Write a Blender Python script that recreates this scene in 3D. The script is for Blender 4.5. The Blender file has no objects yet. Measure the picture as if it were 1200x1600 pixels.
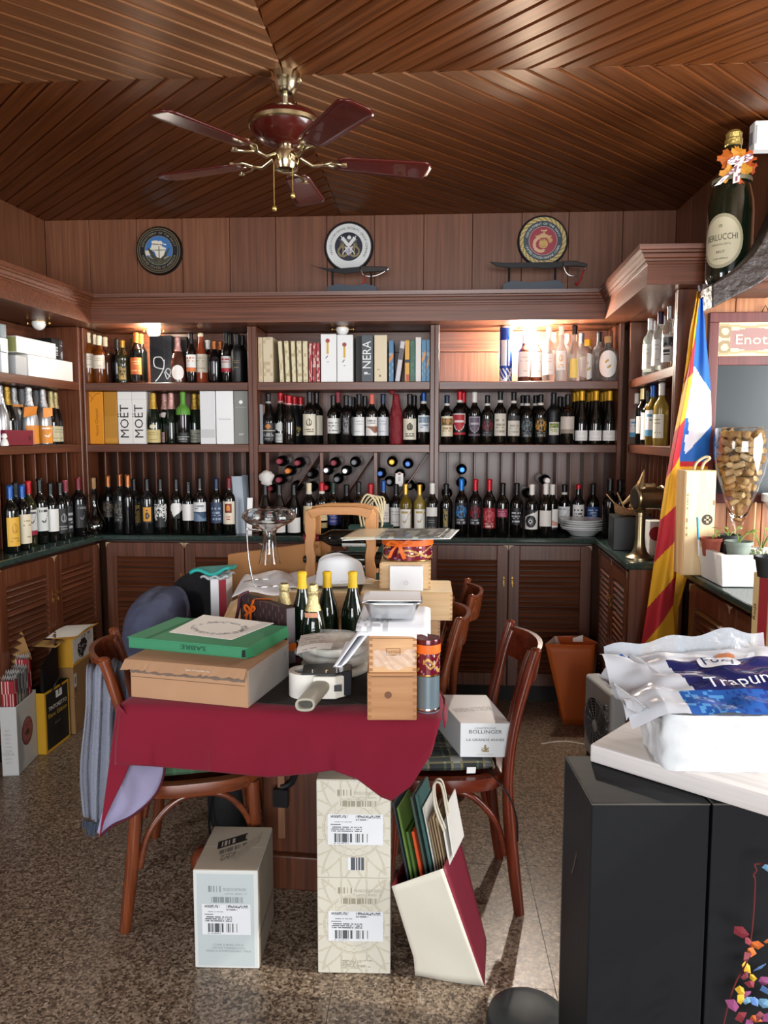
import bpy, bmesh, math, random
from mathutils import Vector, Matrix
rnd = random.Random(7)
SC = bpy.context.scene
COL = SC.collection
R = math.radians
# ---------------------------------------------------------------- camera (the photograph is 1200 x 1600)
FPX, EYE, YAW, PITCH = 1200.0, 1.53, R(3.33), R(5.62)
cd = bpy.data.cameras.new('camera'); cam = bpy.data.objects.new('camera', cd); COL.objects.link(cam)
cd.sensor_fit = 'VERTICAL'; cd.sensor_height = 24; cd.lens = 24 * FPX / 1600; cd.clip_start = 0.05
cam.location = (0, 0, EYE); cam.rotation_euler = (R(90) - PITCH, 0, YAW)
SC.camera = cam
# ---------------------------------------------------------------- world, lights, exposure
SC.view_settings.view_transform = 'Standard'; SC.view_settings.look = 'None'
SC.view_settings.gamma = 1.0; SC.view_settings.use_curve_mapping = False
SC.view_settings.exposure = 0.72
wd = bpy.data.worlds.new('sky'); SC.world = wd; wd.use_nodes = True
wd.node_tree.nodes['Background'].inputs[0].default_value = (0.75, 0.87, 1.0, 1)
wd.node_tree.nodes['Background'].inputs[1].default_value = 1.0
def area(name, loc, rot, sx, sy, power, col=(1, 1, 1), spread=180):
    l = bpy.data.lights.new(name, 'AREA'); l.shape = 'RECTANGLE'; l.size = sx; l.size_y = sy
    l.energy = power; l.color = col; l.spread = R(spread)
    o = bpy.data.objects.new(name, l); COL.objects.link(o); o.location = loc; o.rotation_euler = rot
    return o
# daylight standing in the glazed shop front behind the photographer and in the side window on the right
area('shopfront_daylight', (0.45, -4.15, 1.50), (R(90), 0, 0), 3.6, 2.4, 205, (0.98, 0.99, 1.0))
area('side_window_daylight', (2.74, 1.75, 1.55), (0, R(90), 0), 1.5, 2.1, 105, (0.98, 0.99, 1.0))
area('left_window_daylight', (-2.75, 0.3, 1.7), (0, R(-90), 0), 1.3, 1.2, 30, (0.97, 0.98, 1.0))
sl = bpy.data.lights.new('sun', 'SUN'); sl.energy = 1.8; sl.angle = R(0.8); sl.color = (1.0, 0.95, 0.86)
so = bpy.data.objects.new('sun', sl); COL.objects.link(so)
so.rotation_euler = Vector((-0.80, 0.12, -0.52)).to_track_quat('-Z', 'Y').to_euler()

# ---------------------------------------------------------------- pixel rays (to measure the room from the photograph)
_F = Vector((-math.sin(YAW) * math.cos(PITCH), math.cos(YAW) * math.cos(PITCH), -math.sin(PITCH)))
_R = Vector((math.cos(YAW), math.sin(YAW), 0)); _U = _R.cross(_F); EYEV = Vector((0, 0, EYE))
def ray(x, y): return _F * FPX + _R * (x - 600) - _U * (y - 800)
def at(x, y, X=None, Y=None, Z=None):
    d = ray(x, y)
    t = Y / d.y if Y is not None else X / d.x if X is not None else (Z - EYE) / d.z
    return EYEV + d * t
def on_plane(x, y, o, n):
    d = ray(x, y); t = (Vector(o) - EYEV).dot(n) / d.dot(n)
    return EYEV + d * t

# ---------------------------------------------------------------- materials
def lin1(c): return c / 12.92 if c <= 0.04045 else ((c + 0.055) / 1.055) ** 2.4
def hx(h):
    if not isinstance(h, str): return tuple(h)
    h = h.lstrip('#'); return tuple(lin1(int(h[i:i + 2], 16) / 255) for i in (0, 2, 4))
_M = {}
def newmat(name):
    m = bpy.data.materials.new(name); m.use_nodes = True
    return m, m.node_tree, m.node_tree.nodes['Principled BSDF']
def mat(col, rough=0.5, metal=0.0, coat=0.0, spec=0.5, trans=0.0, alpha=1.0, ior=1.45, emit=0.0, bump=0.0, bscale=60, name=None, var=0.0, sheen=0.0):
    key = (col, rough, metal, coat, spec, trans, alpha, ior, emit, bump, bscale, var, sheen)
    if key in _M: return _M[key]
    m, nt, b = newmat(name or 'paint'); c = hx(col)
    b.inputs['Base Color'].default_value = (*c, 1); b.inputs['Roughness'].default_value = rough
    b.inputs['Metallic'].default_value = metal; b.inputs['Coat Weight'].default_value = coat
    b.inputs['Specular IOR Level'].default_value = spec; b.inputs['Transmission Weight'].default_value = trans
    b.inputs['Alpha'].default_value = alpha; b.inputs['IOR'].default_value = ior
    b.inputs['Sheen Weight'].default_value = sheen
    if emit: b.inputs['Emission Color'].default_value = (*c, 1); b.inputs['Emission Strength'].default_value = emit
    if bump or var:
        tc = nt.nodes.new('ShaderNodeTexCoord'); nz = nt.nodes.new('ShaderNodeTexNoise')
        nz.inputs['Scale'].default_value = bscale; nz.inputs['Detail'].default_value = 4
        nt.links.new(tc.outputs['Object'], nz.inputs['Vector'])
        if bump:
            bp = nt.nodes.new('ShaderNodeBump'); bp.inputs['Strength'].default_value = bump; bp.inputs['Distance'].default_value = 0.01
            nt.links.new(nz.outputs['Fac'], bp.inputs['Height']); nt.links.new(bp.outputs['Normal'], b.inputs['Normal'])
        if var:
            mx = nt.nodes.new('ShaderNodeMix'); mx.data_type = 'RGBA'
            mx.inputs['A'].default_value = (*[v * (1 - var) for v in c], 1); mx.inputs['B'].default_value = (*[min(1, v * (1 + var)) for v in c], 1)
            nt.links.new(nz.outputs['Fac'], mx.inputs['Factor']); nt.links.new(mx.outputs['Result'], b.inputs['Base Color'])
    _M[key] = m; return m
def wood(c1, c2, axis='z', rough=0.35, fine=70, coat=0.0, bump=0.05, aniso=0.0):
    """Grain stretched along a local axis; every object gets its own offset."""
    key = ('wood', c1, c2, axis, rough, fine, coat, bump, aniso)
    if key in _M: return _M[key]
    m, nt, b = newmat('wood'); N = nt.nodes; L = nt.links
    tc = N.new('ShaderNodeTexCoord'); mp = N.new('ShaderNodeMapping'); oi = N.new('ShaderNodeObjectInfo')
    s = {'x': (1.6, fine, fine), 'y': (fine, 1.6, fine), 'z': (fine, fine, 1.6)}[axis]; mp.inputs['Scale'].default_value = s
    ad = N.new('ShaderNodeVectorMath'); ad.operation = 'ADD'; ml = N.new('ShaderNodeMath'); ml.operation = 'MULTIPLY'; ml.inputs[1].default_value = 17.0
    L.new(oi.outputs['Random'], ml.inputs[0]); L.new(tc.outputs['Object'], mp.inputs['Vector'])
    L.new(mp.outputs['Vector'], ad.inputs[0]); L.new(ml.outputs[0], ad.inputs[1])
    nz = N.new('ShaderNodeTexNoise'); nz.inputs['Scale'].default_value = 1.0; nz.inputs['Detail'].default_value = 6; nz.inputs['Roughness'].default_value = 0.62
    L.new(ad.outputs['Vector'], nz.inputs['Vector'])
    cr = N.new('ShaderNodeValToRGB'); cr.color_ramp.elements[0].position = 0.32; cr.color_ramp.elements[1].position = 0.68
    cr.color_ramp.elements[0].color = (*hx(c1), 1); cr.color_ramp.elements[1].color = (*hx(c2), 1)
    L.new(nz.outputs['Fac'], cr.inputs['Fac'])
    hs = N.new('ShaderNodeHueSaturation'); mr = N.new('ShaderNodeMapRange'); mr.inputs['To Min'].default_value = 0.86; mr.inputs['To Max'].default_value = 1.14
    L.new(oi.outputs['Random'], mr.inputs['Value']); L.new(mr.outputs['Result'], hs.inputs['Value']); L.new(cr.outputs['Color'], hs.inputs['Color'])
    L.new(hs.outputs['Color'], b.inputs['Base Color'])
    b.inputs['Roughness'].default_value = rough; b.inputs['Coat Weight'].default_value = coat; b.inputs['Coat Roughness'].default_value = 0.15
    if aniso:
        # lacquered figured wood: the sheen spreads across the grain and takes the wood's colour
        vt = N.new('ShaderNodeVectorTransform'); vt.vector_type = 'VECTOR'; vt.convert_from = 'OBJECT'; vt.convert_to = 'WORLD'; vt.inputs[0].default_value = (0, 1, 0)
        L.new(vt.outputs[0], b.inputs['Tangent']); b.inputs['Anisotropic'].default_value = aniso
        b.inputs['Specular Tint'].default_value = (1.0, 0.62, 0.34, 1); b.inputs['Specular IOR Level'].default_value = 1.0
    if bump:
        bp = N.new('ShaderNodeBump'); bp.inputs['Strength'].default_value = bump; bp.inputs['Distance'].default_value = 0.004
        L.new(nz.outputs['Fac'], bp.inputs['Height']); L.new(bp.outputs['Normal'], b.inputs['Normal'])
    _M[key] = m; return m
def printmat(rough=0.45, metal=0.0, coat=0.0, name='print'):
    key = ('print', rough, metal, coat)
    if key in _M: return _M[key]
    m, nt, b = newmat(name); a = nt.nodes.new('ShaderNodeAttribute'); a.attribute_name = 'Col'
    nt.links.new(a.outputs['Color'], b.inputs['Base Color']); b.inputs['Roughness'].default_value = rough
    b.inputs['Metallic'].default_value = metal; b.inputs['Coat Weight'].default_value = coat
    _M[key] = m; return m
def twoside(front, back, rough=0.85, name='cloth'):
    key = ('two', front, back, rough)
    if key in _M: return _M[key]
    m, nt, b = newmat(name); N = nt.nodes; L = nt.links
    g = N.new('ShaderNodeNewGeometry'); mx = N.new('ShaderNodeMix'); mx.data_type = 'RGBA'
    mx.inputs['A'].default_value = (*hx(front), 1); mx.inputs['B'].default_value = (*hx(back), 1)
    L.new(g.outputs['Backfacing'], mx.inputs['Factor'])
    tc = N.new('ShaderNodeTexCoord'); nz = N.new('ShaderNodeTexNoise'); nz.inputs['Scale'].default_value = 420; nz.inputs['Detail'].default_value = 2
    L.new(tc.outputs['Object'], nz.inputs['Vector']); bp = N.new('ShaderNodeBump'); bp.inputs['Strength'].default_value = 0.15; bp.inputs['Distance'].default_value = 0.002
    L.new(nz.outputs['Fac'], bp.inputs['Height']); L.new(bp.outputs['Normal'], b.inputs['Normal'])
    L.new(mx.outputs['Result'], b.inputs['Base Color']); b.inputs['Roughness'].default_value = rough; b.inputs['Specular IOR Level'].default_value = 0.2
    _M[key] = m; return m
def glass(col='ffffff', rough=0.0, ior=1.45):
    return mat(col, rough, trans=1.0, ior=ior, name='glass')
def film(col, alpha, rough=0.12):
    return mat(col, rough, alpha=alpha, spec=0.8, name='film', bump=0.6, bscale=40)

# ---------------------------------------------------------------- mesh building
_TX = {}
def text_data(s, bold=False):
    """Outline of a string at size 1, centred on x, baseline 0: (verts, faces, width)."""
    if s in _TX: return _TX[s]
    cu = bpy.data.curves.new('t', 'FONT'); cu.body = s; cu.size = 1.0; cu.resolution_u = 2; cu.align_x = 'CENTER'
    ob = bpy.data.objects.new('t', cu); COL.objects.link(ob)
    me = bpy.data.meshes.new_from_object(ob)
    v = [tuple(x.co) for x in me.vertices]; f = [tuple(p.vertices) for p in me.polygons]
    bpy.data.objects.remove(ob); bpy.data.curves.remove(cu); bpy.data.meshes.remove(me)
    w = (max(p[0] for p in v) - min(p[0] for p in v)) if v else 0
    _TX[s] = (v, f, w); return _TX[s]
class MB:
    def __init__(s): s.v, s.f, s.c, s.any = [], [], [], False
    def add(s, vs, fs, col=None):
        n = len(s.v); s.v += [tuple(p) for p in vs]; s.f += [tuple(i + n for i in q) for q in fs]
        if col is not None: s.any = True
        if col is None or isinstance(col, str): s.c += [col] * len(fs)
        else: s.c += list(col)
        return s
    def box(s, x0, x1, y0, y1, z0, z1, col=None, M=None):
        v = [Vector((x, y, z)) for z in (z0, z1) for y in (y0, y1) for x in (x0, x1)]
        if M is not None: v = [M @ p for p in v]
        return s.add(v, [(0, 2, 3, 1), (4, 5, 7, 6), (0, 1, 5, 4), (2, 6, 7, 3), (0, 4, 6, 2), (1, 3, 7, 5)], col)
    def hexa(s, b, t, col=None, top=True, bottom=True):
        f = [(0, 1, 5, 4), (1, 2, 6, 5), (2, 3, 7, 6), (3, 0, 4, 7)]
        if bottom: f.append((3, 2, 1, 0))
        if top: f.append((4, 5, 6, 7))
        return s.add(list(b) + list(t), f, col)
    def lathe(s, prof, n=20, M=None, col=None, a0=0.0, a1=2 * math.pi):
        full = abs(a1 - a0 - 2 * math.pi) < 1e-6; k = n if full else n + 1
        vs = []; fs = []
        for r, z in prof:
            for i in range(k):
                a = a0 + (a1 - a0) * i / n; p = Vector((r * math.cos(a), r * math.sin(a), z)); vs.append(M @ p if M is not None else p)
        for j in range(len(prof) - 1):
            for i in range(n):
                i2 = (i + 1) % k if full else i + 1
                q = [j * k + i, j * k + i2, (j + 1) * k + i2, (j + 1) * k + i]
                if prof[j][0] < 1e-6: q = [q[0], q[2], q[3]]
                elif prof[j + 1][0] < 1e-6: q = [q[0], q[1], q[2]]
                fs.append(tuple(q))
        return s.add(vs, fs, col)
    def cyl(s, p0, p1, r0, r1=None, n=12, col=None): return s.tube([p0, p1], [r0, r0 if r1 is None else r1], n, col=col)
    def tube(s, pts, r, n=8, cap=True, col=None, flat=1.0):
        pts = [Vector(p) for p in pts]; rs = r if isinstance(r, (list, tuple)) else [r] * len(pts)
        vs = []; fs = []; up = None
        for i, p in enumerate(pts):
            t = (pts[min(i + 1, len(pts) - 1)] - pts[max(i - 1, 0)])
            t = t.normalized() if t.length > 1e-9 else Vector((0, 0, 1))
            if up is None: up = t.cross(Vector((0, 0, 1)) if abs(t.z) < 0.9 else Vector((1, 0, 0))).normalized()
            up = (up - t * up.dot(t)).normalized(); w = t.cross(up)
            for k in range(n):
                a = 2 * math.pi * k / n; vs.append(p + up * (math.cos(a) * rs[i]) + w * (math.sin(a) * rs[i] * flat))
        for i in range(len(pts) - 1):
            for k in range(n):
                k2 = (k + 1) % n; fs.append((i * n + k, i * n + k2, (i + 1) * n + k2, (i + 1) * n + k))
        if cap: fs.append(tuple(range(n))[::-1]); fs.append(tuple((len(pts) - 1) * n + k for k in range(n)))
        return s.add(vs, fs, col)
    def prism(s, poly, d0, d1, M=None, col=None):
        """Outline in x,z extruded along y."""
        n = len(poly); a = [Vector((x, d0, z)) for x, z in poly] + [Vector((x, d1, z)) for x, z in poly]
        if M is not None: a = [M @ p for p in a]
        fs = [tuple(range(n)), tuple(range(2 * n - 1, n - 1, -1))] + [(i, n + i, n + (i + 1) % n, (i + 1) % n) for i in range(n)]
        return s.add(a, fs, col)
    def grid(s, fn, nu, nv, col=None):
        vs = [fn(i / nu, j / nv) for j in range(nv + 1) for i in range(nu + 1)]; k = nu + 1
        fs = [(j * k + i, j * k + i + 1, (j + 1) * k + i + 1, (j + 1) * k + i) for j in range(nv) for i in range(nu)]
        if callable(col): col = [col((i + .5) / nu, (j + .5) / nv) for j in range(nv) for i in range(nu)]
        return s.add(vs, fs, col)
    def text(s, string, size, M, col=None, bend=None, width=None):
        v, f, w = text_data(string); sx = size if not width else width / max(w, 1e-6)
        out = []
        for x, y, z in v:
            x *= sx; y *= size
            p = Vector((math.sin(x / bend) * bend, -math.cos(x / bend) * bend, y)) if bend else Vector((x, 0, y))
            out.append(M @ p)
        return s.add(out, f, col)
    def mesh(s, name, m=None, smooth=None, recalc=False, tris=False):
        me = bpy.data.meshes.new(name); me.from_pydata([tuple(p) for p in s.v], [], s.f)
        if recalc:
            b = bmesh.new(); b.from_mesh(me); bmesh.ops.recalc_face_normals(b, faces=b.faces); b.to_mesh(me); b.free()
        if s.any:
            at_ = me.attributes.new('Col', 'FLOAT_COLOR', 'FACE'); buf = []; ch = {}
            for c in s.c:
                c = c or 'ffffff'
                if c not in ch: ch[c] = hx(c)
                buf += [*ch[c], 1.0]
            at_.data.foreach_set('color', buf)
        if smooth is not None:
            me.polygons.foreach_set('use_smooth', [True] * len(me.polygons)); me.set_sharp_from_angle(angle=R(smooth))
        if m is not None: me.materials.append(m)
        me.update(); return me
    def build(s, name, m=None, parent=None, loc=None, rot=None, smooth=None, bevel=0.0, seg=2, recalc=False, solid=0.0, subd=0):
        return put(name, s.mesh(name, m, smooth, recalc), parent, loc, rot, bevel, seg, solid, subd)
def put(name, me, parent=None, loc=None, rot=None, bevel=0.0, seg=2, solid=0.0, subd=0):
    o = bpy.data.objects.new(name, me); COL.objects.link(o)
    if parent is not None: o.parent = parent
    if loc is not None: o.location = loc
    if rot is not None: o.rotation_euler = rot
    if solid:
        q = o.modifiers.new('Solid', 'SOLIDIFY'); q.thickness = solid; q.offset = 0
    if bevel:
        q = o.modifiers.new('Bevel', 'BEVEL'); q.width = bevel; q.segments = seg; q.limit_method = 'ANGLE'; q.angle_limit = R(40); q.harden_normals = False
    if subd:
        q = o.modifiers.new('Sub', 'SUBSURF'); q.levels = subd; q.render_levels = subd
    return o
def tag(o, label, cat, group=None):
    o['label'] = label; o['category'] = cat
    if group: o['group'] = group
    return o
def thing(name, label, cat, loc=(0, 0, 0), rz=0.0, group=None, rot=None):
    o = bpy.data.objects.new(name, None); COL.objects.link(o); o.location = loc; o.rotation_euler = rot or (0, 0, rz); o.empty_display_size = 0.05
    return tag(o, label, cat, group)
def struct(o): o['kind'] = 'structure'; return o
def T(x, y, z, rz=0.0, rx=0.0, ry=0.0):
    return Matrix.Translation((x, y, z)) @ Matrix.Rotation(rz, 4, 'Z') @ Matrix.Rotation(ry, 4, 'Y') @ Matrix.Rotation(rx, 4, 'X')
def hsh(*a):
    x = math.sin(sum(v * k for v, k in zip(a, (12.9898, 78.233, 37.719, 11.13)))) * 43758.5453
    return x - math.floor(x)
def smoothpoly(pts, n=6):
    """Catmull-Rom through 2-D or 3-D points."""
    P = [Vector(p) for p in pts]; out = []
    for i in range(len(P) - 1):
        a, b, c, d = P[max(i - 1, 0)], P[i], P[i + 1], P[min(i + 2, len(P) - 1)]
        for k in range(n):
            t = k / n; out.append(0.5 * ((2 * b) + (c - a) * t + (2 * a - 5 * b + 4 * c - d) * t * t + (3 * b - a - 3 * c + d) * t ** 3))
    out.append(P[-1]); return out
def mesh_noise(p, s=1.0):
    from mathutils import noise
    return noise.noise(Vector(p) * s)
# ================================================================ the room
ZC, ZCEIL, YW = 0.963, 2.86, 4.78
MAH1, MAH2 = '44210f', '70402a'
W_Z = wood(MAH1, MAH2, 'z', 0.33, 80); W_X = wood(MAH1, MAH2, 'x', 0.33, 80); W_Y = wood(MAH1, MAH2, 'y', 0.33, 80)
W_PANEL = wood('643a24', '855439', 'z', 0.45, 60); W_CEIL = wood('48240f', '73401f', 'x', 0.46, 60, bump=0.05, aniso=0.9)
W_DARK = wood('22100b', '3a1d13', 'z', 0.4, 70)
M_DARK = mat('120b08', 0.8); M_BRASS = mat('b08d4e', 0.25, 1.0); M_CHROME = mat('d8d8d8', 0.12, 1.0)
M_IRON = mat('16151a', 0.4, 0.4); M_WHITE = mat('f2f2f0', 0.5); M_BLACK = mat('0c0c0d', 0.4); M_RED = mat('a01a20', 0.5)
# ---- floor: polished speckled granite
def granite():
    m, nt, b = newmat('granite'); N = nt.nodes; L = nt.links
    tc = N.new('ShaderNodeTexCoord')
    v = N.new('ShaderNodeTexVoronoi'); v.inputs['Scale'].default_value = 150; L.new(tc.outputs['Object'], v.inputs['Vector'])
    n2 = N.new('ShaderNodeTexNoise'); n2.inputs['Scale'].default_value = 46; n2.inputs['Detail'].default_value = 8; n2.inputs['Roughness'].default_value = 0.75
    L.new(tc.outputs['Object'], n2.inputs['Vector'])
    sp = N.new('ShaderNodeSeparateColor'); L.new(v.outputs['Color'], sp.inputs['Color'])
    ad = N.new('ShaderNodeMath'); ad.operation = 'MULTIPLY_ADD'; ad.inputs[1].default_value = 0.55; L.new(sp.outputs['Red'], ad.inputs[0])
    sb = N.new('ShaderNodeMath'); sb.operation = 'MULTIPLY_ADD'; sb.inputs[1].default_value = 1.15; sb.inputs[2].default_value = -0.36; L.new(n2.outputs['Fac'], sb.inputs[0]); L.new(sb.outputs[0], ad.inputs[2])
    cr = N.new('ShaderNodeValToRGB'); cr.color_ramp.interpolation = 'LINEAR'
    e = cr.color_ramp.elements; e[0].position = 0.12; e[0].color = (*hx('2b231d'), 1); e[1].position = 0.95; e[1].color = (*hx('b3a796'), 1)
    for p, c in ((0.34, '574739'), (0.52, '776655'), (0.72, '93826f')):
        k = e.new(p); k.color = (*hx(c), 1)
    L.new(ad.outputs[0], cr.inputs['Fac']); L.new(cr.outputs['Color'], b.inputs['Base Color'])
    b.inputs['Roughness'].default_value = 0.32; b.inputs['Specular IOR Level'].default_value = 0.5
    return m
GRAN = granite()
fl = struct(MB().box(-3.6, 3.0, -4.5, 4.95, -0.06, -0.012).build('floor', mat('3a332c', 0.7)))
for ix in range(-5, 5):
    for iy in range(-11, 8):
        x0, y0 = 0.36 + ix * 0.62, 2.02 + iy * 0.62
        if x0 > 2.95 or y0 > 4.9 or y0 < -4.5: continue
        MB().box(x0, x0 + 0.6185, y0, min(y0 + 0.6185, 4.95), -0.012, 0).build('tile', GRAN, fl)
# ---- walls
WL0 = Vector((-2.385, YW, 0)); WLR = R(86)
bw = struct(MB().box(-2.6, 1.65, YW + 0.02, YW + 0.2, 0, ZCEIL).build('wall_back', W_DARK))
joints = [-2.385] + [at(p, 395, Y=YW).x for p in (140, 214, 285, 359, 431, 511, 585, 662, 738, 815, 888, 972)] + [1.455]
for a, b_ in zip(joints, joints[1:]):
    MB().box(a + 0.0015, b_ - 0.0015, YW, YW + 0.02, 0, ZCEIL).build('plank', W_PANEL, bw, bevel=0.0015, seg=1)
wl = MB()
for x0, x1, z0, z1 in ((-9.3, -5.2, 0, ZCEIL), (-5.2, -3.9, 0, 1.0), (-5.2, -3.9, 2.4, ZCEIL), (-3.9, 0.25, 0, ZCEIL)): wl.box(x0, x1, 0.02, 0.2, z0, z1)
wl = struct(wl.build('wall_left', W_DARK, loc=WL0, rot=(0, 0, WLR)))
xx = 0.0
while xx > -3.8:
    MB().box(xx - 0.2535, xx - 0.0015, 0, 0.02, 0, ZCEIL).build('plank', W_PANEL, wl, bevel=0.0015, seg=1); xx -= 0.255
# right: upper wall of the shelf niche, then a partition facing the photographer, then the side wall with its window
wr = struct(MB().box(1.475, 1.65, 3.5, 4.9, 0, ZCEIL).build('wall_right', W_DARK))
for i in range(5):
    MB().box(1.455, 1.475, 3.5 + i * 0.256 + 0.0015, 3.5 + (i + 1) * 0.256 - 0.0015, 2.2, ZCEIL).build('plank', W_PANEL, wr, bevel=0.0015, seg=1)
YP = 3.47
pt = struct(MB().box(1.16, 3.0, YP + 0.02, YP + 0.16, 0, 2.17).box(1.476, 3.0, YP + 0.02, YP + 0.2, 2.17, ZCEIL).build('wall_partition', W_DARK))
W_LIGHT = wood('8a5230', 'b47a4c', 'z', 0.4, 60)
for i in range(12):
    x0 = 1.17 + i * 0.15
    MB().box(x0 + 0.0015, x0 + 0.1485, YP, YP + 0.02, 0.9, 2.17).build('plank', W_LIGHT, pt, bevel=0.002, seg=1)
    if i >= 2: MB().box(x0 + 0.0065, x0 + 0.1535, YP, YP + 0.02, 2.3, ZCEIL).build('plank', W_PANEL, pt, bevel=0.002, seg=1)
ws = MB()
for y0, y1, z0, z1 in ((-4.4, 0.92, 0, ZCEIL), (0.92, 1.62, 0, 0.85), (0.92, 1.62, 2.45, ZCEIL), (1.62, 3.6, 0, ZCEIL)): ws.box(2.8, 2.96, y0, y1, z0, z1)
struct(ws.build('wall_side', W_PANEL))
wf = MB()
for x0, x1, z0, z1 in ((-3.6, -1.4, 0, ZCEIL), (-1.4, 2.3, 2.72, ZCEIL), (-1.4, 2.3, 0, 0.28), (2.3, 3.0, 0, ZCEIL)): wf.box(x0, x1, -4.4, -4.25, z0, z1)
struct(wf.build('wall_front', W_PANEL))
# ---- ceiling: four fields of diagonal boards meeting under the fan
CX, CY = -0.54, 2.962
ce = struct(MB().box(-3.6, 3.0, -4.4, 4.98, ZCEIL + 0.012, ZCEIL + 0.1).build('ceiling', mat('1c0f08', 0.7)))
def clip(poly, a, b, c):
    out = []
    for i in range(len(poly)):
        p, q = poly[i], poly[(i + 1) % len(poly)]; dp, dq = a * p[0] + b * p[1] - c, a * q[0] + b * q[1] - c
        if dp <= 0: out.append(p)
        if dp * dq < 0: t = dp / (dp - dq); out.append((p[0] + (q[0] - p[0]) * t, p[1] + (q[1] - p[1]) * t))
    return out
PITCHB = 0.0785; G2 = 0.003; S2 = math.sqrt(0.5)
def boards(x0, x1, y0, y1, sgn):
    # boards along (1, sgn); measured from the centre across the run
    dx, dy = S2, S2 * sgn; nx, ny = -dy, dx
    cs = [(x - CX) * nx + (y - CY) * ny for x in (x0, x1) for y in (y0, y1)]
    k0, k1 = math.floor(min(cs) / PITCHB), math.ceil(max(cs) / PITCHB)
    for k in range(k0, k1):
        m0, m1 = k * PITCHB + G2, (k + 1) * PITCHB - G2
        poly = [(x0, y0), (x1, y0), (x1, y1), (x0, y1)]
        o = CX * nx + CY * ny
        poly = clip(poly, nx, ny, m1 + o); poly = clip(poly, -nx, -ny, -(m0 + o)) if len(poly) > 2 else poly
        if len(poly) < 3: continue
        # local frame: x along the board
        cx = sum(p[0] for p in poly) / len(poly); cy = sum(p[1] for p in poly) / len(poly)
        loc = [((p[0] - cx) * dx + (p[1] - cy) * dy, (p[0] - cx) * nx + (p[1] - cy) * ny) for p in poly]
        if max(p[0] for p in loc) - min(p[0] for p in loc) < 0.02: continue
        m_ = MB(); n = len(loc); ym = max(p[1] for p in loc); yn = min(p[1] for p in loc); e = 0.003; e2 = 0.0075
        low = [(x, y - e if y > ym - 1e-5 else y + e2 if y < yn + 1e-5 else y) for x, y in loc] if ym - yn > 0.02 else loc
        v = [(x, y, 0.0) for x, y in low] + [(x, y, 0.009) for x, y in loc] + [(x, y, 0.0125) for x, y in loc]
        f = [tuple(range(n))[::-1]] + [(i, (i + 1) % n, n + (i + 1) % n, n + i) for i in range(n)] + [(n + i, n + (i + 1) % n, 2 * n + (i + 1) % n, 2 * n + i) for i in range(n)]
        m_.add(v, f)
        m_.build('plank', W_CEIL, ce, loc=(cx, cy, ZCEIL), rot=(0, 0, math.atan2(dy, dx)))
boards(CX, 2.85, CY, 4.8, 1); boards(-2.9, CX, 1.0, CY, 1); boards(-2.7, CX, CY, 4.8, -1); boards(CX, 2.85, 0.9, CY, -1)
# ---- cornice: swept moulding around the top of the shelving
def sweep(path, prof, name, m, loc=None):
    P = [Vector((p[0], p[1], 0)) for p in path]; mb = MB(); n = len(prof); vs = []
    for i, p in enumerate(P):
        d0 = (p - P[i - 1]).normalized() if i else None; d1 = (P[i + 1] - p).normalized() if i < len(P) - 1 else None
        d0 = d0 or d1; d1 = d1 or d0; n0, n1 = Vector((d0.y, -d0.x, 0)), Vector((d1.y, -d1.x, 0))
        b = (n0 + n1).normalized(); k = 1 / max(0.2, b.dot(n0))
        vs += [p + b * (k * d) + Vector((0, 0, z)) for d, z in prof]
    fs = [(i * n + j, (i + 1) * n + j, (i + 1) * n + (j + 1) % n, i * n + (j + 1) % n) for i in range(len(P) - 1) for j in range(n)]
    fs += [tuple(range(n)), tuple((len(P) - 1) * n + j for j in range(n))[::-1]]
    mb.add(vs, fs); return mb.build(name, m, smooth=25, recalc=True, loc=loc)
prof = [(-0.14, 2.163), (0, 2.163), (0, 2.245), (0.004, 2.247), (0.004, 2.256), (0.012, 2.258), (0.014, 2.266), (0.022, 2.270), (0.026, 2.284), (0.034, 2.288), (0.036, 2.296), (0.044, 2.299), (0.046, 2.318), (-0.14, 2.318)]
LDIR = Vector((-math.sin(R(4)), -math.cos(R(4)), 0)); RDIR = Vector((-math.sin(R(2.5)), -math.cos(R(2.5)), 0))
CL = Vector((-1.905, 4.31, 0)); CR = Vector((0.951, 4.31, 0))
prL = CL + LDIR * 2.2; prR = CR + RDIR * 0.955
struct(sweep([prL, CL, CR, prR, (2.7, prR.y)], prof, 'trim_1', W_X))
# lids behind the moulding (tops the swords stand on, undersides the lamps hang from)
lid = MB().box(-2.35, 1.44, 4.42, YW - 0.002, 2.165, 2.300)
struct(lid.build('ceiling_of_shelving', W_X))
lid = MB(); a = CL + Vector((-0.1, 0, 0)); 
lid.hexa([a + Vector((0, 0.1, 2.165)), a + Vector((-0.36, 0.1, 2.165)), prL + Vector((-0.42, 0, 2.165)), prL + Vector((-0.12, 0, 2.165))], [a + Vector((0, 0.1, 2.3)), a + Vector((-0.36, 0.1, 2.3)), prL + Vector((-0.42, 0, 2.3)), prL + Vector((-0.12, 0, 2.3))])
struct(lid.build('ceiling_of_left_shelving', W_Y, recalc=True))
struct(MB().box(1.06, 1.45, 3.50, 4.42, 2.165, 2.3).build('ceiling_of_corner_shelving', W_Y))

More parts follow.
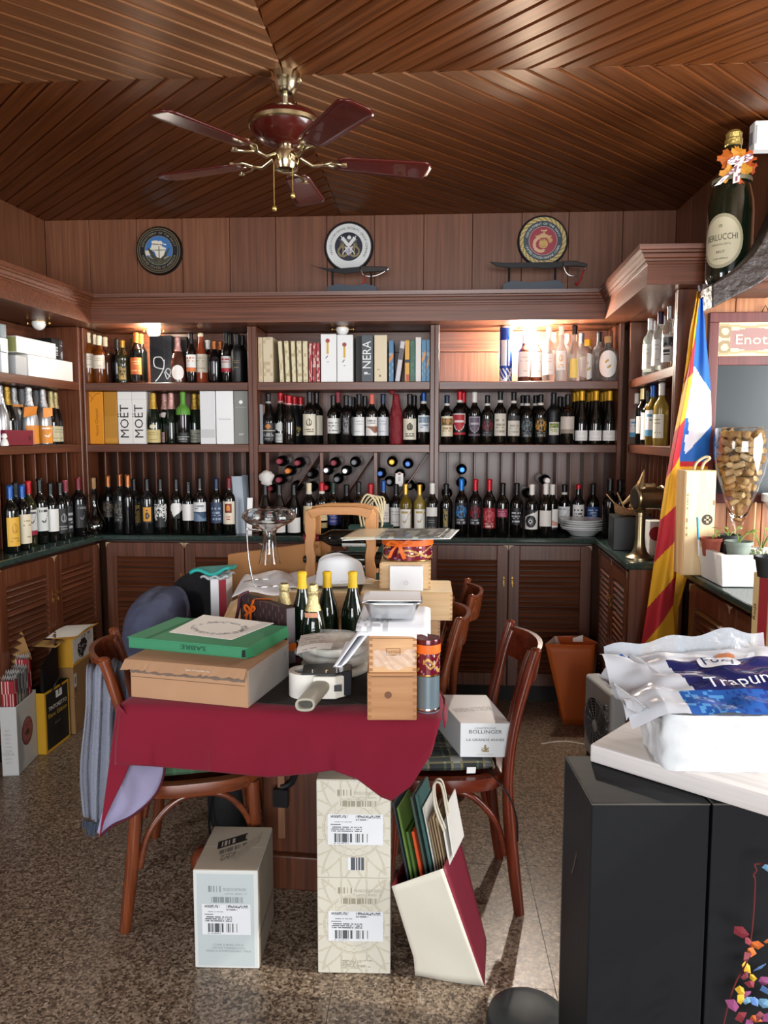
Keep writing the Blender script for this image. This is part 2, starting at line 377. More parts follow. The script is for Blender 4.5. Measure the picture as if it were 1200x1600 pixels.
# ================================================================ base cabinets, worktops
M_STONE = mat('2f3f3a', 0.12, var=0.7, bscale=55, name='green_granite')
M_INLAY = mat('b59f7c', 0.4)
def cabinet(label, o, rot, W, D, nd, H=0.93, end=None):
    t = thing('base_cabinet', label, 'cabinet', o, rot, 'louvred base cabinets under the stone worktops')
    MB().box(0, W, 0.02, D, 0.1, H).build('carcass', W_DARK, t)
    MB().box(0.0, W, 0.055, D - 0.02, 0, 0.1).build('plinth', mat('17100c', 0.6), t)
    dw = W / nd
    for i in range(nd):
        x0, x1 = i * dw + 0.002, (i + 1) * dw - 0.002; z0, z1 = 0.105, H - 0.012; st = 0.062; tr, br = 0.085, 0.075
        dr = MB(); dr.box(x0, x0 + st, -0.004, 0.018, z0, z1).box(x1 - st, x1, -0.004, 0.018, z0, z1).box(x0 + st, x1 - st, -0.004, 0.018, z1 - tr, z1).box(x0 + st, x1 - st, -0.004, 0.018, z0, z0 + br)
        d = dr.build('door', W_Z, t, bevel=0.003, seg=1)
        sm = MB(); L = x1 - x0 - 2 * st; sm.box(-L / 2, L / 2, -0.0135, 0.0135, -0.003, 0.003)
        me = sm.mesh('slat', W_X); n = int((z1 - z0 - tr - br) / 0.0292)
        for k in range(n):
            put('slat', me, d, ((x0 + x1) / 2, 0.006, z0 + br + 0.0146 + k * (z1 - z0 - tr - br) / n), (R(42), 0, 0))
        hd = (1 if i % 2 == 0 else -1); hxp = (x1 - 0.022 if hd > 0 else x0 + 0.022)
        q = MB().cyl((hxp, -0.004, 0.725), (hxp, -0.016, 0.725), 0.004).lathe([(0, -0.004), (0.006, 0), (0, 0.004)], 8, T(hxp, -0.018, 0.725)).box(hxp - 0.004, hxp + 0.004, -0.0055, -0.004, 0.69, 0.74).box(hxp - 0.002, hxp + 0.002, -0.012, -0.004, 0.682, 0.7)
        q.build('handle', M_BRASS, d, smooth=40)
        for ex, sg in ((x0, 1), (x1, -1)):
            MB().prism([(ex, z1), (ex, z1 - 0.03), (ex + sg * 0.006, z1 - 0.014), (ex + sg * 0.014, z1 - 0.006), (ex + sg * 0.03, z1)], -0.0046, -0.0036).build('corner_inlay', M_INLAY, d, recalc=True)
    return t
BX0 = -1.875
cabinet('louvred mahogany base cabinet beside the left corner, under the carafe', (BX0, 4.33, 0), 0, 0.931, 0.44, 2)
cabinet('louvred mahogany base cabinet hidden behind the crates on the table', (BX0 + 0.931, 4.33, 0), 0, 0.931, 0.44, 2)
cabinet('louvred mahogany base cabinet behind the orange bag, under the plates', (BX0 + 1.862, 4.33, 0), 0, 0.931, 0.44, 2)
LC = Vector((-1.89, 4.32, 0)); o = LC + LDIR * 0.985
cabinet('louvred mahogany base cabinet along the left wall, under the champagne shelf', o, R(86), 0.94, 0.33, 2)
RC = Vector((0.942, 4.30, 0)); 
cabinet('narrow louvred mahogany cabinet at the right end of the back counter', RC + RDIR * 0.06, R(-92.5), 0.735, 0.2, 2)
cabinet('dark louvred cabinet under the white foam planter', (1.115, 3.295, 0), R(-90), 0.88, 0.5, 2, H=0.92)
# worktops (one stone slab per run)
w = MB().box(-2.2, 1.43, 4.305, YW - 0.004, ZC - 0.03, ZC); tag(w.build('worktop', M_STONE, bevel=0.008), 'dark green stone worktop along the back wall below the wine rack', 'worktop')
w = MB(); a = LC + Vector((0.012, -0.017, 0)); b_ = a + LDIR * 0.985; nL = Vector((math.cos(R(4)), -math.sin(R(4)), 0)); ab = Vector((a.x - 0.40, 4.303, 0))
w.hexa([p + Vector((0, 0, ZC - 0.03)) for p in (a, ab, b_ - nL * 0.36, b_)], [p + Vector((0, 0, ZC)) for p in (a, ab, b_ - nL * 0.36, b_)])
tag(w.build('worktop', M_STONE, recalc=True, bevel=0.008), 'dark green stone worktop along the left wall under the yellow label bottle', 'worktop')
w = MB(); a = RC + Vector((-0.018, 0.003, 0)); b_ = a + RDIR * 0.835
w.hexa([p + Vector((0, 0, ZC - 0.03)) for p in (a, b_, Vector((1.43, b_.y, 0)), Vector((1.43, a.y, 0)))], [p + Vector((0, 0, ZC)) for p in (a, b_, Vector((1.43, b_.y, 0)), Vector((1.43, a.y, 0)))])
tag(w.build('worktop', M_STONE, recalc=True, bevel=0.008), 'dark green stone worktop carrying the brass ship telegraph', 'worktop')
ep = MB().box(0, 0.24, -0.012, 0.0, 0.1, ZC - 0.031); e_ = RC + RDIR * 0.808
tag(ep.build('end_panel', W_Z, loc=(e_.x, e_.y, 0), bevel=0.002), 'plain mahogany end panel of the counter behind the striped flag', 'panel')
w = MB().box(1.085, 1.75, 2.40, 3.305, ZC - 0.03, ZC - 0.001); tag(w.build('worktop', M_STONE, bevel=0.008), 'dark stone worktop under the white foam planter and the giant wine glass', 'worktop')

# ================================================================ wall shelving
Z1, Z2, TH = 1.843, 1.484, 0.046
def shelving(label, o, rot, W, D, ndiv=0, style='div', dy=.05, zb=ZC):
    t = thing('shelf_unit', label, 'shelf unit', o, rot, 'built in mahogany wine shelving')
    for x in (0.0, W):
        MB().box(x - 0.026 if x else 0.0, x + 0.0 if x else 0.026, 0, D, zb + 0.001, 2.162).build('post', W_Z, t, bevel=0.003, seg=1)
    for z in (Z1, Z2): MB().box(0.026, W - 0.026, 0.004, D - 0.012, z - TH, z).build('shelf', W_X, t, bevel=0.003, seg=1)
    MB().box(0.0, W, D - 0.012, D, zb + 0.001, 2.162).build('back_panel', W_Z, t)
    MB().box(0.026, W - 0.026, D - 0.03, D - 0.012, 2.04, 2.162).build('top_rail', W_X, t, bevel=0.003, seg=1)
    if style == 'div' and ndiv:
        me = MB().box(-0.0045, 0.0045, dy, D - 0.014, zb + 0.001, Z2 - TH - 0.001).mesh('divider', W_Z)
        for k in range(1, ndiv): put('divider', me, t, (W * k / ndiv, 0, 0), None, 0.002, 1)
    return t
YS = 4.45; XB = [-2.045, -1.023, 0.031, 1.092]
shelving('mahogany shelf bay under the left lit lamp, with boxed champagne', (XB[0], YS, 0), 0, XB[1] - XB[0], 0.33, 13, dy=.122)
s2 = shelving('mahogany centre shelf bay with books above a diamond bottle rack', (XB[1], YS, 0), 0, XB[2] - XB[1], 0.33, 0)
shelving('mahogany shelf bay under the right lit lamp, with clear spirits', (XB[2], YS, 0), 0, XB[3] - XB[2], 0.33, 13, dy=.205)
SL = Vector((-2.03, 4.45, 0)); SLo = SL + LDIR * 0.965
shelving('mahogany shelf bay along the left wall with silver and gold sparkling bottles', SLo, R(86), 0.955, 0.31, 9)
SR = Vector((1.118, 4.45, 0))
shelving('mahogany corner shelf bay beside the flag with clear and white wines', SR, R(-92.5), 0.955, 0.28, 11)
# diamond rack in the centre bay
cell = [at(p, 770, Y=YS).x - XB[1] for p in (416, 501, 586, 672)]; zt = Z2 - TH
for x in cell[:3]: MB().box(x - 0.011, x + 0.011, 0.05, 0.31, ZC + 0.001, zt - 0.001).build('rack_upright', W_Z, s2, bevel=0.002, seg=1)
for x0, x1 in zip(cell, cell[1:]):
    a = Vector((x0 + 0.012, 0, ZC + 0.03)); b_ = Vector((x1 - 0.014, 0, zt - 0.01)); L = (b_ - a).length; an = math.atan2(b_.z - a.z, b_.x - a.x)
    MB().box(0, L, 0.05, 0.31, -0.004, 0.004).build('rack_diagonal', W_X, s2, loc=a, rot=(0, -an, 0), bevel=0.002, seg=1)
# ---- globe lamps in the shelf tops
def globe(px, py, pl, n, lit, label, power=0):
    p = on_plane(px, py, pl, n)
    t = thing('globe_lamp', label, 'lamp', (p.x, p.y, 2.164), 0, 'globe lamps under the shelving cornice')
    g = MB().lathe([(0, -0.052)] + [(0.037 * math.sin(a), -0.015 - 0.037 * math.cos(a)) for a in [i * math.pi / 10 for i in range(1, 9)]] + [(0.02, 0.0)], 18)
    g.build('globe', mat('fff3dc', 0.2, emit=45) if lit else mat('f4f4f0', 0.12, spec=0.7), t, smooth=60)
    c = MB().cyl((-0.062, 0, -0.014), (0.062, 0, -0.014), 0.003).lathe([(0, 0), (0.007, 0.003), (0.007, 0.012), (0, 0.015)], 8, T(-0.062, 0, -0.022)).lathe([(0, 0), (0.007, 0.003), (0.007, 0.012), (0, 0.015)], 8, T(0.062, 0, -0.022)).lathe([(0.03, -0.001), (0.03, -0.008), (0.04, -0.004), (0.04, -0.001)], 16)
    c.build('fitting', M_BRASS, t, smooth=40)
    if lit:
        l = bpy.data.lights.new('lamp_light', 'POINT'); l.energy = power; l.shadow_soft_size = 0.04; l.color = (1, 0.9, 0.76)
        q = bpy.data.objects.new('lamp_light', l); COL.objects.link(q); q.parent = t; q.location = (0, 0, -0.10)
BK = (0, 4.53, 0); NB = Vector((0, -1, 0))
globe(240, 505, BK, NB, True, 'lit globe lamp above the black box in the left bay', 55)
globe(535, 507, BK, NB, False, 'unlit globe lamp above the books in the centre bay')
globe(828, 505, BK, NB, True, 'lit globe lamp above the clear spirits in the right bay', 95)
globe(60, 492, SL - nL * 0.1, nL, False, 'unlit globe lamp above the stacked boxes on the left')
nR = Vector((-math.cos(R(2.5)), math.sin(R(2.5)), 0))
globe(1004, 478, SR - nR * 0.09, nR, False, 'unlit globe lamp above the corner shelf near the flag')
# end panel of the corner shelving and the post the flag hangs before
e_ = SR + RDIR * 0.978
tag(MB().box(0, 0.085, -0.02, 0.0, ZC + 0.001, 2.162).build('end_panel', W_Z, loc=(e_.x - 0.006, e_.y, 0), bevel=0.003), 'tall mahogany end panel of the corner shelving beside the flag', 'panel')
# ================================================================ bottles
GL = {'dark': mat('0a0d0b', 0.06, coat=0.6, spec=0.6, name='dark_glass'), 'black': mat('09090b', 0.1, coat=0.3, name='black_glass'), 'matt': mat('141416', 0.45, name='matt_glass'),
      'green': mat('0d1a10', 0.06, coat=0.5, name='green_glass'), 'smoke': mat('191b1c', 0.05, coat=0.5, name='smoky_glass'), 'olive': mat('2c2d16', 0.07, coat=0.5, name='olive_glass'),
      'amber': mat('8a4a12', 0.05, trans=0.35, coat=0.4, name='amber_wine'), 'cognac': mat('6b330c', 0.06, trans=0.2, coat=0.4, name='cognac'), 'brown': mat('4a2a20', 0.07, coat=0.5, name='brown_glass'),
      'rose': mat('c25a38', 0.06, trans=0.4, coat=0.3, name='rose_wine'), 'straw': mat('c3ab58', 0.05, trans=0.55, coat=0.3, name='straw_wine'), 'yellow': mat('8b7428', 0.05, trans=0.5, coat=0.3, name='golden_wine'),
      'clear': mat('e9efec', 0.02, trans=0.9, ior=1.33, name='clear_glass'), 'frost': mat('e8ecea', 0.25, trans=0.6, ior=1.33, name='frosted_glass'), 'silver': mat('b9bcc0', 0.28, 0.85, name='silver_sleeve'), 'paper_red': mat('7d1c25', 0.6, bump=0.8, bscale=60, name='red_tissue')}
CAPC = {'black': ('111114', .35, 0), 'navy': ('1b2a44', .35, .2), 'blue': ('1f4f94', .3, .3), 'brightblue': ('1c78d0', .3, .3), 'red': ('b3202a', .35, .2), 'brightred': ('c01525', .35, .2), 'darkred': ('6a1622', .4, .1),
        'wine': ('8d3340', .5, 0), 'orange': ('d2762a', .4, .2), 'copper': ('a8653a', .35, .6), 'gold': ('c9a24a', .3, .8), 'palegold': ('d6c58f', .3, .7), 'yellow': ('e0a82a', .35, .3), 'mustard': ('d9b01c', .55, 0), 'white': ('eceae4', .4, 0), 'cream': ('e9dcb8', .45, 0),
        'grey': ('63666a', .4, .3), 'silver': ('c0c3c6', .28, .8), 'pink': ('dba9a0', .3, .5), 'rosegold': ('e09a72', .3, .6), 'green': ('5e9a3a', .5, 0), 'dkgreen': ('23352c', .4, .1), 'purple': ('2a1733', .35, .2), 'cork': ('c09a6c', .8, 0), 'peach': ('d96a5a', .5, 0)}
CAPWORD = {'navy': 'navy', 'brightblue': 'bright blue', 'brightred': 'bright red', 'darkred': 'dark red', 'wine': 'wine red', 'palegold': 'pale gold', 'rosegold': 'rose gold', 'dkgreen': 'dark green', 'mustard': 'mustard', 'peach': 'salmon'}
# outlines: radius, height as a share of the bottle's height; then the share where the capsule starts, the label radius
PROF = {
 'bdx': ([(0, 0.006), (.030, 0), (.0345, .004), (.0362, .016), (.0365, .60), (.0350, .645), (.030, .685), (.0215, .722), (.0160, .757), (.0143, .80), (.0140, .955), (.0155, .957), (.0155, .985), (.012, 1), (0, 1)], .80),
 'bdxw': ([(0, 0.006), (.034, 0), (.0385, .005), (.0402, .016), (.0412, .62), (.0385, .67), (.031, .705), (.0215, .735), (.0165, .765), (.0148, .80), (.0145, .955), (.016, .957), (.016, .985), (.012, 1), (0, 1)], .80),
 'bur': ([(0, .006), (.036, 0), (.040, .005), (.0415, .02), (.0415, .42), (.0400, .50), (.0350, .58), (.0275, .66), (.0205, .735), (.0165, .80), (.0145, .86), (.0142, .955), (.0158, .957), (.0158, .985), (.012, 1), (0, 1)], .80),
 'cha': ([(0, .02), (.020, .012), (.038, 0), (.0425, .008), (.0435, .025), (.0435, .40), (.0415, .48), (.0350, .58), (.0270, .66), (.0205, .73), (.0170, .80), (.0155, .88), (.0165, .93), (.0165, .965), (.012, 1), (0, 1)], .68),
 'flu': ([(0, .006), (.032, 0), (.036, .005), (.0372, .02), (.0372, .38), (.0345, .47), (.0280, .57), (.0205, .68), (.0160, .79), (.0142, .88), (.0140, .955), (.0155, .957), (.0155, .985), (.012, 1), (0, 1)], .82),
 'slim': ([(0, .006), (.024, 0), (.0285, .005), (.030, .016), (.030, .58), (.0285, .63), (.023, .68), (.0165, .73), (.0135, .78), (.0125, .955), (.0140, .957), (.0140, .985), (.011, 1), (0, 1)], .78),
 'squat': ([(0, .006), (.037, 0), (.041, .006), (.0425, .02), (.0445, .45), (.0425, .55), (.034, .64), (.0235, .71), (.018, .76), (.0165, .82), (.016, .955), (.0178, .957), (.0178, .985), (.013, 1), (0, 1)], .83),
 'port': ([(0, .006), (.033, 0), (.037, .006), (.0385, .02), (.0405, .50), (.0405, .60), (.036, .67), (.026, .71), (.018, .75), (.0165, .82), (.0155, .955), (.0172, .957), (.0172, .985), (.013, 1), (0, 1)], .80),
 'grap': ([(0, .006), (.026, 0), (.030, .006), (.031, .03), (.031, .42), (.037, .52), (.0395, .58), (.037, .64), (.026, .71), (.0165, .77), (.014, .83), (.0135, .955), (.016, .957), (.016, .985), (.012, 1), (0, 1)], .83),
 'ball': ([(0, .01), (.042, 0), (.049, .008), (.051, .03), (.0515, .50), (.049, .60), (.040, .69), (.027, .745), (.0185, .775), (.0175, .86), (.0185, .862), (.0185, .90), (.015, .902), (0, .902)], .86),
 'tall': ([(0, .006), (.030, 0), (.0335, .006), (.0345, .02), (.0345, .50), (.032, .56), (.0245, .62), (.0175, .67), (.0145, .72), (.0138, .955), (.0155, .957), (.0155, .985), (.012, 1), (0, 1)], .84)}
_BM = {}
def cap_mesh(style, H, cap, c0, band):
    key = ('cap', style, round(H, 3), cap, c0, band)
    if key in _BM: return _BM[key]
    pr = PROF[style][0]; c, ro, me_ = CAPC[cap]
    def rad(z):
        for (r0, z0), (r1, z1) in zip(pr, pr[1:]):
            if z0 <= z <= z1 and z1 > z0: return r0 + (r1 - r0) * (z - z0) / (z1 - z0)
        return 0.014
    k = H / 0.305 if style != 'ball' else 1.0
    if style == 'ball':
        p = [(0.0186, .86 * H), (.021, .862 * H), (.021, 1.0 * H), (.018, 1.012 * H), (0, 1.012 * H)]
    else:
        zs = [c0] + [z for _, z in pr if c0 < z < .99] + [0.99]
        p = [(rad(z) + .0009, z * H) for z in zs] + [(.0125, 1.003 * H), (0, 1.003 * H)]
        if style == 'cha':
            p = [(rad(z) + .0012 + (0.0012 if i % 2 else 0), z * H) for i, z in enumerate([c0, .72, .76, .80, .84, .875])] + [(.0195, .885 * H), (.0195, .91 * H), (.0172, .915 * H), (.0185, .95 * H), (.0165, .985 * H), (.008, 1.006 * H), (0, 1.006 * H)]
    _BM[key] = MB().lathe(p, 14).mesh('capsule', mat(c, ro, me_, bump=0.5 if style == 'cha' else 0, bscale=150), 35)
    return _BM[key]
# ---- label artwork: f(u, v) -> colour (u across, v up)
def art(kind, bg, ink, ink2=None, seed=0):
    i2 = ink2 or ink
    def rows(u, v, lines, x0=.14, x1=.86, c=ink):
        for k, y in enumerate(lines):
            if abs(v - y) < .030 and x0 + .1 * hsh(seed, k) < u < x1 - .1 * hsh(k, seed + 3) and hsh(round(u * 14), k, seed) > .22: return c
        return None
    def f(u, v):
        r = math.hypot(u - .5, (v - .5) * 1.25)
        if kind == 'plain': return bg
        if kind == 'text': return rows(u, v, (.78, .62, .24)) or bg
        if kind == 'title': return (ink if abs(v - .72) < .055 and .15 < u < .85 and hsh(round(u * 9), seed) > .25 else None) or rows(u, v, (.5, .36, .2)) or bg
        if kind == 'pic':
            if v > .56 and .08 < u < .92 and v < .9: return ink if hsh(round(u * 12), round(v * 12), seed) > .45 else i2
            return rows(u, v, (.4, .26)) or bg
        if kind == 'emb':
            q = math.hypot(u - .5, (v - .62) * 1.2)
            if q < .2: return ink if (q > .14 or hsh(round(u * 20), round(v * 20)) > .5) else i2
            return rows(u, v, (.28, .16)) or bg
        if kind == 'band': return (ink if v < .24 else rows(u, v, (.8, .64), c=i2) or bg)
        if kind == 'topband': return (ink if v > .74 else rows(u, v, (.5, .36, .2), c=i2) or bg)
        if kind == 'orn':
            q = math.hypot((u - .5) * .9, (v - .6) * 1.3)
            if q < .40 and abs(math.sin(9 * math.atan2(v - .6, u - .5) + 26 * q)) > .62: return ink
            return rows(u, v, (.22, .1), c=i2) or bg
        if kind == 'shield':
            w_ = .42 if v > .5 else .42 * math.sqrt(max(0, (v - .16) / .34)) if v > .16 else 0
            if abs(u - .5) < w_ and v < .96:
                return i2 if (abs(v - .62) < .05 and abs(u - .5) < .3) or abs(u - .5) > w_ - .06 or v > .9 else ink
            return (ink if v < .1 else bg)
        if kind == 'script': return ink if abs(v - (.25 + .5 * u + .12 * math.sin(u * 9))) < .035 and u > .3 else rows(u, v, (.85,)) or bg
        if kind == 'kite': return ink if (v > .52 - .0 and abs(u - .5) < .5 - max(0, v - .8) * 1.1) or (v <= .62 and u < .15 + .85 * (v / .62) and u > .0 + .32 * (1 - v / .62)) else bg
        if kind == 'rec':
            q = math.hypot(u - .45, (v - .4) * 1.2)
            if q < .36: return ink if q > .22 or q < .07 else (i2 if q > .12 else 'f0f0ee')
            return bg if v < .62 + .35 * u else ink
        if kind == 'diag': return ink if v < .30 + .35 * (1 - u) and v > .22 else (i2 if v < .1 else bg)
        if kind == 'wave': return (ink if v < .30 + .16 * math.sin(u * 5 + .6) else i2) if v < .48 else (rows(u, v, (.8, .66), c='8a8f94') or bg)
        if kind == 'mottle': return bg if v > .25 + .2 * hsh(round(u * 8), 3) and hsh(round(u * 17), round(v * 17), seed) > .36 else ink
        if kind == 'gold': return ink if .12 < u < .88 and .08 < v < .95 and math.sin(u * 40) * math.sin(v * 62 + seed) > -.15 and hsh(round(u * 7), round(v * 9)) > .15 else bg
        if kind == 'letter': return (ink if .16 < u < .84 and .1 < v < .95 and not ((abs(u - .42) < .06 and .25 < v < .62) or (abs(math.hypot(u - .45, v - .43) - .17) < .05 and u > .42) or (abs(u - .5) < .07 and .72 < v < .82)) else bg)
        if kind == 'square': return ink if abs(u - .5) < .28 and .52 < v < .9 and math.hypot(u - .5, (v - .71)) > .13 else (i2 if abs(u - .5) < .13 and .6 < v < .83 else rows(u, v, (.34, .22), .3, .7, 'c0392b') or bg)
        if kind == 'oval': return (i2 if math.hypot((u - .5), (v - .5)) < .2 and hsh(round(u * 12), round(v * 12)) > .35 else bg)
        if kind == 'dotrow': return ink if (math.hypot(u - .5, (v - .80) * 1.2) < .16) else (i2 if abs(v - .55) < .025 else rows(u, v, (.4, .3, .14), c='8a8a88') or bg)
        if kind == 'circrect': return bg
        if kind == 'flame': return ink if v < .35 + .2 * math.sin(u * 7) * 1 and hsh(round(u * 11), round(v * 11)) > .25 else (i2 if v > .86 and .2 < u < .8 else bg)
        return bg
    return f
_LB = {}
def label_mesh(r, h, span, kind, bg, ink, ink2, seed, oval=False):
    key = (round(r, 4), round(h, 3), span, kind, bg, ink, ink2, seed, oval)
    if key in _LB: return _LB[key]
    f = art(kind, bg, ink, ink2, seed); n = 12 if kind == 'plain' and not oval else 16; m = 2 if n == 12 else 20
    mb = MB(); sp = R(span)
    if oval:
        def P(u, v):
            a = 2 * math.pi * u; q = v; x = math.cos(a) * q * sp / 2; y = math.sin(a) * q * h / 2
            return (math.sin(x) * r, -math.cos(x) * r, y + h / 2)
        mb.grid(P, 24, 6, lambda u, v: f(.5 + .5 * v * math.cos(2 * math.pi * u), .5 + .5 * v * math.sin(2 * math.pi * u)))
    else: mb.grid(lambda u, v: (math.sin((u - .5) * sp) * r, -math.cos((u - .5) * sp) * r, v * h), n, m, f)
    _LB[key] = mb.mesh('label', printmat(0.5), 60); return _LB[key]
SHELF = {
 'A': dict(o=SL, n=nL, off=-0.05, z=ZC, ph='on the left wall counter'),
 'B': dict(o=SL, n=nL, off=0.075, deep=0.28, z=Z2, ph='on the left sparkling wine shelf'),
 'C': dict(o=(0, YS, 0), n=NB, off=0.075, z=Z1, ph='on the left lit top shelf'),
 'D': dict(o=(0, YS, 0), n=NB, off=0.075, z=Z2, ph='on the boxed champagne shelf'),
 'E': dict(o=(0, YS, 0), n=NB, off=-0.05, z=ZC, ph='on the back counter right of the carafe'),
 'F': dict(o=(0, YS, 0), n=NB, off=0.075, z=Z2, ph='on the shelf under the books'),
 'G': dict(o=(0, YS, 0), n=NB, off=-0.05, z=ZC, ph='on the counter before the diamond rack'),
 'I': dict(o=(0, YS, 0), n=NB, off=0.075, z=Z1, ph='on the right lit spirits shelf'),
 'J': dict(o=(0, YS, 0), n=NB, off=0.075, z=Z2, ph='on the shelf under the spirits'),
 'K': dict(o=(0, YS, 0), n=NB, off=-0.05, z=ZC, ph='on the right back counter'),
 'L': dict(o=SR, n=nR, off=0.048, deep=0.26, z=Z1, ph='on the upper corner shelf'),
 'M': dict(o=SR, n=nR, off=0.048, deep=0.26, z=Z2, ph='on the lower corner shelf')}
GRP = {k: 'bottles ' + v['ph'] for k, v in SHELF.items()}
_placed = {}
def bottle_parts(t, style, H, glass_, cap, label, c0, band, face):
    pr, cs = PROF[style]; c0 = c0 or cs
    key = ('b', style, round(H, 3), glass_)
    if key not in _BM: _BM[key] = MB().lathe([(r, z * H) for r, z in pr], 20).mesh('glass_body', GL[glass_], 50)
    put('glass_body', _BM[key], t)
    if cap: put('capsule', cap_mesh(style, H, cap, c0, band), t)
    if band:
        rr = max(r for r, z in pr if z >= c0 - 0.03 and z < .95); 
        put('neck_band', MB().lathe([(.0168, (c0 - .012) * H), (.0168, (c0 + .035) * H)], 14).mesh('neck_band', mat('dcdad2', .5), 60), t)
    lr = max(r for r, z in pr if z < .5)
    for L in (label or []):
        kind, bg, ink, ink2, z0, z1, span = (list(L) + [None] * 7)[:7]
        ov = kind.startswith('o:'); kd = kind[2:] if ov else kind
        put('label', label_mesh(lr + .0009, (z1 - z0) * H, span or 125, kd, bg, ink or bg, ink2, int(z0 * 100) + len(bg), ov), t, (0, 0, z0 * H), (0, 0, face))
def bottle(sh, px, top, style, cap, glass_, label, desc, row=0, H=None, c0=None, band=False, face=0.0, dx=0):
    S = SHELF[sh]; n = Vector(S['n']); rad = max(r for r, z in PROF[style][0])
    cnt = sh in 'AEGK'; lo, hi = (-0.135 + rad, (0.20 if row > 2 else 0.118 if row > 1 else 0.048) - rad) if cnt else (0.048, S.get('deep', 0.30) - rad)
    want = min(max(S['off'] + row * 0.088, lo), hi); best = None
    for k in range(41):
        off = want + (0.012 * ((k + 1) // 2)) * (1 if k % 2 else -1)
        if off < lo - 1e-6 or off > hi + 1e-6: continue
        p = on_plane(px, 682, Vector(S['o']) - n * off, n)
        c = sum(max(0, r2 + rad + .001 - math.hypot(p.x - x2, p.y - y2)) for x2, y2, r2 in _placed.get(sh, []))
        if best is None or c < best[0] - 1e-6: best = (c, off)
        if c == 0: break
    o = Vector(S['o']) - n * best[1]
    # the height is read off the photograph at the bottle's own distance
    p = on_plane(px, top, o, n); H = H or max(0.2, min(0.40, p.z - S['z'])); p = on_plane(px, 682, o, n)
    if sh in 'BDFJM': H = min(H, 0.307)
    if style == 'cha': H /= 1.007
    _placed.setdefault(sh, []).append((p.x, p.y, rad))
    w = CAPWORD.get(cap, cap)
    lab = f"{desc}{', ' + w + ' cap' if cap and 'cap' not in desc and 'foil' not in desc else ''}, {S['ph']}"
    if len(lab.split()) > 16: lab = lab.replace(' the ', ' ')
    if len(lab.split()) > 16: lab = lab.replace(' on back counter right of carafe', ' on back counter').replace(' and ', ' ')
    t = thing('wine_bottle', lab, 'bottle', (p.x, p.y, S['z'] + .0008), rnd.uniform(-.12, .12), GRP[sh])
    fc = face + math.atan2(p.x, p.y) * -0.6
    if sh in 'AB': fc += R(42)
    if sh in 'LM': fc -= R(35)
    bottle_parts(t, style, H, glass_, cap, label, c0, band, fc)
    return t
W_, CR_, BK_ = 'e9e9e6', 'e6dcc2', '141416'
# --- left wall counter
bottle('A', 11, 759, 'bdx', 'blue', 'dark', [('emb', 'dfae3c', 'b98a2a', 'dfae3c', .10, .53, 120)], 'dark bottle with big yellow label')
bottle('A', 20, 754, 'bdx', 'black', 'smoke', [], 'smoky bottle behind the yellow label one', row=.9)
bottle('A', 30, 758, 'bdx', 'blue', 'dark', [('text', 'e3d8bd', 'a89a78', None, .10, .55, 110)], 'dark bottle with cream label beside yellow label')
bottle('A', 40, 752, 'bdx', 'red', 'olive', [('script', 'e4e5e2', '55575a', None, .24, .56, 120), ('plain', 'a3203c', None, None, .17, .24, 120)], 'olive bottle with white and red label')
bottle('A', 58, 748, 'bdx', 'black', 'dark', [('script', 'dde1de', '3c3f42', None, .20, .56, 130)], 'dark bottle with scribbled white label')
bottle('A', 75, 755, 'bdx', 'black', 'dark', [('plain', 'e6e6e2', None, None, .18, .56, 115)], 'dark bottle with blank white label')
bottle('A', 90, 754, 'bdx', 'black', 'dark', [('emb', '1d1e21', '8d8f92', '1d1e21', .12, .55, 125)], 'dark bottle with black crescent label')
bottle('A', 98, 751, 'bdx', 'wine', 'dark', [('title', '2a2c30', 'aeb2b6', None, .10, .55, 125)], 'dark bottle with charcoal lettered label', row=.25)
bottle('A', 119, 747, 'bdxw', 'darkred', 'black', [('script', '0e0e10', '6b6b70', None, .15, .55, 110)], 'black bottle beside the glass carafe')
# --- left sparkling shelf
for px, cap, gl, lab, ds, row, top, tg in (
    (2, 'silver', 'silver', [], 'silver sparkling bottle at the shelf end', .3, 604, 0), (13, 'gold', 'dark', [], 'gold foil sparkling bottle behind red box', 0, 604, 0),
    (24, 'silver', 'silver', [('plain', 'd58a34', None, None, .66, .70, 360)], 'silver sparkling bottle with orange neck ring', 0, 604, 0), (36, 'grey', 'dark', [], 'grey cap bottle behind orange tag', 1, 604, 0),
    (47, 'silver', 'silver', [('plain', 'd98a2e', None, None, .02, .34, 120)], 'silver sparkling bottle wearing an orange tag', 0, 604, 1), (58, 'grey', 'dark', [], 'grey cap bottle between two silver bottles', 1, 604, 0),
    (69, 'silver', 'silver', [('script', 'dd8b22', 'f3efe6', None, .03, .34, 130)], 'silver sparkling bottle with white R on orange label', 0, 603, 1),
    (81, 'palegold', 'dark', [('text', 'd8d3ac', 'a49a6c', None, .05, .34, 120)], 'pale gold foil bottle right of the silver R', .3, 606, 0),
    (88, 'palegold', 'dark', [('text', 'ded8b8', 'a49a6c', None, .05, .34, 120)], 'pale gold foil bottle beside the pink foil one', .4, 607, 0),
    (102, 'rosegold', 'dark', [('emb', 'c8485c', 'f0d8d8', 'c8485c', .05, .34, 120)], 'rose gold foil bottle with pink label', -.3, 608, 0)):
    t = bottle('B', px, top, 'cha', cap, gl, lab, ds, row=row, H=.315)
    if tg:
        m_ = MB().hexa([Vector(p) for p in ((-.045, -.0465, .15), (.02, -.0465, .165), (.02, -.0455, .165), (-.045, -.0455, .15))], [Vector(p) for p in ((-.032, -.034, .205), (.034, -.034, .21), (.034, -.033, .21), (-.032, -.033, .205))])
        m_.build('neck_tag', mat('d9822b', .5), t, rot=(0, 0, R(42 if px < 60 else 75)), recalc=True)
        t.children[-1].location = (0, 0, -.006)
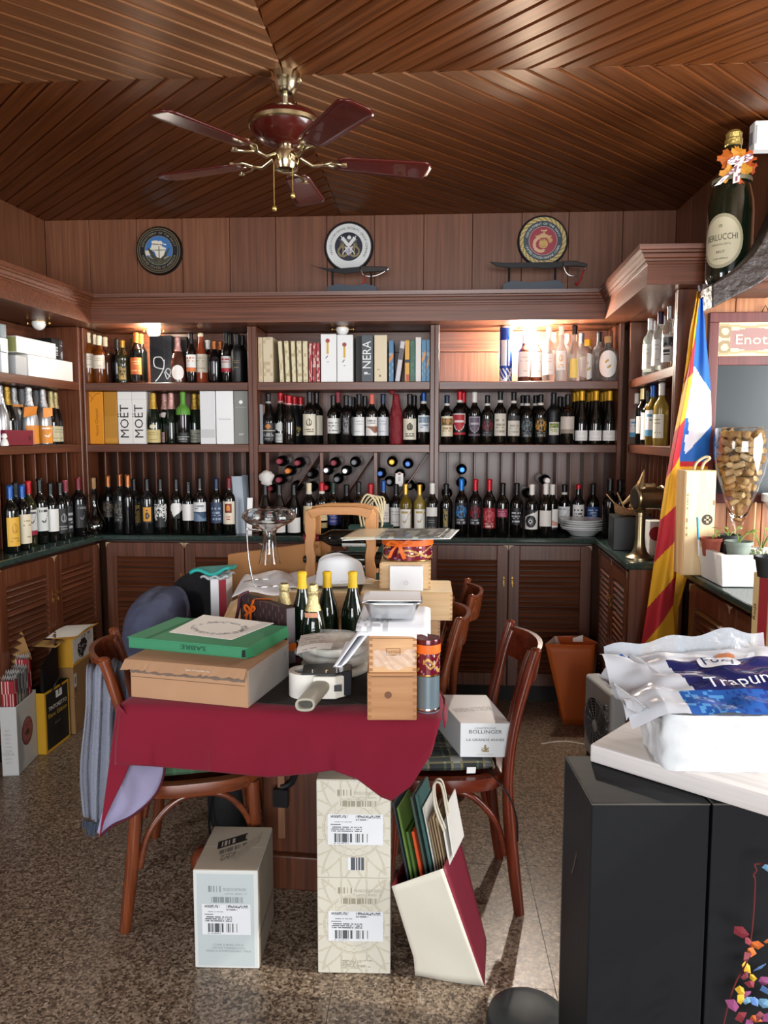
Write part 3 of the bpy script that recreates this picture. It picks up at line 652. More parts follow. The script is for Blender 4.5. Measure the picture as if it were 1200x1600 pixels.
# --- top shelf under the left lamp
C3 = [('text', 'ded6c4', 'a59a80', None, .30, .58, 130)]
bottle('C', 143, 520, 'bdx', 'cream', 'amber', C3, 'amber wine bottle at the far left end')
bottle('C', 152, 523, 'bdx', 'cream', 'cognac', C3, 'amber wine bottle second from left', row=.35)
bottle('C', 160, 525, 'bdx', 'cream', 'cognac', C3, 'brown wine bottle third from left', row=.75)
bottle('C', 169, 527, 'bdx', 'cream', 'brown', [], 'dark bottle without label, fourth from left', row=1.1)
bottle('C', 187, 530, 'slim', 'black', 'black', [], 'slim black bottle beside the grappa', row=.9)
bottle('C', 196, 532, 'grap', 'gold', 'olive', [('gold', '3a3a28', 'c4a052', None, .05, .40, 110)], 'wasp waisted grappa bottle with gold label', row=.1)
bottle('C', 217, 520, 'bdx', 'orange', 'dark', [('text', 'd0662a', 'f0c090', None, .17, .50, 120)], 'dark bottle with orange label')
bottle('C', 225, 522, 'bdx', 'orange', 'dark', [], 'orange cap bottle behind the orange label bottle', row=1)
bottle('C', 281, 526, 'cha', 'pink', 'brown', [('o:plain', 'f2efe8', None, None, .06, .38, 100)], 'rose sparkling bottle with round white label')
bottle('C', 302, 520, 'slim', 'black', 'dark', [('band', 'ecebe6', 'd9743a', None, .22, .56, 130)], 'slim dark bottle with white and orange label')
bottle('C', 317, 521, 'bur', 'cream', 'rose', [('text', 'eadfc9', 'b5a57c', None, .22, .58, 125)], 'rose wine bottle with cream label', c0=.93)
bottle('C', 328, 532, 'bdx', 'white', 'dark', [], 'white cap bottle behind the rose wine', row=1)
bottle('C', 337, 533, 'port', 'copper', 'black', [('o:plain', 'd9d6cc', None, None, .36, .50, 40)], 'stout port bottle with small round label', row=.1)
bottle('C', 347, 534, 'port', 'copper', 'black', [], 'stout port bottle behind the first', row=.8)
bottle('C', 356, 519, 'slim', 'black', 'dark', [('band', 'c9c5c0', 'a3202c', None, .21, .52, 140)], 'slim black bottle with red and white label')
bottle('C', 363, 521, 'slim', 'black', 'black', [], 'slim black bottle behind the red and white label', row=.9)
bottle('C', 373, 522, 'bdx', 'black', 'matt', [('text', '17171a', '9a8350', None, .25, .5, 80)], 'matt black bottle near the bay post')
bottle('C', 381, 524, 'bdx', 'black', 'black', [], 'black bottle behind the matt black one by the post', row=.9)
# --- boxed champagne shelf
bottle('D', 241, 612, 'cha', 'gold', 'green', [('text', 'c9b678', '8a7838', None, .03, .28, 125), ('o:plain', 'd8cfa8', None, None, .30, .38, 50)], 'champagne with gold label and oval')
bottle('D', 259, 613, 'cha', 'pink', 'green', [('text', 'd9a6aa', 'a06a70', None, .03, .23, 125), ('o:plain', 'ead9d2', None, None, .52, .62, 60)], 'champagne with pink label', dx=0)
bottle('D', 269, 613, 'cha', 'pink', 'green', [], 'pink foil champagne behind the pink label one', row=.9)
t = bottle('D', 287, 612, 'bdxw', 'green', 'black', [('dotrow', '101214', '2a2c2c', 'b9c0bc', .03, .22, 120)], 'stout black bottle with leafy green sleeve', H=.325, c0=.56)
bottle('D', 305, 614, 'cha', 'gold', 'green', [('title', '8f8f80', '5a5c54', None, .03, .28, 125)], 'champagne with grey label, gold foil')
bottle('D', 312, 615, 'cha', 'gold', 'green', [], 'gold foil champagne half behind the white box', row=1)
# --- back counter beside the carafe
bottle('E', 143, 747, 'bdx', 'cork', 'smoke', [], 'smoky bottle standing behind the glass carafe', row=1.3)
bottle('E', 166, 743, 'bdx', 'copper', 'black', [('orn', '121214', '6b5a48', None, .25, .55, 120)], 'black bottle with fan ornament, copper cap', row=1.15)
bottle('E', 185, 741, 'bdxw', 'copper', 'smoke', [('orn', '26282a', '6f665a', '8a8a86', .2, .56, 125)], 'smoky bottle with fan ornament, copper cap')
bottle('E', 197, 742, 'bdx', 'copper', 'black', [], 'copper cap bottle half hidden behind gold grid label', row=.5)
bottle('E', 207, 748, 'bdxw', 'black', 'smoke', [('gold', '16171a', 'a98a3c', None, .13, .58, 120)], 'dark bottle with gold grid label')
bottle('E', 227, 748, 'bdxw', 'black', 'smoke', [('letter', '15161a', 'd8962f', None, .20, .50, 105)], 'dark bottle with orange letter label')
bottle('E', 248, 748, 'bdx', 'black', 'dark', [('mottle', 'dcdcd8', '17171a', None, .12, .54, 140)], 'dark bottle with black and white mottled label')
bottle('E', 273, 748, 'bdx', 'black', 'dark', [('kite', '0d0f0e', 'ecebe6', None, .28, .56, 125)], 'dark bottle with white diamond shaped label')
bottle('E', 292, 752, 'bdx', 'black', 'dark', [('plain', 'eceae6', None, None, .26, .57, 125)], 'smaller dark bottle with plain white label')
bottle('E', 310, 746, 'bdx', 'black', 'dark', [('wave', 'dfe1e2', '6d86a0', '2d4460', .24, .57, 140)], 'dark bottle with white label over a blue wave')
bottle('E', 336, 747, 'bdx', 'navy', 'dark', [('title', '2c3d58', '8ea0b8', None, .20, .57, 125)], 'dark bottle with navy label, navy cap')
bottle('E', 356, 746, 'bdx', 'darkred', 'dark', [('square', 'e7dcc6', '7a2418', 'e08a2a', .18, .58, 130)], 'dark bottle with orange sun on cream label')
# --- shelf under the books
bottle('F', 420, 615, 'bur', 'black', 'black', [('dotrow', '121113', 'b07030', 'b9b4a4', .06, .42, 125)], 'black burgundy bottle with copper dot label', band=True)
bottle('F', 439, 614, 'bur', 'red', 'dark', [('o:plain', 'e9e9e6', None, None, .25, .42, 75), ('text', 'e9e9e6', 'a0a0a0', None, .03, .21, 115)], 'burgundy bottle with round and square white labels', band=True)
bottle('F', 447, 617, 'bur', 'red', 'dark', [], 'red cap bottle behind the round white label', row=.8, band=True)
bottle('F', 452, 618, 'bur', 'red', 'dark', [], 'red cap bottle at the very back, left', row=1.6, band=True)
bottle('F', 461, 621, 'squat', 'red', 'matt', [('orn', '1a1a1c', 'b3a05a', 'c9bf9a', .16, .40, 125)], 'squat matt black bottle with gold ornament', band=True, H=.285)
bottle('F', 470, 624, 'squat', 'red', 'matt', [], 'red cap squat bottle behind the ornament one', row=.9, H=.285, band=True)
bottle('F', 484, 611, 'bdxw', 'black', 'dark', [('emb', 'd9d3bf', '6a5a3a', 'd9d3bf', .17, .57, 130)], 'big bottle with tall cream label', H=.34)
bottle('F', 495, 617, 'bdxw', 'black', 'dark', [('plain', 'd9d3bf', None, None, .17, .55, 120)], 'cream label bottle behind the big one', row=.8, H=.32)
bottle('F', 521, 618, 'bdx', 'black', 'dark', [('title', 'e2e2de', '8a8a88', None, .22, .53, 135)], 'dark bottle with white label, thin black neck')
bottle('F', 528, 613, 'bdx', 'wine', 'dark', [], 'wine red cap bottle at the back', row=.9)
bottle('F', 541, 618, 'bdxw', 'black', 'black', [('gold', '1b1c1e', '8b8f92', None, .20, .55, 55)], 'black bottle with narrow picture label')
bottle('F', 547, 620, 'bdx', 'grey', 'dark', [], 'grey cap bottle behind the narrow picture label', row=.8)
bottle('F', 552, 621, 'bdx', 'black', 'dark', [], 'dark bottle deep behind the narrow picture label', row=1.6)
bottle('F', 561, 616, 'bdx', 'black', 'dark', [('text', 'e3e4e2', 'b2b4b4', None, .17, .54, 125)], 'dark bottle with pale grey text label')
bottle('F', 570, 619, 'bdx', 'black', 'dark', [], 'black cap bottle behind the pale text label', row=.9)
bottle('F', 581, 616, 'bdx', 'peach', 'dark', [('wave', 'e9e6e0', 'e9e6e0', '8a5a44', .17, .54, 125)], 'dark bottle with brown swirl label')
bottle('F', 598.5, 616, 'bdx', 'navy', 'dark', [('text', 'dfe2e6', 'aab0b8', None, .17, .54, 120)], 'dark bottle with white label left of red wrapped one')
bottle('F', 640, 616, 'bdxw', 'black', 'dark', [('emb', 'dcd7c2', '3c3a34', '7a7050', .09, .51, 130)], 'dark bottle with crest on cream label')
bottle('F', 647, 618, 'bdx', 'black', 'dark', [], 'black cap bottle behind the crest label', row=.9)
bottle('F', 662, 614, 'bdx', 'blue', 'dark', [('pic', 'e0e4e6', '7d94a8', 'b6c2cc', .24, .56, 130)], 'dark bottle with drawing on white label', band=True)
bottle('F', 660, 618, 'bdx', 'black', 'dark', [], 'black cap bottle behind the drawing label', row=.9)
# red tissue-wrapped bottle
p = at(619, 690, Y=YS + .075)
t = thing('wrapped_bottle', 'bottle wrapped in crinkled red tissue under the books', 'bottle', (p.x, p.y, Z2), 0, GRP['F'])
wr_ = MB(); prw = [(.034, 0), (.037, .01), (.037, .14), (.033, .19), (.024, .23), (.02, .27), (.019, .285), (.013, .292)]
def wrp(u, v):
    k = v * (len(prw) - 1); i = min(int(k), len(prw) - 2); r = prw[i][0] + (prw[i + 1][0] - prw[i][0]) * (k - i); z = prw[i][1] + (prw[i + 1][1] - prw[i][1]) * (k - i)
    a = u * 2 * math.pi; r *= 1 + .07 * math.sin(a * 7 + z * 60) * (1 if v > .05 else 0) + .04 * math.sin(a * 3 - z * 90); return (r * math.cos(a), r * math.sin(a), z)
wr_.grid(wrp, 36, 30).build('wrapping', GL['paper_red'], t, smooth=50)
MB().lathe([(.0, .290), (.012, .292), (.018, .306), (.024, .311), (.02, .309), (.0, .306)], 12, T(-.012, 0, 0, 0, 0, -.04)).build('tied_top', GL['paper_red'], t, smooth=40)
# --- spirits shelf
for px, top, st, cap, gl, lab, ds, row in (
    (817, 522, 'bdx', 'white', 'brown', [('text', 'f0efec', 'cfccc4', None, .10, .62, 120)], 'dark bottle with tall white label beside blue tube', 0),
    (836, 524, 'bdx', 'white', 'brown', [('text', 'f0efec', 'cfccc4', None, .10, .62, 120)], 'dark bottle with tall white label, second from tube', 0),
    (855, 511, 'bdx', 'white', 'clear', [('text', 'f2f1ee', 'd8d4c8', None, .12, .5, 115)], 'clear bottle with white label', 0),
    (863, 520, 'grap', 'cream', 'clear', [], 'clear slender bottle at the back', .9),
    (874, 510, 'tall', 'white', 'frost', [('emb', 'eef0ee', 'c8a24a', 'eef0ee', .20, .55, 100)], 'frosted bottle with gold emblem', 0),
    (883, 522, 'bdx', 'cream', 'clear', [], 'clear bottle behind the frosted one', 1),
    (894, 509, 'tall', 'black', 'clear', [('plain', 'e4cf6a', None, None, .06, .40, 70)], 'clear bottle with yellow strip', 0),
    (932, 519, 'bdx', 'black', 'clear', [], 'black cap clear bottle behind two round flasks', 1),
    (905, 521, 'bdx', 'grey', 'clear', [], 'grey cap clear bottle behind the yellow stopper', 1)):
    bottle('I', px, top, st, cap, gl, lab, ds, row=row)
bottle('I', 915, 530, 'ball', 'yellow', 'clear', [('o:oval', 'efeeea', 'c9a850', 'b79a48', .08, .68, 128)], 'round clear flask with yellow stopper and oval label', H=.255)
bottle('I', 946, 531, 'ball', 'cork', 'clear', [('o:oval', 'efeeea', 'c9a850', 'b79a48', .08, .68, 128)], 'round clear flask with cork stopper and oval label', H=.252)
# --- shelf under the spirits
bottle('J', 698, 618, 'bdx', 'navy', 'dark', [('pic', 'e7dfc4', 'b48a50', '6e5530', .16, .57, 135)], 'dark bottle with landscape on cream label', band=True)
bottle('J', 718, 609, 'bdxw', 'brightred', 'dark', [('shield', '0c0e0d', 'b3212e', 'e8dcd8', .18, .60, 130)], 'dark bottle with red shield label', band=True, H=.33)
bottle('J', 724, 611, 'bdxw', 'brightred', 'dark', [], 'red cap bottle behind the red shield', row=.6, H=.33)
bottle('J', 741, 613, 'bdx', 'white', 'dark', [('shield', '0c0e0d', '6a6072', 'b9b6be', .16, .55, 130)], 'dark bottle with purple grey shield label')
bottle('J', 761, 618, 'bdx', 'black', 'dark', [('orn', '17171a', '7a2a34', '6a6a6c', .16, .52, 130)], 'dark bottle with dark red ornament', band=True)
bottle('J', 781, 612, 'bdx', 'black', 'dark', [('title', 'd8d5c8', 'a09a88', None, .16, .58, 130)], 'dark bottle with tall beige label', band=True)
bottle('J', 802, 613, 'bdx', 'black', 'dark', [('topband', 'd2d0c6', '3a3c3e', 'a9a698', .16, .55, 130)], 'dark bottle with grey topped beige label', band=True)
bottle('J', 816, 618, 'bdx', 'black', 'dark', [], 'black bottle behind the silver ornament', row=.9, band=True)
bottle('J', 823, 618, 'bdx', 'black', 'dark', [('orn', '15181a', '5d6e74', '7a8488', .14, .54, 130)], 'dark bottle with silver ornament', band=True)
bottle('J', 836, 618, 'bdx', 'black', 'dark', [], 'black bottle behind the gold ornament, left', row=1, band=True)
bottle('J', 844, 617, 'bdx', 'black', 'dark', [('orn', '17160f', 'b98a34', '8a8a80', .14, .54, 130)], 'dark bottle with gold ornament', band=True)
bottle('J', 864, 614, 'bdxw', 'black', 'matt', [('pic', 'd8d6c4', '8a9a48', '4a5a3a', .18, .43, 85)], 'matt black bottle with framed picture label')
bottle('J', 874, 620, 'bdx', 'black', 'dark', [], 'black bottle behind the framed picture label', row=.9)
bottle('J', 880, 621, 'bdx', 'black', 'dark', [], 'black bottle deep behind the landscape label', row=1.6)
bottle('J', 886, 617, 'bdxw', 'black', 'dark', [('band', 'c3bbb0', '8a8074', 'c3bbb0', .22, .56, 135)], 'dark bottle with grey landscape label')
for i, px in enumerate((908, 930, 951)):
    nm = ('leftmost', 'middle', 'rightmost')[i]
    bottle('J', px, 611, 'flu', 'yellow', 'dark', [('text', 'e8e8e6', 'c8c8c6', None, .07, .26, 130)], f'{nm} of three flute bottles with low white labels, yellow cap')
    bottle('J', px - 6, 612, 'flu', 'yellow', 'dark', [], f'yellow cap bottle second behind the {nm} flute bottle', row=1)
    bottle('J', px - 11, 613, 'flu', 'yellow', 'dark', [], f'yellow cap bottle third behind the {nm} flute bottle', row=2)
# --- counter before the diamond rack
bottle('G', 413, 757, 'bur', 'black', 'dark', [], 'dark burgundy bottle behind the inverted decanter')
bottle('G', 435, 757, 'bur', 'black', 'dark', [('plain', 'e6e6e2', None, None, .05, .35, 110)], 'dark burgundy bottle second from the rack post')
bottle('G', 458, 757, 'bur', 'black', 'dark', [('plain', 'ecece8', None, None, .04, .34, 125)], 'dark burgundy bottle with white label')
bottle('G', 482, 755, 'bdx', 'cream', 'dark', [('text', 'd9c9a0', 'a08a5a', None, .2, .56, 125)], 'dark bottle with yellowed cream label', band=True)
bottle('G', 502, 754, 'bdx', 'red', 'dark', [('text', 'e6d9a8', 'b0a070', None, .28, .58, 130), ('plain', 'a89860', None, None, .14, .24, 130)], 'dark bottle with cream label over gold band', band=True)
bottle('G', 520, 754, 'bdx', 'dkgreen', 'dark', [('title', '3a3f86', '8a8ec0', None, .18, .56, 130)], 'dark bottle with violet blue label')
bottle('G', 541, 763, 'bdxw', 'black', 'black', [], 'black bottle behind the pine rack arch', H=.29)
bottle('G', 560, 753, 'bdx', 'black', 'dark', [], 'dark bottle behind the corded paper bag', row=-.1)
bottle('G', 579, 756, 'bdx', 'red', 'dark', [], 'dark bottle right of the corded paper bag')
bottle('G', 599, 751, 'bdx', 'blue', 'dark', [('topband', 'e4e0d6', 'e4e0d6', 'a8a296', .25, .58, 130), ('plain', '2a4a54', None, None, .20, .25, 130)], 'dark bottle with off white label, blue cap')
bottle('G', 619, 757, 'bdx', 'black', 'dark', [('text', 'eaeae8', 'bababa', None, .18, .55, 125)], 'dark bottle with white text label')
bottle('G', 634, 756, 'bdx', 'gold', 'yellow', [('script', 'ecece6', 'b8a05a', None, .12, .52, 110)], 'golden wine bottle with slim white label')
bottle('G', 656, 757, 'bdx', 'gold', 'straw', [('script', 'ecece6', 'b8a05a', None, .12, .52, 110)], 'pale straw wine bottle with slim white label')
bottle('G', 676, 755, 'bdx', 'white', 'dark', [('plain', 'e6e6e2', None, None, .38, .55, 110), ('text', '2a2b2e', '8a8a8c', None, .12, .36, 110)], 'dark bottle with half white half black label', row=-.35)
# --- right back counter
bottle('K', 698, 756, 'bdx', 'black', 'dark', [('gold', '1c1b14', 'b5a050', None, .14, .54, 50)], 'dark bottle with narrow gold label')
bottle('K', 722, 748, 'bdx', 'brightblue', 'black', [('orn', '1d2024', '3f86c8', 'b9bec4', .20, .58, 125)], 'black bottle with blue emblem')
bottle('K', 744, 749, 'bdx', 'brightred', 'black', [('orn', '1d1c20', '8a2434', 'b9bec4', .20, .58, 125)], 'black bottle with red emblem')
bottle('K', 766, 749, 'bdx', 'brightred', 'dark', [('orn', '9c2430', 'd4606a', 'e0c0b8', .14, .50, 130)], 'dark bottle with red pictorial label')
bottle('K', 787, 755, 'bdx', 'black', 'dark', [('title', '8e2d4a', 'd08aa0', None, .36, .52, 105)], 'dark bottle with small magenta label')
bottle('K', 809, 755, 'bdx', 'black', 'black', [('title', '15161a', 'b9bdc2', None, .22, .54, 110)], 'black bottle with black lettered label')
bottle('K', 833, 757, 'bdx', 'white', 'dark', [('rec', 'e9e9e6', '17171a', '5a5a5c', .14, .52, 140)], 'dark bottle with record disc label')
bottle('K', 855, 756, 'bdx', 'white', 'dark', [('plain', 'e6e2dc', None, None, .2, .5, 120)], 'white cap bottle behind the pink diagonal label', row=-.15)
bottle('K', 865, 757, 'bdx', 'white', 'dark', [('diag', 'ece9e4', 'd8a08a', '17171a', .12, .52, 125)], 'dark bottle with pink diagonal label', row=-.35)
bottle('K', 884, 757, 'bdx', 'black', 'dark', [('script', 'e2e4e4', 'a8acae', None, .18, .54, 135)], 'dark bottle with sketch on white label', band=True, row=2.38)
bottle('K', 906, 757, 'bdx', 'red', 'smoke', [('title', 'e8e8e6', '5a5c60', None, .2, .58, 130)], 'dark bottle with lettered white label', c0=.9, row=2.38)
bottle('K', 929, 756, 'bdx', 'black', 'dark', [('title', '274a86', 'a8bcd8', None, .30, .53, 130)], 'dark bottle with bright blue label', row=2.38)
bottle('K', 956, 748, 'port', 'black', 'black', [], 'bulging black bottle behind the ship model', row=-.6)
bottle('K', 971, 750, 'port', 'black', 'black', [], 'black bottle at the corner behind the ship model', row=-.7)
# --- corner shelves
for px, top, cap, ds, row in ((1011, 489, 'silver', 'clear bottle, first from the corner', 0), (1018, 486, 'silver', 'clear bottle, second from the corner', .5), (1026, 482, 'purple', 'clear bottle with purple cap in the middle', 0), (1033, 486, 'silver', 'clear bottle right of the purple cap', .6), (1041, 481, 'silver', 'clear bottle with black star label by the post', 0)):
    bottle('L', px, top, 'bdx', cap, 'clear', [('pic' if px > 1035 else 'text', 'd8d8d2', '2a2a2c' if px > 1035 else 'b0b0aa', '8a8a84', .12, .55, 100)], ds, row=row, H=.30)
bottle('M', 994, 621, 'bdx', 'white', 'clear', [('band', 'dfe6ea', '4a9ac0', None, .15, .5, 110)], 'greenish bottle with white and blue label', H=.285)
bottle('M', 1003, 606, 'bdx', 'palegold', 'dark', [('plain', 'e8e8e4', None, None, .2, .5, 60)], 'dark bottle, pale gold cap', H=.31)
bottle('M', 1012, 612, 'bdx', 'black', 'dark', [('plain', 'f0efec', None, None, .1, .6, 90)], 'dark bottle with tall white label', row=.1)
bottle('M', 1019, 604, 'bdx', 'blue', 'yellow', [('band', 'e6e8ea', '4a8ab0', None, .15, .58, 100)], 'golden bottle with white and blue label', H=.31)
bottle('M', 1032, 605, 'bdx', 'white', 'straw', [('text', 'e9e6d6', 'b0a880', None, .12, .5, 100)], 'golden wine bottle by the post', H=.31)
# --- bottles lying in the racks, seen base... neck outwards
PROF['lie'] = ([(r * 0.80 if z < .7 else r, z) for r, z in PROF['bdxw'][0]], .80)
def lying(px, py, cap, glass_, desc, Yc=YS + .02, H=.295):
    p = at(px, py, Y=Yc)
    t = thing('wine_bottle', desc, 'bottle', (p.x, Yc + H - .012, p.z), 0, 'bottles lying in the racks', rot=(R(90), 0, 0))
    bottle_parts(t, 'lie', H, glass_, cap, None, None, False, 0)
    return t
Lx = [(436, 721, 'wine', 'upper left pink capped bottle lying in the left diamond cell'), (464, 723.5, 'wine', 'pink capped bottle lying under the diagonal of the left cell'), (449.5, 736, 'orange', 'orange capped bottle lying in the left diamond cell'),
      (435, 750, 'wine', 'pink capped bottle lying low behind the tissue ball'), (420, 764, 'wine', 'lowest pink capped bottle lying in the left cell'), (484, 741, 'black', 'dark bottle lying right of the left diagonal'), (461, 760, 'black', 'dark bottle lying lower right in the left cell'), (484, 762, 'black', 'dark bottle lying at the foot of the left cell'),
      (521, 723.5, 'wine', 'pink capped bottle lying in the middle diamond cell'), (553, 722.5, 'grey', 'grey capped bottle lying top right of the middle cell'), (509.5, 735, 'silver', 'silver capped bottle lying in the middle cell, left'), (539, 736, 'silver', 'silver capped bottle lying in the middle cell, right'), (526, 749, 'grey', 'grey capped bottle lying lowest in the middle cell'), (509, 762, 'red', 'red capped bottle lying low in the middle cell'),
      (612, 722, 'yellow', 'yellow capped bottle lying in the right diamond cell'), (637, 725, 'blue', 'blue capped bottle lying top right in the right cell'), (594, 740, 'blue', 'blue capped bottle lying left in the right cell'), (624, 742, 'white', 'white tagged bottle lying in the right diamond cell'), (608, 753, 'grey', 'grey capped bottle lying lowest in the right cell'), (640, 759, 'black', 'dark bottle lying under the right diagonal'), (656, 763, 'black', 'dark bottle lying beside the plastic tube')]
for px, py, c, d in Lx: lying(px, py, c, 'black', d)
lying(722, 734, 'brightblue', 'black', 'blue capped bottle lying between dividers above bright blue cap'); lying(722, 755, 'black', 'black', 'dark bottle lying behind the bright blue cap', YS + .03)
lying(855, 751, 'white', 'black', 'white capped bottle lying between dividers of the right bay'); lying(699, 772, 'black', 'black', 'dark bottle lying behind the narrow gold label', YS + .03); lying(828, 772, 'black', 'black', 'dark bottle lying behind the record disc label', YS + .03)
# white tag hanging on the tagged bottle's neck, tissue ball
p = at(624, 743, Y=YS + .005); 
tg = MB().grid(lambda u, v: ((u - .5) * .045 * (1 if v > .25 else .7 + 1.2 * v), 0, -.062 + v * .075), 6, 8, lambda u, v: ('b9bcc0' if math.hypot(u - .5, v - .55) < .2 else '8c1f24' if v > .9 and abs(u - .5) < .18 else 'ece9e2'))
tag(tg.build('neck_tag', printmat(), loc=(p.x, p.y, p.z), solid=.002), 'white paper tag hung on a bottle in the right diamond cell', 'tag')
p = at(421, 753, Y=YS + .03); m_ = MB()
m_.lathe([(.038 * math.sin(math.pi * i / 14) * (1 + .22 * hsh(i)), .046 - .046 * math.cos(math.pi * i / 14)) for i in range(15)], 18)
m_.v = [(x * (1 + .2 * math.sin(9 * z * 60 + x * 90)), y, z) for x, y, z in m_.v]
tag(m_.build('tissue_ball', mat('dcdad6', .8, bump=.6, bscale=50), loc=(p.x, YS - .045, p.z - .02), smooth=60), 'crumpled white tissue stuffed in the left diamond rack cell', 'tissue')
# ================================================================ boxes and books on the shelves
def gbox(name, label, cat, x0, x1, y0, y1, z0, z1, col, group=None, bevel=.002, loc=None, rz=0, m=None):
    """A carton: body, and a lid panel on top where asked; origin at the base centre."""
    cx, cy = (x0 + x1) / 2, (y0 + y1) / 2
    t = thing(name, label, cat, (cx, cy, z0), rz, group)
    MB().box(x0 - cx, x1 - cx, y0 - cy, y1 - cy, 0, z1 - z0).build('body', m or mat(col, .45), t, bevel=bevel, seg=1)
    return t
def pxbox(name, label, cat, pa, pb, top, sh, off, depth, col, group=None, front=None):
    """A box standing on a back shelf, front face between two photo columns."""
    S = SHELF[sh]; Y = YS + off
    a, b = at(pa, top, Y=Y), at(pb, top, Y=Y); zt = min(a.z, S['z'] + .3105) if sh == 'D' else a.z
    return gbox(name, label, cat, a.x + .0008, b.x - .0008, Y, Y + depth, S['z'] + .0005, zt, col, group), b.x - a.x, zt - S['z']
def decal(t, w, h, fn, nx, ny, loc, rot=(0, 0, 0), name='print', rough=.45):
    """Flat print, centred, upright in x,z, facing -y."""
    return MB().grid(lambda u, v: ((u - .5) * w, 0, (v - .5) * h), nx, ny, fn).build(name, printmat(rough), t, loc=loc, rot=rot)
def words(t, s, size, loc, col, rot=(0, 0, 0), width=None, name='lettering'):
    return MB().text(s, size, Matrix.Identity(4), width=width).build(name, mat(col, .5), t, loc=loc, rot=rot)
def stripes(u, n, seed=0): return hsh(math.floor(u * n), seed) > .5
GB = 'boxed champagne'
t, w, h = pxbox('champagne_box', 'bright orange champagne box at the left end, script up its side', 'box', 137, 160, 607, 'D', .05, .12, 'e0901e', GB)
words(t, 'Veuve Clicquot', .026, (.012, -.0607, .13), '8a4a10', (0, -R(90), 0))
MB().tube(smoothpoly([(-.04, -.0606, .30), (-.02, -.0606, .27), (-.03, -.0606, .25), (.0, -.0606, .29), (.03, -.0606, .30)]), .0012, 4).build('scroll', mat('8a4a10', .5), t)
t, w, h = pxbox('champagne_box', 'amber brown champagne box beside the bright orange one', 'box', 161, 182, 609, 'D', .05, .12, 'b27a22', GB)
decal(t, w * .96, h * .5, lambda u, v: 'b9822a' if v > .2 else 'c98e2c', 2, 6, (0, -.0606, h * .28))
for i, (a, b) in enumerate(((182.5, 205), (205, 227.5))):
    t, w, h = pxbox('champagne_box', 'white box lettered upward, ' + ('first of two beside the amber box' if i == 0 else 'second of two, next to the gold label champagne'), 'box', a, b, 610, 'D', .05, .12, 'e7e5e0', GB)
    words(t, 'MOËT', .074, (.022, -.0607, h * .43), '14161e', (0, -R(90), 0))
    decal(t, w * .98, .0012, lambda u, v: 'a9a7a2', 1, 1, (0, -.0606, h * .85))
for a, b, top, c, lab in ((311.5, 335.5, 610, 'dfe1e2', 'pale silver white box right of the gold foil champagne'), (336.5, 364, 611, 'eef0f0', 'plain white box with small name, beside the grey box'), (364.6, 387.2, 607.5, '7f817c', 'grey box with a white dot at the right end')):
    t, w, h = pxbox('champagne_box', lab, 'box', a, b, top, 'D', .03, .12, c, GB)
    if c == 'eef0f0': words(t, 'Perrier-Jouët', .013, (0, -.0607, h * .46), '8a8c8e')
    if c == '7f817c':
        MB().lathe([(0, 0), (.011, 0)], 20, T(0, -.0607, h * .79, 0, R(90))).build('dot', mat('f0f0ee', .4), t); words(t, 'DOM RUINART', .010, (0, -.0607, h * .68), 'b9bab6'); words(t, '2009', .016, (0, -.0607, h * .17), 'dadbd8')
    if c == 'dfe1e2': decal(t, w * .9, h * .16, lambda u, v: 'c6c8c8', 3, 3, (0, -.0606, h * .2))
# black box with the white swirl
a, b = at(233, 519, Y=YS + .05), at(268, 519, Y=YS + .05)
t = gbox('gift_box', 'tall glossy black box with white swirl under the left lit lamp', 'box', a.x, b.x, YS + .05, YS + .17, Z1 + .0006, a.z - .02, '0e1214', m=mat('10151a', .12, coat=.5))
w = b.x - a.x; sw = MB()
sw.tube([Vector((x * w, -.0608, z * .30)) for x, z in smoothpoly([(.12, .42), (-.02, .50), (-.30, .48), (-.30, .33), (-.05, .28), (.12, .28)], 8)], .0032, 5)
sw.tube([Vector((x * w, -.0608, z * .30)) for x, z in smoothpoly([(.14, .45), (.10, .28), (-.10, .12), (-.28, .03)], 8)], .0032, 5)
sw.tube([Vector((x * w, -.0608, z * .30)) for x, z in smoothpoly([(.14, .22), (.26, .08), (.42, .22), (.30, .28), (.2, .22), (.40, .12)], 8)], .0028, 5)
sw.build('swirl', mat('e8eaea', .4), t, smooth=60); MB().box(w * .145, w * .15, -.0606, -.06, 0, .28).build('fold_line', mat('39424a', .3), t)
p = at(206, 527, Y=YS + .16)
t = thing('bottle_tube', 'gold metal bottle tube beside the orange label bottle', 'tube', (p.x, YS + .24, Z1 + .0006)); MB().lathe([(0, 0), (.036, 0), (.036, p.z - Z1 - .02)], 18).build('body', mat('a8843c', .3, .8), t, smooth=40); MB().lathe([(.037, p.z - Z1 - .03), (.037, p.z - Z1), (0, p.z - Z1)], 18).build('lid', mat('8a6a2c', .3, .8), t, smooth=40)
a, b = at(270, 524, Y=YS + .14), at(277, 524, Y=YS + .14)
gbox('gift_box', 'dark box standing behind the rose sparkling bottle', 'box', a.x, a.x + .07, YS + .18, YS + .27, Z1 + .0006, at(270, 526, Y=YS + .18).z, '1a1210')
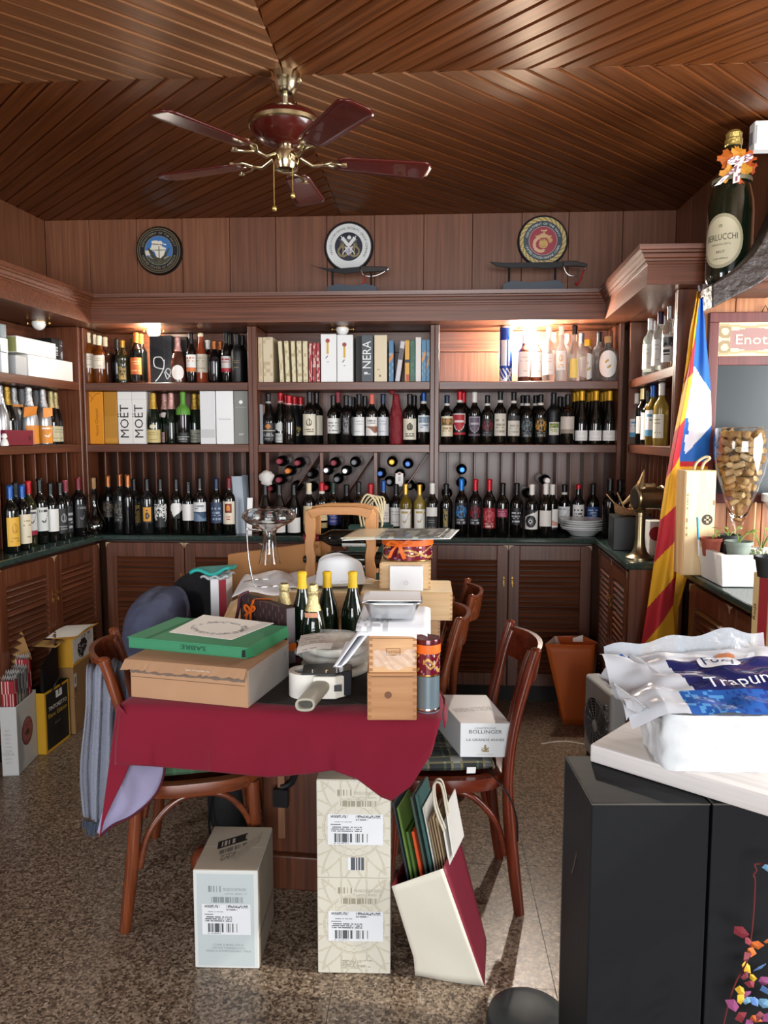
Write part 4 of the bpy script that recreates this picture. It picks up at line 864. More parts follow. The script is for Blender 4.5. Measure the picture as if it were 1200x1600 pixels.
# blue tube
p = at(792, 507, Y=YS + .07)
t = thing('bottle_tube', 'blue and white tin tube beside the tall white labels', 'tube', (p.x, YS + .095, Z1 + .0006)); hb = p.z - Z1 - .02
def fblue(u, v): return 'dfe4ea' if (v < .78 and v > .3 and hsh(round(u * 22), 2) > .55) or (.16 < v - .18 * math.sin(u * 7) < .24) or (v < .26 and math.sin(u * 60 + v * 50) > .55) else '1c3f9a'
MB().grid(lambda u, v: (.037 * math.cos(u * 2 * math.pi), .037 * math.sin(u * 2 * math.pi), v * hb), 48, 40, fblue).build('body', printmat(.25, .2), t, smooth=60); MB().lathe([(.037, hb), (.0385, hb), (.0385, hb + .012), (0, hb + .012)], 24).build('lid', mat('c9ccd0', .25, .9), t, smooth=40)
# ---- books and slipcases on the centre top shelf
BG = 'books and slipcases on the centre top shelf'
def book(label, xa, xb, top, col, lean=0, depth=.2, pages=None, spine=None):
    Y = YS + .035; a, b = at(xa, 594, Y=Y), at(xb, 594, Y=Y); h = at(xa, top, Y=Y).z - Z1; w = b.x - a.x - .0008
    t = thing('book', label, 'book', (a.x, Y, Z1 + .0006 + max(0, w * math.sin(lean))), 0, BG, rot=(0, lean, 0))
    MB().box(0, w, 0, depth, 0, h).build('cover', mat(col, .55), t, bevel=.0015, seg=1)
    MB().box(.002, w - .002, .004, depth - .003, h, h + .0006).build('pages', mat('e8e0cc', .8), t)
    if spine: decal(t, w * .92, h * .96, spine, 4, 24, (w / 2, -.0006, h / 2), name='spine_print')
    return t, w, h
def worn(c, c2, k=.35): return lambda u, v: c2 if hsh(round(u * 4), round(v * 24), k) > .7 else c
book('tall beige book at the left end of the shelf', 404, 411, 527, 'cdbb98', spine=worn('cdbb98', 'bfa988', 1)); book('wide beige slipcase with grey side, second from left', 411.5, 427, 527, 'd2c3a4', spine=worn('d2c3a4', 'b9a684', 2))
for i, (xa, xb, top) in enumerate(((436.5, 444.5, 533), (445.5, 454, 533), (455.5, 463.5, 533), (464.5, 472.5, 533), (473.5, 481.5, 533))):
    book(f'cream worn book leaning left, {("first", "second", "third", "fourth", "fifth")[i]} of five', xa + (1.2 if i < 3 else 0.4), xb - (.8 if i < 3 else .2), top, 'd6cba6', lean=-R(2.6 - .55 * i), spine=worn('d9cfab', 'b8a67c', 3 + i))
for i, xa in enumerate((482.8, 488.8, 494.8)): book(f'worn red book, {("first", "second", "third")[i]} of three beside the white boxes', xa, xa + 5.2, 536, 'a8303a', spine=worn('a82a34', 'd8b0a4', 9 + i))
for i, (xa, xb) in enumerate(((500.8, 525.6), (526.2, 551.5))):
    t, w, h = pxbox('gift_box', f'white box with red rosette and yellow ribbon, {("left", "right")[i]} of the pair', 'box', xa, xb, 522 + i, 'C', .03, .2, 'eceeed', 'white rosette boxes')
    z = h * (.86 - .07 * i); x = -.005 + .002 * i
    MB().lathe([(0, 0.001), (.010, 0.001), (.0125, 0)], 14, T(x, -.1006, z, 0, R(90))).build('rosette', mat('a04a44', .5), t); MB().box(x - .006, x + .006, -.1008, -.1, z - .075, z - .01).build('ribbon', mat('d6ac4a', .5), t)
    MB().tube([(x - .012, -.1005, z - .10), (x - .004, -.1005, z - .092), (x, -.1005, z - .085)], .0022, 4).tube([(x - .004, -.1005, z - .122), (x + .006, -.1005, z - .118)], .0014, 4).build('ink_mark', mat('3a3f44', .5), t)
t, w, h = pxbox('book', 'dark grey slipcase lettered upward in white', 'book', 564.5, 583, 523, 'C', .03, .2, '4a5257', BG)
words(t, 'NERA', .070, (.021, -.1007, h * .57), 'e9ecec', (0, -R(90), 0), width=.155); decal(t, .038, .004, lambda u, v: 'd9dcdc', 1, 1, (.0, -.1006, .045)); decal(t, .02, .01, lambda u, v: 'd9dcdc', 1, 1, (-.008, -.1006, .052))
MB().box(-w / 2 - .034, -w / 2 - .001, -.08, .1, 0, h * .98).build('slipcase_side', mat('2a2624', .6), t)
t, w, h = pxbox('gift_box', 'cream bottle box with small mark beside the grey slipcase', 'box', 584.5, 605, 523.5, 'C', .03, .12, 'dccfb0'); decal(t, .045, .006, worn('dccfb0', 'a89874', 1), 10, 1, (0, -.0606, .07)); decal(t, .012, .012, lambda u, v: '8a7a5a', 1, 1, (-.004, -.0606, .035))
def band(c, o, y, sl): return lambda u, v: o if abs(v - y - sl * (u - .5)) < .07 else (c if hsh(round(u * 4), round(v * 24), 5) < .75 else '86a3b4')
book('blue book with orange band left of the leaning one', 607.5, 615, 532, '4a7aa0', spine=band('4a7aa0', 'd8862e', .58, .16))
book('grey and white book leaning to the right', 617.2, 624.5, 533, 'b7b2ba', lean=R(8), spine=lambda u, v: '5a545c' if .55 < v < .85 and hsh(round(v * 24), 2) > .3 else 'c9c6cc')
book('yellow book with black band, beside the green one', 632.6, 640, 532, 'd9a02a', spine=lambda u, v: '1c2a3a' if .44 < v < .53 else ('b8402a' if v < .16 and u > .3 else 'd9a23a'))
book('dark green book between yellow and white', 640.6, 648.6, 532, '2f5f4c', spine=worn('2f5f4c', '3f7460', 2)); book('white book, tallest at the right', 649.2, 658, 527, 'e3e1dc')
book('blue mottled book with orange band, second last', 658.6, 665.6, 531, '4d82a6', spine=band('4d82a6', 'd8923e', .60, .2)); book('blue mottled book with orange band, last by the post', 666, 671.5, 531, '4f86ac', spine=band('4f86ac', 'd8923e', .46, .25))
a = at(405.5, 632, Y=YS + .04)
t = thing('folder', 'thin grey folder standing at the left end under the books', 'folder', (a.x, YS + .04, Z2 + .0005)); MB().box(0, .018, 0, .22, 0, a.z - Z2).build('cover', mat('8a8c90', .4), t); MB().box(.019, .028, 0.01, .22, 0, (a.z - Z2) * .98).build('inserts', mat('7a5a44', .6), t)
# ---- things on the left wall shelves
def lbox(label, pa, pb, zt, zb, dep, col, sh='C', off=.02, cat='box', name='gift_box', group='boxes on the left top shelf', m=None):
    S = SL - nL * off; A, B = on_plane(pa, 560, S, nL), on_plane(pb, 560, S, nL); L = Vector((B.x - A.x, B.y - A.y, 0)).length
    t = thing(name, label, cat, (A.x, A.y, zb), R(86), group); MB().box(.001, L - .001, 0, dep, 0, zt - zb).build('body', m or mat(col, .5), t, bevel=.002, seg=1); return t, L
zz = Z1 + .0006
lbox('large white box lying by the corner post on the left top shelf', 44, 113, zz + .112, zz, .24, 'f2f0ea')
lbox('grey lidded box beside the large white one', 24, 42, zz + .098, zz, .22, 'a9abae')
t, L = lbox('white topped box with olive side, on the large white box', 27, 88, zz + .196, zz + .1135, .2, 'f0eee8')
MB().box(-.0015, 0, 0.003, .197, .003, .078).build('olive_side', mat('9a9c62', .5), t)
lbox('lowest pale box with grey side at the shelf edge', 2, 13, zz + .10, zz, .22, 'dfe3e6'); lbox('middle silver box of the stack at the shelf edge', 2, 13.5, zz + .17, zz + .1015, .22, 'b9c4c8', m=mat('b4bfc4', .25, .3)); lbox('topmost slate box of the stack at the shelf edge', 2, 12, zz + .238, zz + .1715, .22, '6d7d86')
t, L = lbox('black upright box with grey printed label behind the white boxes', 82, 104, zz + .243, zz + .1135, .1, '17181a', off=.10)
decal(t, .07, .12, lambda u, v: 'e8e8e6' if math.hypot(u - .5, (v - .3) * 1.6) < .3 or (abs(v - .75) < .05 and .15 < u < .85) or math.hypot(u - .5, (v - .87) * 1.6) < .1 else '55595e', 12, 18, (L * .72, -.0008, .066)); decal(t, .03, .05, lambda u, v: '2a2c2e' if stripes(v, 9) else 'c9cbcc', 3, 18, (L * .3, -.0008, .06))
lbox('long black box behind the olive sided box', 20, 84, zz + .185, zz + .1135, .055, '101113', off=.235)
t, L = lbox('low wine red box before the silver sparkling bottles', 3, 47, Z2 + .078, Z2 + .0006, .03, '7c1f30', off=-.0, group=None); MB().lathe([(0, 0), (.010, 0), (.012, .001), (0, .001)], 12, T(L - .035, -.0005, .035, 0, R(90))).build('seal', mat('4a1420', .4), t)
# the shelf stands a little behind the box: a white porcelain figure next to it
p = on_plane(7, 690, SL + nL * .028, nL); 
t = thing('figurine', 'small white porcelain figure before the wine red box', 'figurine', (p.x, p.y - .0, Z2 - .0)); 
MB().lathe([(0, 0), (.017, 0), (.02, .006), (.016, .02), (.012, .032), (0, .036)], 12).build('base', mat('ece9e2', .3), t, smooth=60); MB().lathe([(.0, .032), (.012, .038), (.014, .047), (.009, .058), (0, .062)], 12).build('figure', mat('efece6', .3), t, smooth=60)
# carafe
p = at(149, 826, Y=4.372)
t = thing('carafe', 'round bellied glass carafe in the left corner of the counter', 'carafe', (p.x, p.y, ZC + .0006))
car = [(0, .004), (.05, 0), (.062, .006), (.071, .03), (.067, .06), (.05, .095), (.032, .125), (.022, .16), (.021, .19), (.033, .222), (.036, .228)]
car = [(r * .9, z) for r, z in car]
MB().lathe(car + [(r - .003, z + .001) for r, z in car[::-1][:-1]] + [(0, .008)], 28).build('glass', glass('f4f8f6'), t, smooth=60)
# brochures beside the rack post
a = at(369, 745, Y=YS - .03)
t = thing('brochure', 'grey blue folded brochure leaning by the shelf post', 'brochure', (a.x, YS - .045, ZC + .0006), R(28)); zt = a.z - ZC
MB().hexa([Vector((0, 0, 0)), Vector((.055, 0, 0)), Vector((.055, .004, 0)), Vector((0, .004, 0))], [Vector((-.012, .05, zt)), Vector((.05, .05, zt)), Vector((.05, .054, zt)), Vector((-.012, .054, zt))]).build('cover', mat('9aa6b2', .3), t, recalc=True); MB().hexa([Vector((.056, .006, 0)), Vector((.088, .008, 0)), Vector((.088, .012, 0)), Vector((.056, .01, 0))], [Vector((.05, .05, zt * 1.02)), Vector((.085, .05, zt * 1.02)), Vector((.085, .054, zt * 1.02)), Vector((.05, .054, zt * 1.02))]).build('sheets', mat('5a6470', .4), t, recalc=True)
a = at(388, 778, Y=YS - .07); tag(MB().hexa([Vector((0, 0, 0)), Vector((.03, .006, 0)), Vector((.03, .008, 0)), Vector((0, .002, 0))], [Vector((.004, .02, a.z - ZC)), Vector((.034, .026, a.z - ZC)), Vector((.034, .028, a.z - ZC)), Vector((.004, .022, a.z - ZC))]).build('card', M_WHITE, loc=(a.x - .01, YS - .09, ZC + .0006), recalc=True), 'white card standing beside the grey blue brochure', 'card')
# plastic tube in the right diamond cell
a = at(667, 782, Y=YS - .02); m_ = MB().tube([(0, 0, 0), (.012, .05, .20)], .017, 14)
tag(m_.build('plastic_tube', film('c9d3dc', .45), loc=(a.x - .008, YS + .005, ZC + .001), smooth=40), 'clear plastic tube leaning at the right rack post', 'tube')
# plates
p = at(916, 838, Z=ZC); p = Vector((at(916, 682, Y=4.415).x, 4.425, 0)); GPL = 'white plates stacked on the right counter'
MB_pl = [(0, .006), (.07, .004), (.075, .0), (.085, .003), (.128, .018), (.130, .021), (.126, .021), (.085, .008), (0, .009)]
plm = MB().lathe(MB_pl, 36).mesh('plate', mat('eef0f0', .15, coat=.4), 60)
deep = MB().lathe([(0, .004), (.06, .0), (.068, .003), (.10, .034), (.124, .042), (.122, .045), (.098, .038), (.064, .0075), (0, .007)], 36).mesh('plate', mat('e6e9e9', .15, coat=.4), 60)
for i in range(6):
    q = put('plate', deep if i < 2 else plm, None, (p.x - .006 * (i % 2), 4.4385, ZC + .0006 + (i * .0095 if i < 2 else .038 + (i - 2) * .0125)))
    tag(q, 'white plate, ' + ('lowest deep one', 'second deep one from the bottom', 'third from the bottom', 'fourth from the bottom', 'second from the top', 'topmost')[i] + ' of the counter stack', 'plate', GPL)

# ================================================================ plaques, swords
def plaque(px, py, r, label, fn, rim_text, tr, tcol, rimc, start, span, ring=None, extra=None):
    p = at(px, py, Y=YW - .012)
    t = thing('plaque', label, 'plaque', (p.x, YW - .001, p.z), 0, 'round military plaques on the upper wall')
    MB().lathe([(0, 0), (r, 0), (r, .014), (r * .96, .022), (r * .93, .022), (0, .018)], 48, T(0, 0, 0, 0, R(90))).build('backing', mat(rimc, .3), t, smooth=30)
    mb = MB(); rr = r * .915
    mb.grid(lambda u, v: (rr * v * math.cos(2 * math.pi * u), -.0228, rr * v * math.sin(2 * math.pi * u)), 84, 44, lambda u, v: fn(v * math.cos(2 * math.pi * u), v * math.sin(2 * math.pi * u)))
    mb.build('emblem', printmat(.4), t)
    L = MB()
    for s, a0, sp, flip in rim_text_list(rim_text, start, span):
        ws = [(max(text_data(ch)[2], .2) + .14) if ch != ' ' else .45 for ch in s]; k = sp / sum(ws); a = a0
        for ch, w_ in zip(s, ws):
            am = a + (w_ * k / 2) * (1 if flip else -1)
            if ch != ' ':
                rad = r * tr * (1 if not flip else 1.0); hgt = r * .125
                M = Matrix.Translation((math.cos(am) * rad, -.0236, math.sin(am) * rad)) @ Matrix.Rotation(-(am - math.pi / 2) if not flip else -(am + math.pi / 2), 4, 'Y') @ Matrix.Translation((0, 0, -hgt * .36))
                L.text(ch, hgt, M)
            a += w_ * k * (1 if flip else -1)
    L.build('lettering', mat(tcol, .4), t)
    return t
def rim_text_list(rt, start, span):
    out = [(rt[0], start[0], span[0], False)]
    if len(rt) > 1: out.append((rt[1], start[1], span[1], True))
    return out
def inpoly(x, y, P):
    c = False; j = len(P) - 1
    for i in range(len(P)):
        if (P[i][1] > y) != (P[j][1] > y) and x < (P[j][0] - P[i][0]) * (y - P[i][1]) / (P[j][1] - P[i][1]) + P[i][0]: c = not c
        j = i
    return c
def navy(x, y):
    q = math.hypot(x, y)
    if q > .97: return '8f7d52'
    if q > .92: return '17181c'
    if q > .885: return '8f7d52'
    if q > .66: return '15161d'
    if q > .625: return '8d8a74'
    x, y = x / .625, y / .625
    if inpoly(x, y, [(-.5, .68), (-.1, .72), (-.05, .66), (.2, .68), (.3, .58), (.24, .3), (.55, .15), (.40, -.3), (.15, -.55), (-.15, -.5), (-.3, -.1), (-.68, .1), (-.55, .25)]):
        if abs(y - (.42 - .1 * x)) < .035 or abs(y - .02) < .03 or abs(x - .02) < .035 and y < .3: return '6d6a5c'
        return 'e6e1d0'
    if inpoly(x, y, [(.30, .5), (.6, .42), (.52, .36), (.3, .45)]): return 'e6e1d0'
    if inpoly(x, y, [(-.85, .2), (-.55, .1), (-.2, -.55), (.15, -.55), (.45, -.2), (.88, .28), (.6, -.35), (.25, -.75), (0, -.95), (-.3, -.8), (-.62, -.35)]): return '3e3c33' if hsh(round(x * 12), round(y * 12)) > .3 else '57523f'
    if y < -.42: return '4a4a38' if abs(y + .78 - abs(x) * .5) > .05 else '9a9a90'
    if x < -.55 and -.35 < y < 0: return 'd9d4c2'
    return '3c72b0'
def nsg(x, y):
    q = math.hypot(x, y)
    if q > .975: return '30313a'
    if q > .62: return 'dfe3e1'
    if q > .59: return '1d1f2c'
    x, y = x / .59, y / .59
    for s in (1, -1):
        d = abs((x * s) * .78 - (y - .05) * .62) / 1.0
        u_ = (x * s * .62 + (y - .05) * .78)
        if d < (.12 if u_ > .05 else .03) * (1 if u_ < .75 else .5) and -.75 < u_ < .92: return 'e2e4e2'
    if inpoly(x, y, [(-.28, .02), (-.12, -.06), (0, 0), (.12, -.06), (.3, .02), (.26, -.4), (0, -.68), (-.24, -.4)]): return 'd6d2da' if math.sin(x * 55) > -.2 or y > -.12 else '7d7488'
    if math.hypot(x - .05, y - .66) < .14: return 'e6e6e2'
    if inpoly(x, y, [(-.75, .55), (-.2, .62), (.35, .6), (.72, .5), (.45, .2), (0, .25), (-.45, .2)]): return '55565c'
    if .28 < math.hypot(abs(x) - .42, y + .35) < .42 or (abs(abs(x) - .42) < .05 and -.7 < y < .2): return '8a7c56'
    if math.hypot(abs(x) - .5, y - .12) < .16: return '6d6444'
    return '1a1c30'
def usmc(x, y):
    q = math.hypot(x, y)
    if q > .83: return 'cdb878' if math.sin(math.atan2(y, x) * 60 + q * 40) > -.3 else '8f7a3c'
    if q > .62: return '35424a'
    if q > .585: return 'c0a0a0'
    x, y = x / .585, y / .585
    if math.hypot(x - .03, y + .22) < .34: return 'cfa55f' if hsh(round(x * 14), round(y * 14)) > .25 else 'a87f44'
    if inpoly(x, y, [(-.6, .36), (-.35, .4), (-.08, .55), (.1, .55), (.35, .4), (.66, .36), (.5, .2), (.1, .22), (-.3, .18)]): return 'd0a878'
    if abs(y - .74) < .05 and -.18 < x < .28: return 'dcb890'
    if abs(x - .05) < .07 and .5 < y < .72: return 'c89a68'
    if (.38 < math.hypot(x + .15, y + .25) < .60 and (x < -.2 or y < -.55)) and not (x > .1): return 'd8b088'
    if abs((x - .45) + (y - .05) * .4) < .08 and -.15 < y < .22 or math.hypot(x - .56, y - .05) < .15: return 'c79a62'
    if inpoly(x, y, [(-.1, -.7), (.2, -.6), (.0, -.82)]): return 'd8b088'
    return '9c2f3e'
plaque(249, 392, .146, 'round black plaque with blue sea, white sails and dark eagle', navy, ('DEPARTMENT OF THE NAVY', 'UNITED STATES OF AMERICA'), .71, 'a59a7c', '141213', (R(168), R(196)), (R(156), R(148)))
plaque(545, 386, .150, 'round white rimmed plaque with crossed quills on dark blue', nsg, ('UNITED STATES NAVAL SECURITY GROUP COMMAND',), .73, '4a4e55', '181518', (R(205),), (R(240),))
plaque(848, 377, .150, 'round gold roped plaque with globe and eagle on red', usmc, ('DEPARTMENT OF THE NAVY', 'UNITED STATES MARINE CORPS'), .66, 'dfe2de', '17131a', (R(168), R(196)), (R(156), R(148)))
def sword(px, label, blade, grip, guard, tassel, stand, Y=4.60):
    k = Y / 1200 * 1.0; p = at(px, 450, Y=Y); z0 = 2.3185
    t = thing('sword', label, 'sword', (p.x, Y, z0), 0, 'curved swords standing on the cornice')
    f = lambda q: [((x - px) * k * 1.005, at(x, y, Y=Y).z - z0) for x, y in q]
    MB().prism(f(blade), -.005, .005).build('blade', mat('232527', .35, .5), t, recalc=True, bevel=.001, seg=1)
    MB().prism(f(grip), -.010, .010).build('grip', mat('1d1512', .4), t, recalc=True, bevel=.003)
    MB().tube([Vector((x, 0, z)) for x, z in smoothpoly(f(guard), 6)], .0045, 8).build('guard', M_CHROME, t, smooth=60)
    MB().tube([Vector((x, -.008, z)) for x, z in smoothpoly(f(tassel), 5)], [.004] * (len(smoothpoly(f(tassel), 5)) - 3) + [.008, .012, .01], 8).build('tassel', mat('b01822', .7), t, smooth=60)
    s = thing('sword_stand', stand, 'stand', (p.x, Y, z0), 0, 'black sword stands on the cornice')
    return t, s, f
t, s, f = sword(547, 'short curved sabre with silver guard under the white plaque', [(486, 414), (500, 418), (525, 420), (562, 417), (562, 425), (540, 428), (518, 425)], [(562, 416), (604, 417), (603, 424), (566, 426)], [(563, 415), (565, 424), (570, 431), (585, 431), (597, 426), (606, 420)], [(571, 432), (569, 440), (563, 446), (556, 449)], 'black two post sword stand under the white plaque')
for x in (520.5, 579.5):
    a, zt = f([(x, 424)])[0]; MB().tube([(a, -.012, .002), (a, -.012, zt - .002)], .006, 8).box(a - .006, a + .006, -.016, .016, zt - .006, zt - .002).box(a - .006, a + .006, .010, .014, zt - .006, zt + .02).build('post', M_IRON, s)
q = [(511, 470), (513, 449), (530, 445), (550, 448), (572, 445), (588, 449), (590, 470)]; MB().prism([(x, max(z, .001)) for x, z in f(q)], -.03, .03).build('base', mat('3b4654', .35), s, recalc=True)
t, s, f = sword(845, 'long black cutlass with knuckle guard under the red plaque', [(768, 409), (790, 411), (835, 410), (877, 409), (877, 417), (850, 420), (835, 418), (800, 419), (778, 416)], [(877, 408), (895, 408), (913, 413), (912, 418), (898, 416), (877, 417)], [(878, 405), (879, 418), (885, 429), (896, 431), (906, 425), (912, 416)], [(908, 421), (905, 431), (902, 441), (896, 445)], 'black two post sword stand under the red plaque')
for x in (797, 865.5):
    a, zt = f([(x, 418)])[0]; MB().tube([(a, -.012, .002), (a, -.012, zt - .003)], .006, 8).box(a - .006, a + .006, -.016, .016, zt - .007, zt - .003).box(a - .006, a + .006, .010, .014, zt - .007, zt + .02).build('post', M_IRON, s)
q = [(786, 470), (788, 446), (800, 440), (830, 443), (868, 439), (878, 446), (880, 470)]; MB().prism([(x, max(z, .001)) for x, z in f(q)], -.03, .03).build('base', mat('3b4654', .35), s, recalc=True)

# ================================================================ ceiling fan
t = thing('ceiling_fan', 'brass ceiling fan with five dark red blades and pull chains', 'fan', (CX, CY, ZCEIL))
zc = lambda y: at(445, y, Y=CY).z - ZCEIL
MB().lathe([(0, 0), (.062, 0), (.064, zc(128)), (.05, zc(134)), (.046, zc(140)), (.03, zc(147)), (0, zc(149))], 28).build('canopy', mat('d2c6a4', .2, 1.0), t, smooth=35)
MB().lathe([(.011, zc(147)), (.011, zc(176))], 14).build('downrod', mat('d8cfb6', .2, .9), t, smooth=60)
M_FANWOOD = mat('47140f', .22, coat=.4)
MB().lathe([(0, zc(172)), (.06, zc(174)), (.11, zc(180)), (.128, zc(188)), (.132, zc(193))], 36).lathe([(.131, zc(201)), (.12, zc(212)), (.09, zc(222)), (.05, zc(228)), (0, zc(229))], 36).build('motor_housing', M_FANWOOD, t, smooth=40)
MB().lathe([(.132, zc(192.5)), (.137, zc(194)), (.137, zc(200)), (.131, zc(202))], 36).build('brass_band', mat('cfc29a', .25, 1.0), t, smooth=30)
MB().lathe([(0, zc(226)), (.03, zc(226)), (.03, zc(236)), (.047, zc(238)), (.05, zc(244)), (.05, zc(258)), (.042, zc(266)), (.02, zc(270)), (0, zc(270))], 26).build('switch_housing', mat('d8cda8', .14, 1.0), t, smooth=35)
zbl = zc(249); base = R(89)
bl = MB(); n = 14
def blade_pt(u, v):
    L = .19 + .37 * v; w = .048 + .020 * v; 
    if v > .9: w *= math.sqrt(max(0, 1 - ((v - .9) / .1) ** 2 * .75))
    if v < .08: w *= .75 + .25 * v / .08
    y = (u - .5) * 2 * w; return (L, y, -y * math.tan(R(9)))
blm = bl.grid(blade_pt, 6, 20).mesh('blade', M_FANWOOD, 60)
irm = MB().tube([(.055, 0, .012), (.10, 0, -.012), (.14, .0, -.004), (.175, -.0, .008)], [.008, .008, .007, .006], 8).tube([(.14, 0, -.004), (.17, .028, .004), (.215, .034, .002)], .006, 8).tube([(.14, 0, -.004), (.17, -.028, -.006), (.215, -.034, -.012)], .006, 8).lathe([(0, .006), (.013, .004), (.013, -.004), (0, -.006)], 12, T(.215, .034, .002)).lathe([(0, .006), (.013, .004), (.013, -.004), (0, -.006)], 12, T(.215, -.034, -.012)).mesh('blade_iron', mat('d8cda8', .17, 1.0), 50)
for i in range(5):
    a = base + i * 2 * math.pi / 5
    b = put('blade', blm, t, (0, 0, zbl), (0, 0, a), solid=.006); put('blade_iron', irm, t, (0, 0, zbl - .004), (0, 0, a))
for px, y1, dy in ((429, 327, -.035), (457, 307, -.03)):
    xx_ = (px - 445) / 1200 * CY; c = MB().tube([(xx_, dy, zc(262)), (xx_, dy, zc(y1))], .0016, 5); c.lathe([(0, .01), (.009, .004), (.010, -.004), (.005, -.012), (0, -.014)], 12, T(xx_, dy, zc(y1) - .004)); c.build('pull_chain', mat('cbb26a', .25, .9), t, smooth=50)
# ================================================================ right-hand side
# blackboard
YB = 3.44; X0, X1 = at(1105, 600, Y=YB).x, 1.90; Z0, ZT = at(1105, 786, Y=YB).z, at(1105, 488, Y=YB).z
t = thing('chalkboard', 'framed blackboard with cream lettered header behind the giant glass', 'blackboard', ((X0 + X1) / 2, YB, Z0))
w, h = X1 - X0, ZT - Z0; M_FR = wood('4a2422', '6a3632', 'z', .35, 60); fw = .042
MB().box(-w / 2, w / 2, 0, .024, h - fw, h).box(-w / 2, w / 2, 0, .024, 0, fw).box(-w / 2, -w / 2 + fw, 0, .024, fw, h - fw).box(w / 2 - fw, w / 2, 0, .024, fw, h - fw).box(-w / 2 + fw, w / 2 - fw, .002, .024, h - .225, h - .185).build('frame', M_FR, t, bevel=.003)
MB().box(-w / 2 + fw, w / 2 - fw, .008, .022, fw, h - .225).build('slate', mat('2b3335', .28, var=.2, bscale=5), t)
cw = w - 2 * fw
def hdr(u, v):
    x, z = (u - .5) * cw, v
    e = abs(x) > cw / 2 - .055; s = .5 + .36 * math.cos(x * 22)
    if .16 < v < .84 and abs(x) < cw / 2 - .05 and abs(v - .5) < .30 + .05 * math.sin(x * 30): return '9a7468' if abs(x) > cw / 2 - .058 else '96706a'
    if abs(abs(v - .5) - .40 + .03 * math.sin(x * 26)) < .035: return 'b09468'
    if e and abs(math.hypot((abs(x) - cw / 2 + .028) * 34, (abs(v - .5) - .24) * 5) - .8) < .28: return '8f7a55'
    return 'e3cf9c'
decal(t, cw, .143, hdr, 150, 30, (0, .0065, h - .114), name='header_print')
# cream header carries the word once across its middle
words(t, 'Enoteca', .06, (at(1150, 532, Y=YB).x - (X0 + X1) / 2 + .115, .0055, h - .135), 'ead9b0', width=.23)
MB().tube([Vector((x * .01, .0058, h - .17 + .02 * math.sin(x))) for x in range(-8, 9)], .002, 4).build('flourish', mat('ead9b0', .5), t)
MB().tube([(-w / 2 + .22, .01, h), (-w / 2 + .235, .012, h + .03), (-w / 2 + .25, .01, h)], .002, 5).build('hook', M_IRON, t)
# curved dark beam, ledge and the giant bottle
Yb0, Yb1 = 3.05, 3.15; f = lambda q: [(at(x, y, Y=Yb0).x, at(x, y, Y=Yb0).z) for x, y in q]
top = smoothpoly(f([(1113, 443), (1140, 428), (1165, 408), (1185, 385), (1202, 352), (1240, 268), (1290, 190)]), 5); bot = smoothpoly(f([(1113, 481), (1150, 462), (1190, 441), (1215, 418), (1245, 375), (1290, 290), (1335, 200)]), 5)
poly = [tuple(p) for p in top] + [tuple(p) for p in bot[::-1]]
struct(MB().prism(poly, Yb0, Yb1).build('beam', mat('2a1f1a', .45, bump=1.0, bscale=28, var=.5), recalc=True, bevel=.006))
zl = at(1100, 441, Y=3.16).z
tag(MB().box(1.125, 1.40, 3.152, 3.36, zl - .03, zl).build('ledge', W_X, bevel=.003), 'small dark ledge behind the curved beam carrying the giant bottle', 'shelf')
p = at(1137, 441, Y=3.26)
HB = at(1143, 205, Y=3.26).z - zl
t = thing('giant_bottle', 'giant dark green sparkling wine bottle with leaf bow on the ledge', 'bottle', (p.x, 3.26, zl + .0005))
pb = [(0, .012), (.05, 0), (.078, .004), (.086, .02), (.088, .05), (.088, .30), (.085, .345), (.074, .40), (.058, .45), (.042, .49), (.033, .52), (.028, .56), (.026, HB - .05), (0, HB - .03)]
MB().lathe([(r, z * HB / .64 if z < HB - .06 else z) for r, z in pb], 36).build('glass_body', mat('0d1c12', .06, coat=.8, spec=.7), t, smooth=50)
fz = HB * .70
MB().lathe([(.031, fz), (.0305, HB - .115), (.029, HB - .06), (.0335, HB - .055), (.0335, HB - .035), (.029, HB - .03), (.031, HB - .012), (.022, HB), (0, HB + .002)], 26).build('capsule', mat('c9b266', .3, .75, bump=.5, bscale=120), t, smooth=35)
MB().lathe([(.0745, .40), (.0755, .408), (.0745, .416)], 36).build('collar', mat('8a8a70', .4, .3), t, smooth=40)
rl = .0887; fa = -.72
MB().grid(lambda u, v: (math.sin(fa + (2 * math.pi * 0 + .95 * v * math.cos(2 * math.pi * u))) * rl, -math.cos(fa + .95 * v * math.cos(2 * math.pi * u)) * rl, .165 + .105 * v * math.sin(2 * math.pi * u)), 36, 8, lambda u, v: 'a8a184' if v > .9 else 'cdc6a6').build('label', printmat(.5), t, smooth=60)
L = MB(); rl += .0006
def ctext(s, size, z, width): L.text(s, size, Matrix.Translation((0, 0, z)) @ Matrix.Rotation(fa, 4, 'Z'), bend=rl, width=width)
ctext('BERLUCCHI', .034, .168, .125); ctext('FRANCIACORTA', .010, .148, .075); ctext('BRUT', .014, .118, .034); ctext("CUVÉE IMPERIALE", .008, .094, .06)
L.build('lettering', mat('37382c', .5), t)
MB().tube([Vector((math.sin(fa + a) * rl, -math.cos(fa + a) * rl, .222 + .012 * math.sin(a * 40) * 0)) for a in (-.06, 0, .06)], .006, 6).build('crest', mat('a3a083', .5), t)
def leaf(r, c):
    mb = MB(); n = 15; out = []
    for i in range(n * 2):
        a = 2 * math.pi * i / (2 * n); k = (1.0 + .22 * math.cos(5 * a)) * (1 if i % 2 else .86); out.append((math.cos(a) * r * k, .006 * math.sin(a * 3), math.sin(a) * r * k))
    return mb.add([(0, -.008, 0)] + out, [(0, i + 1, (i + 1) % len(out) + 1) for i in range(len(out))])
zb_ = HB * .70 + .03
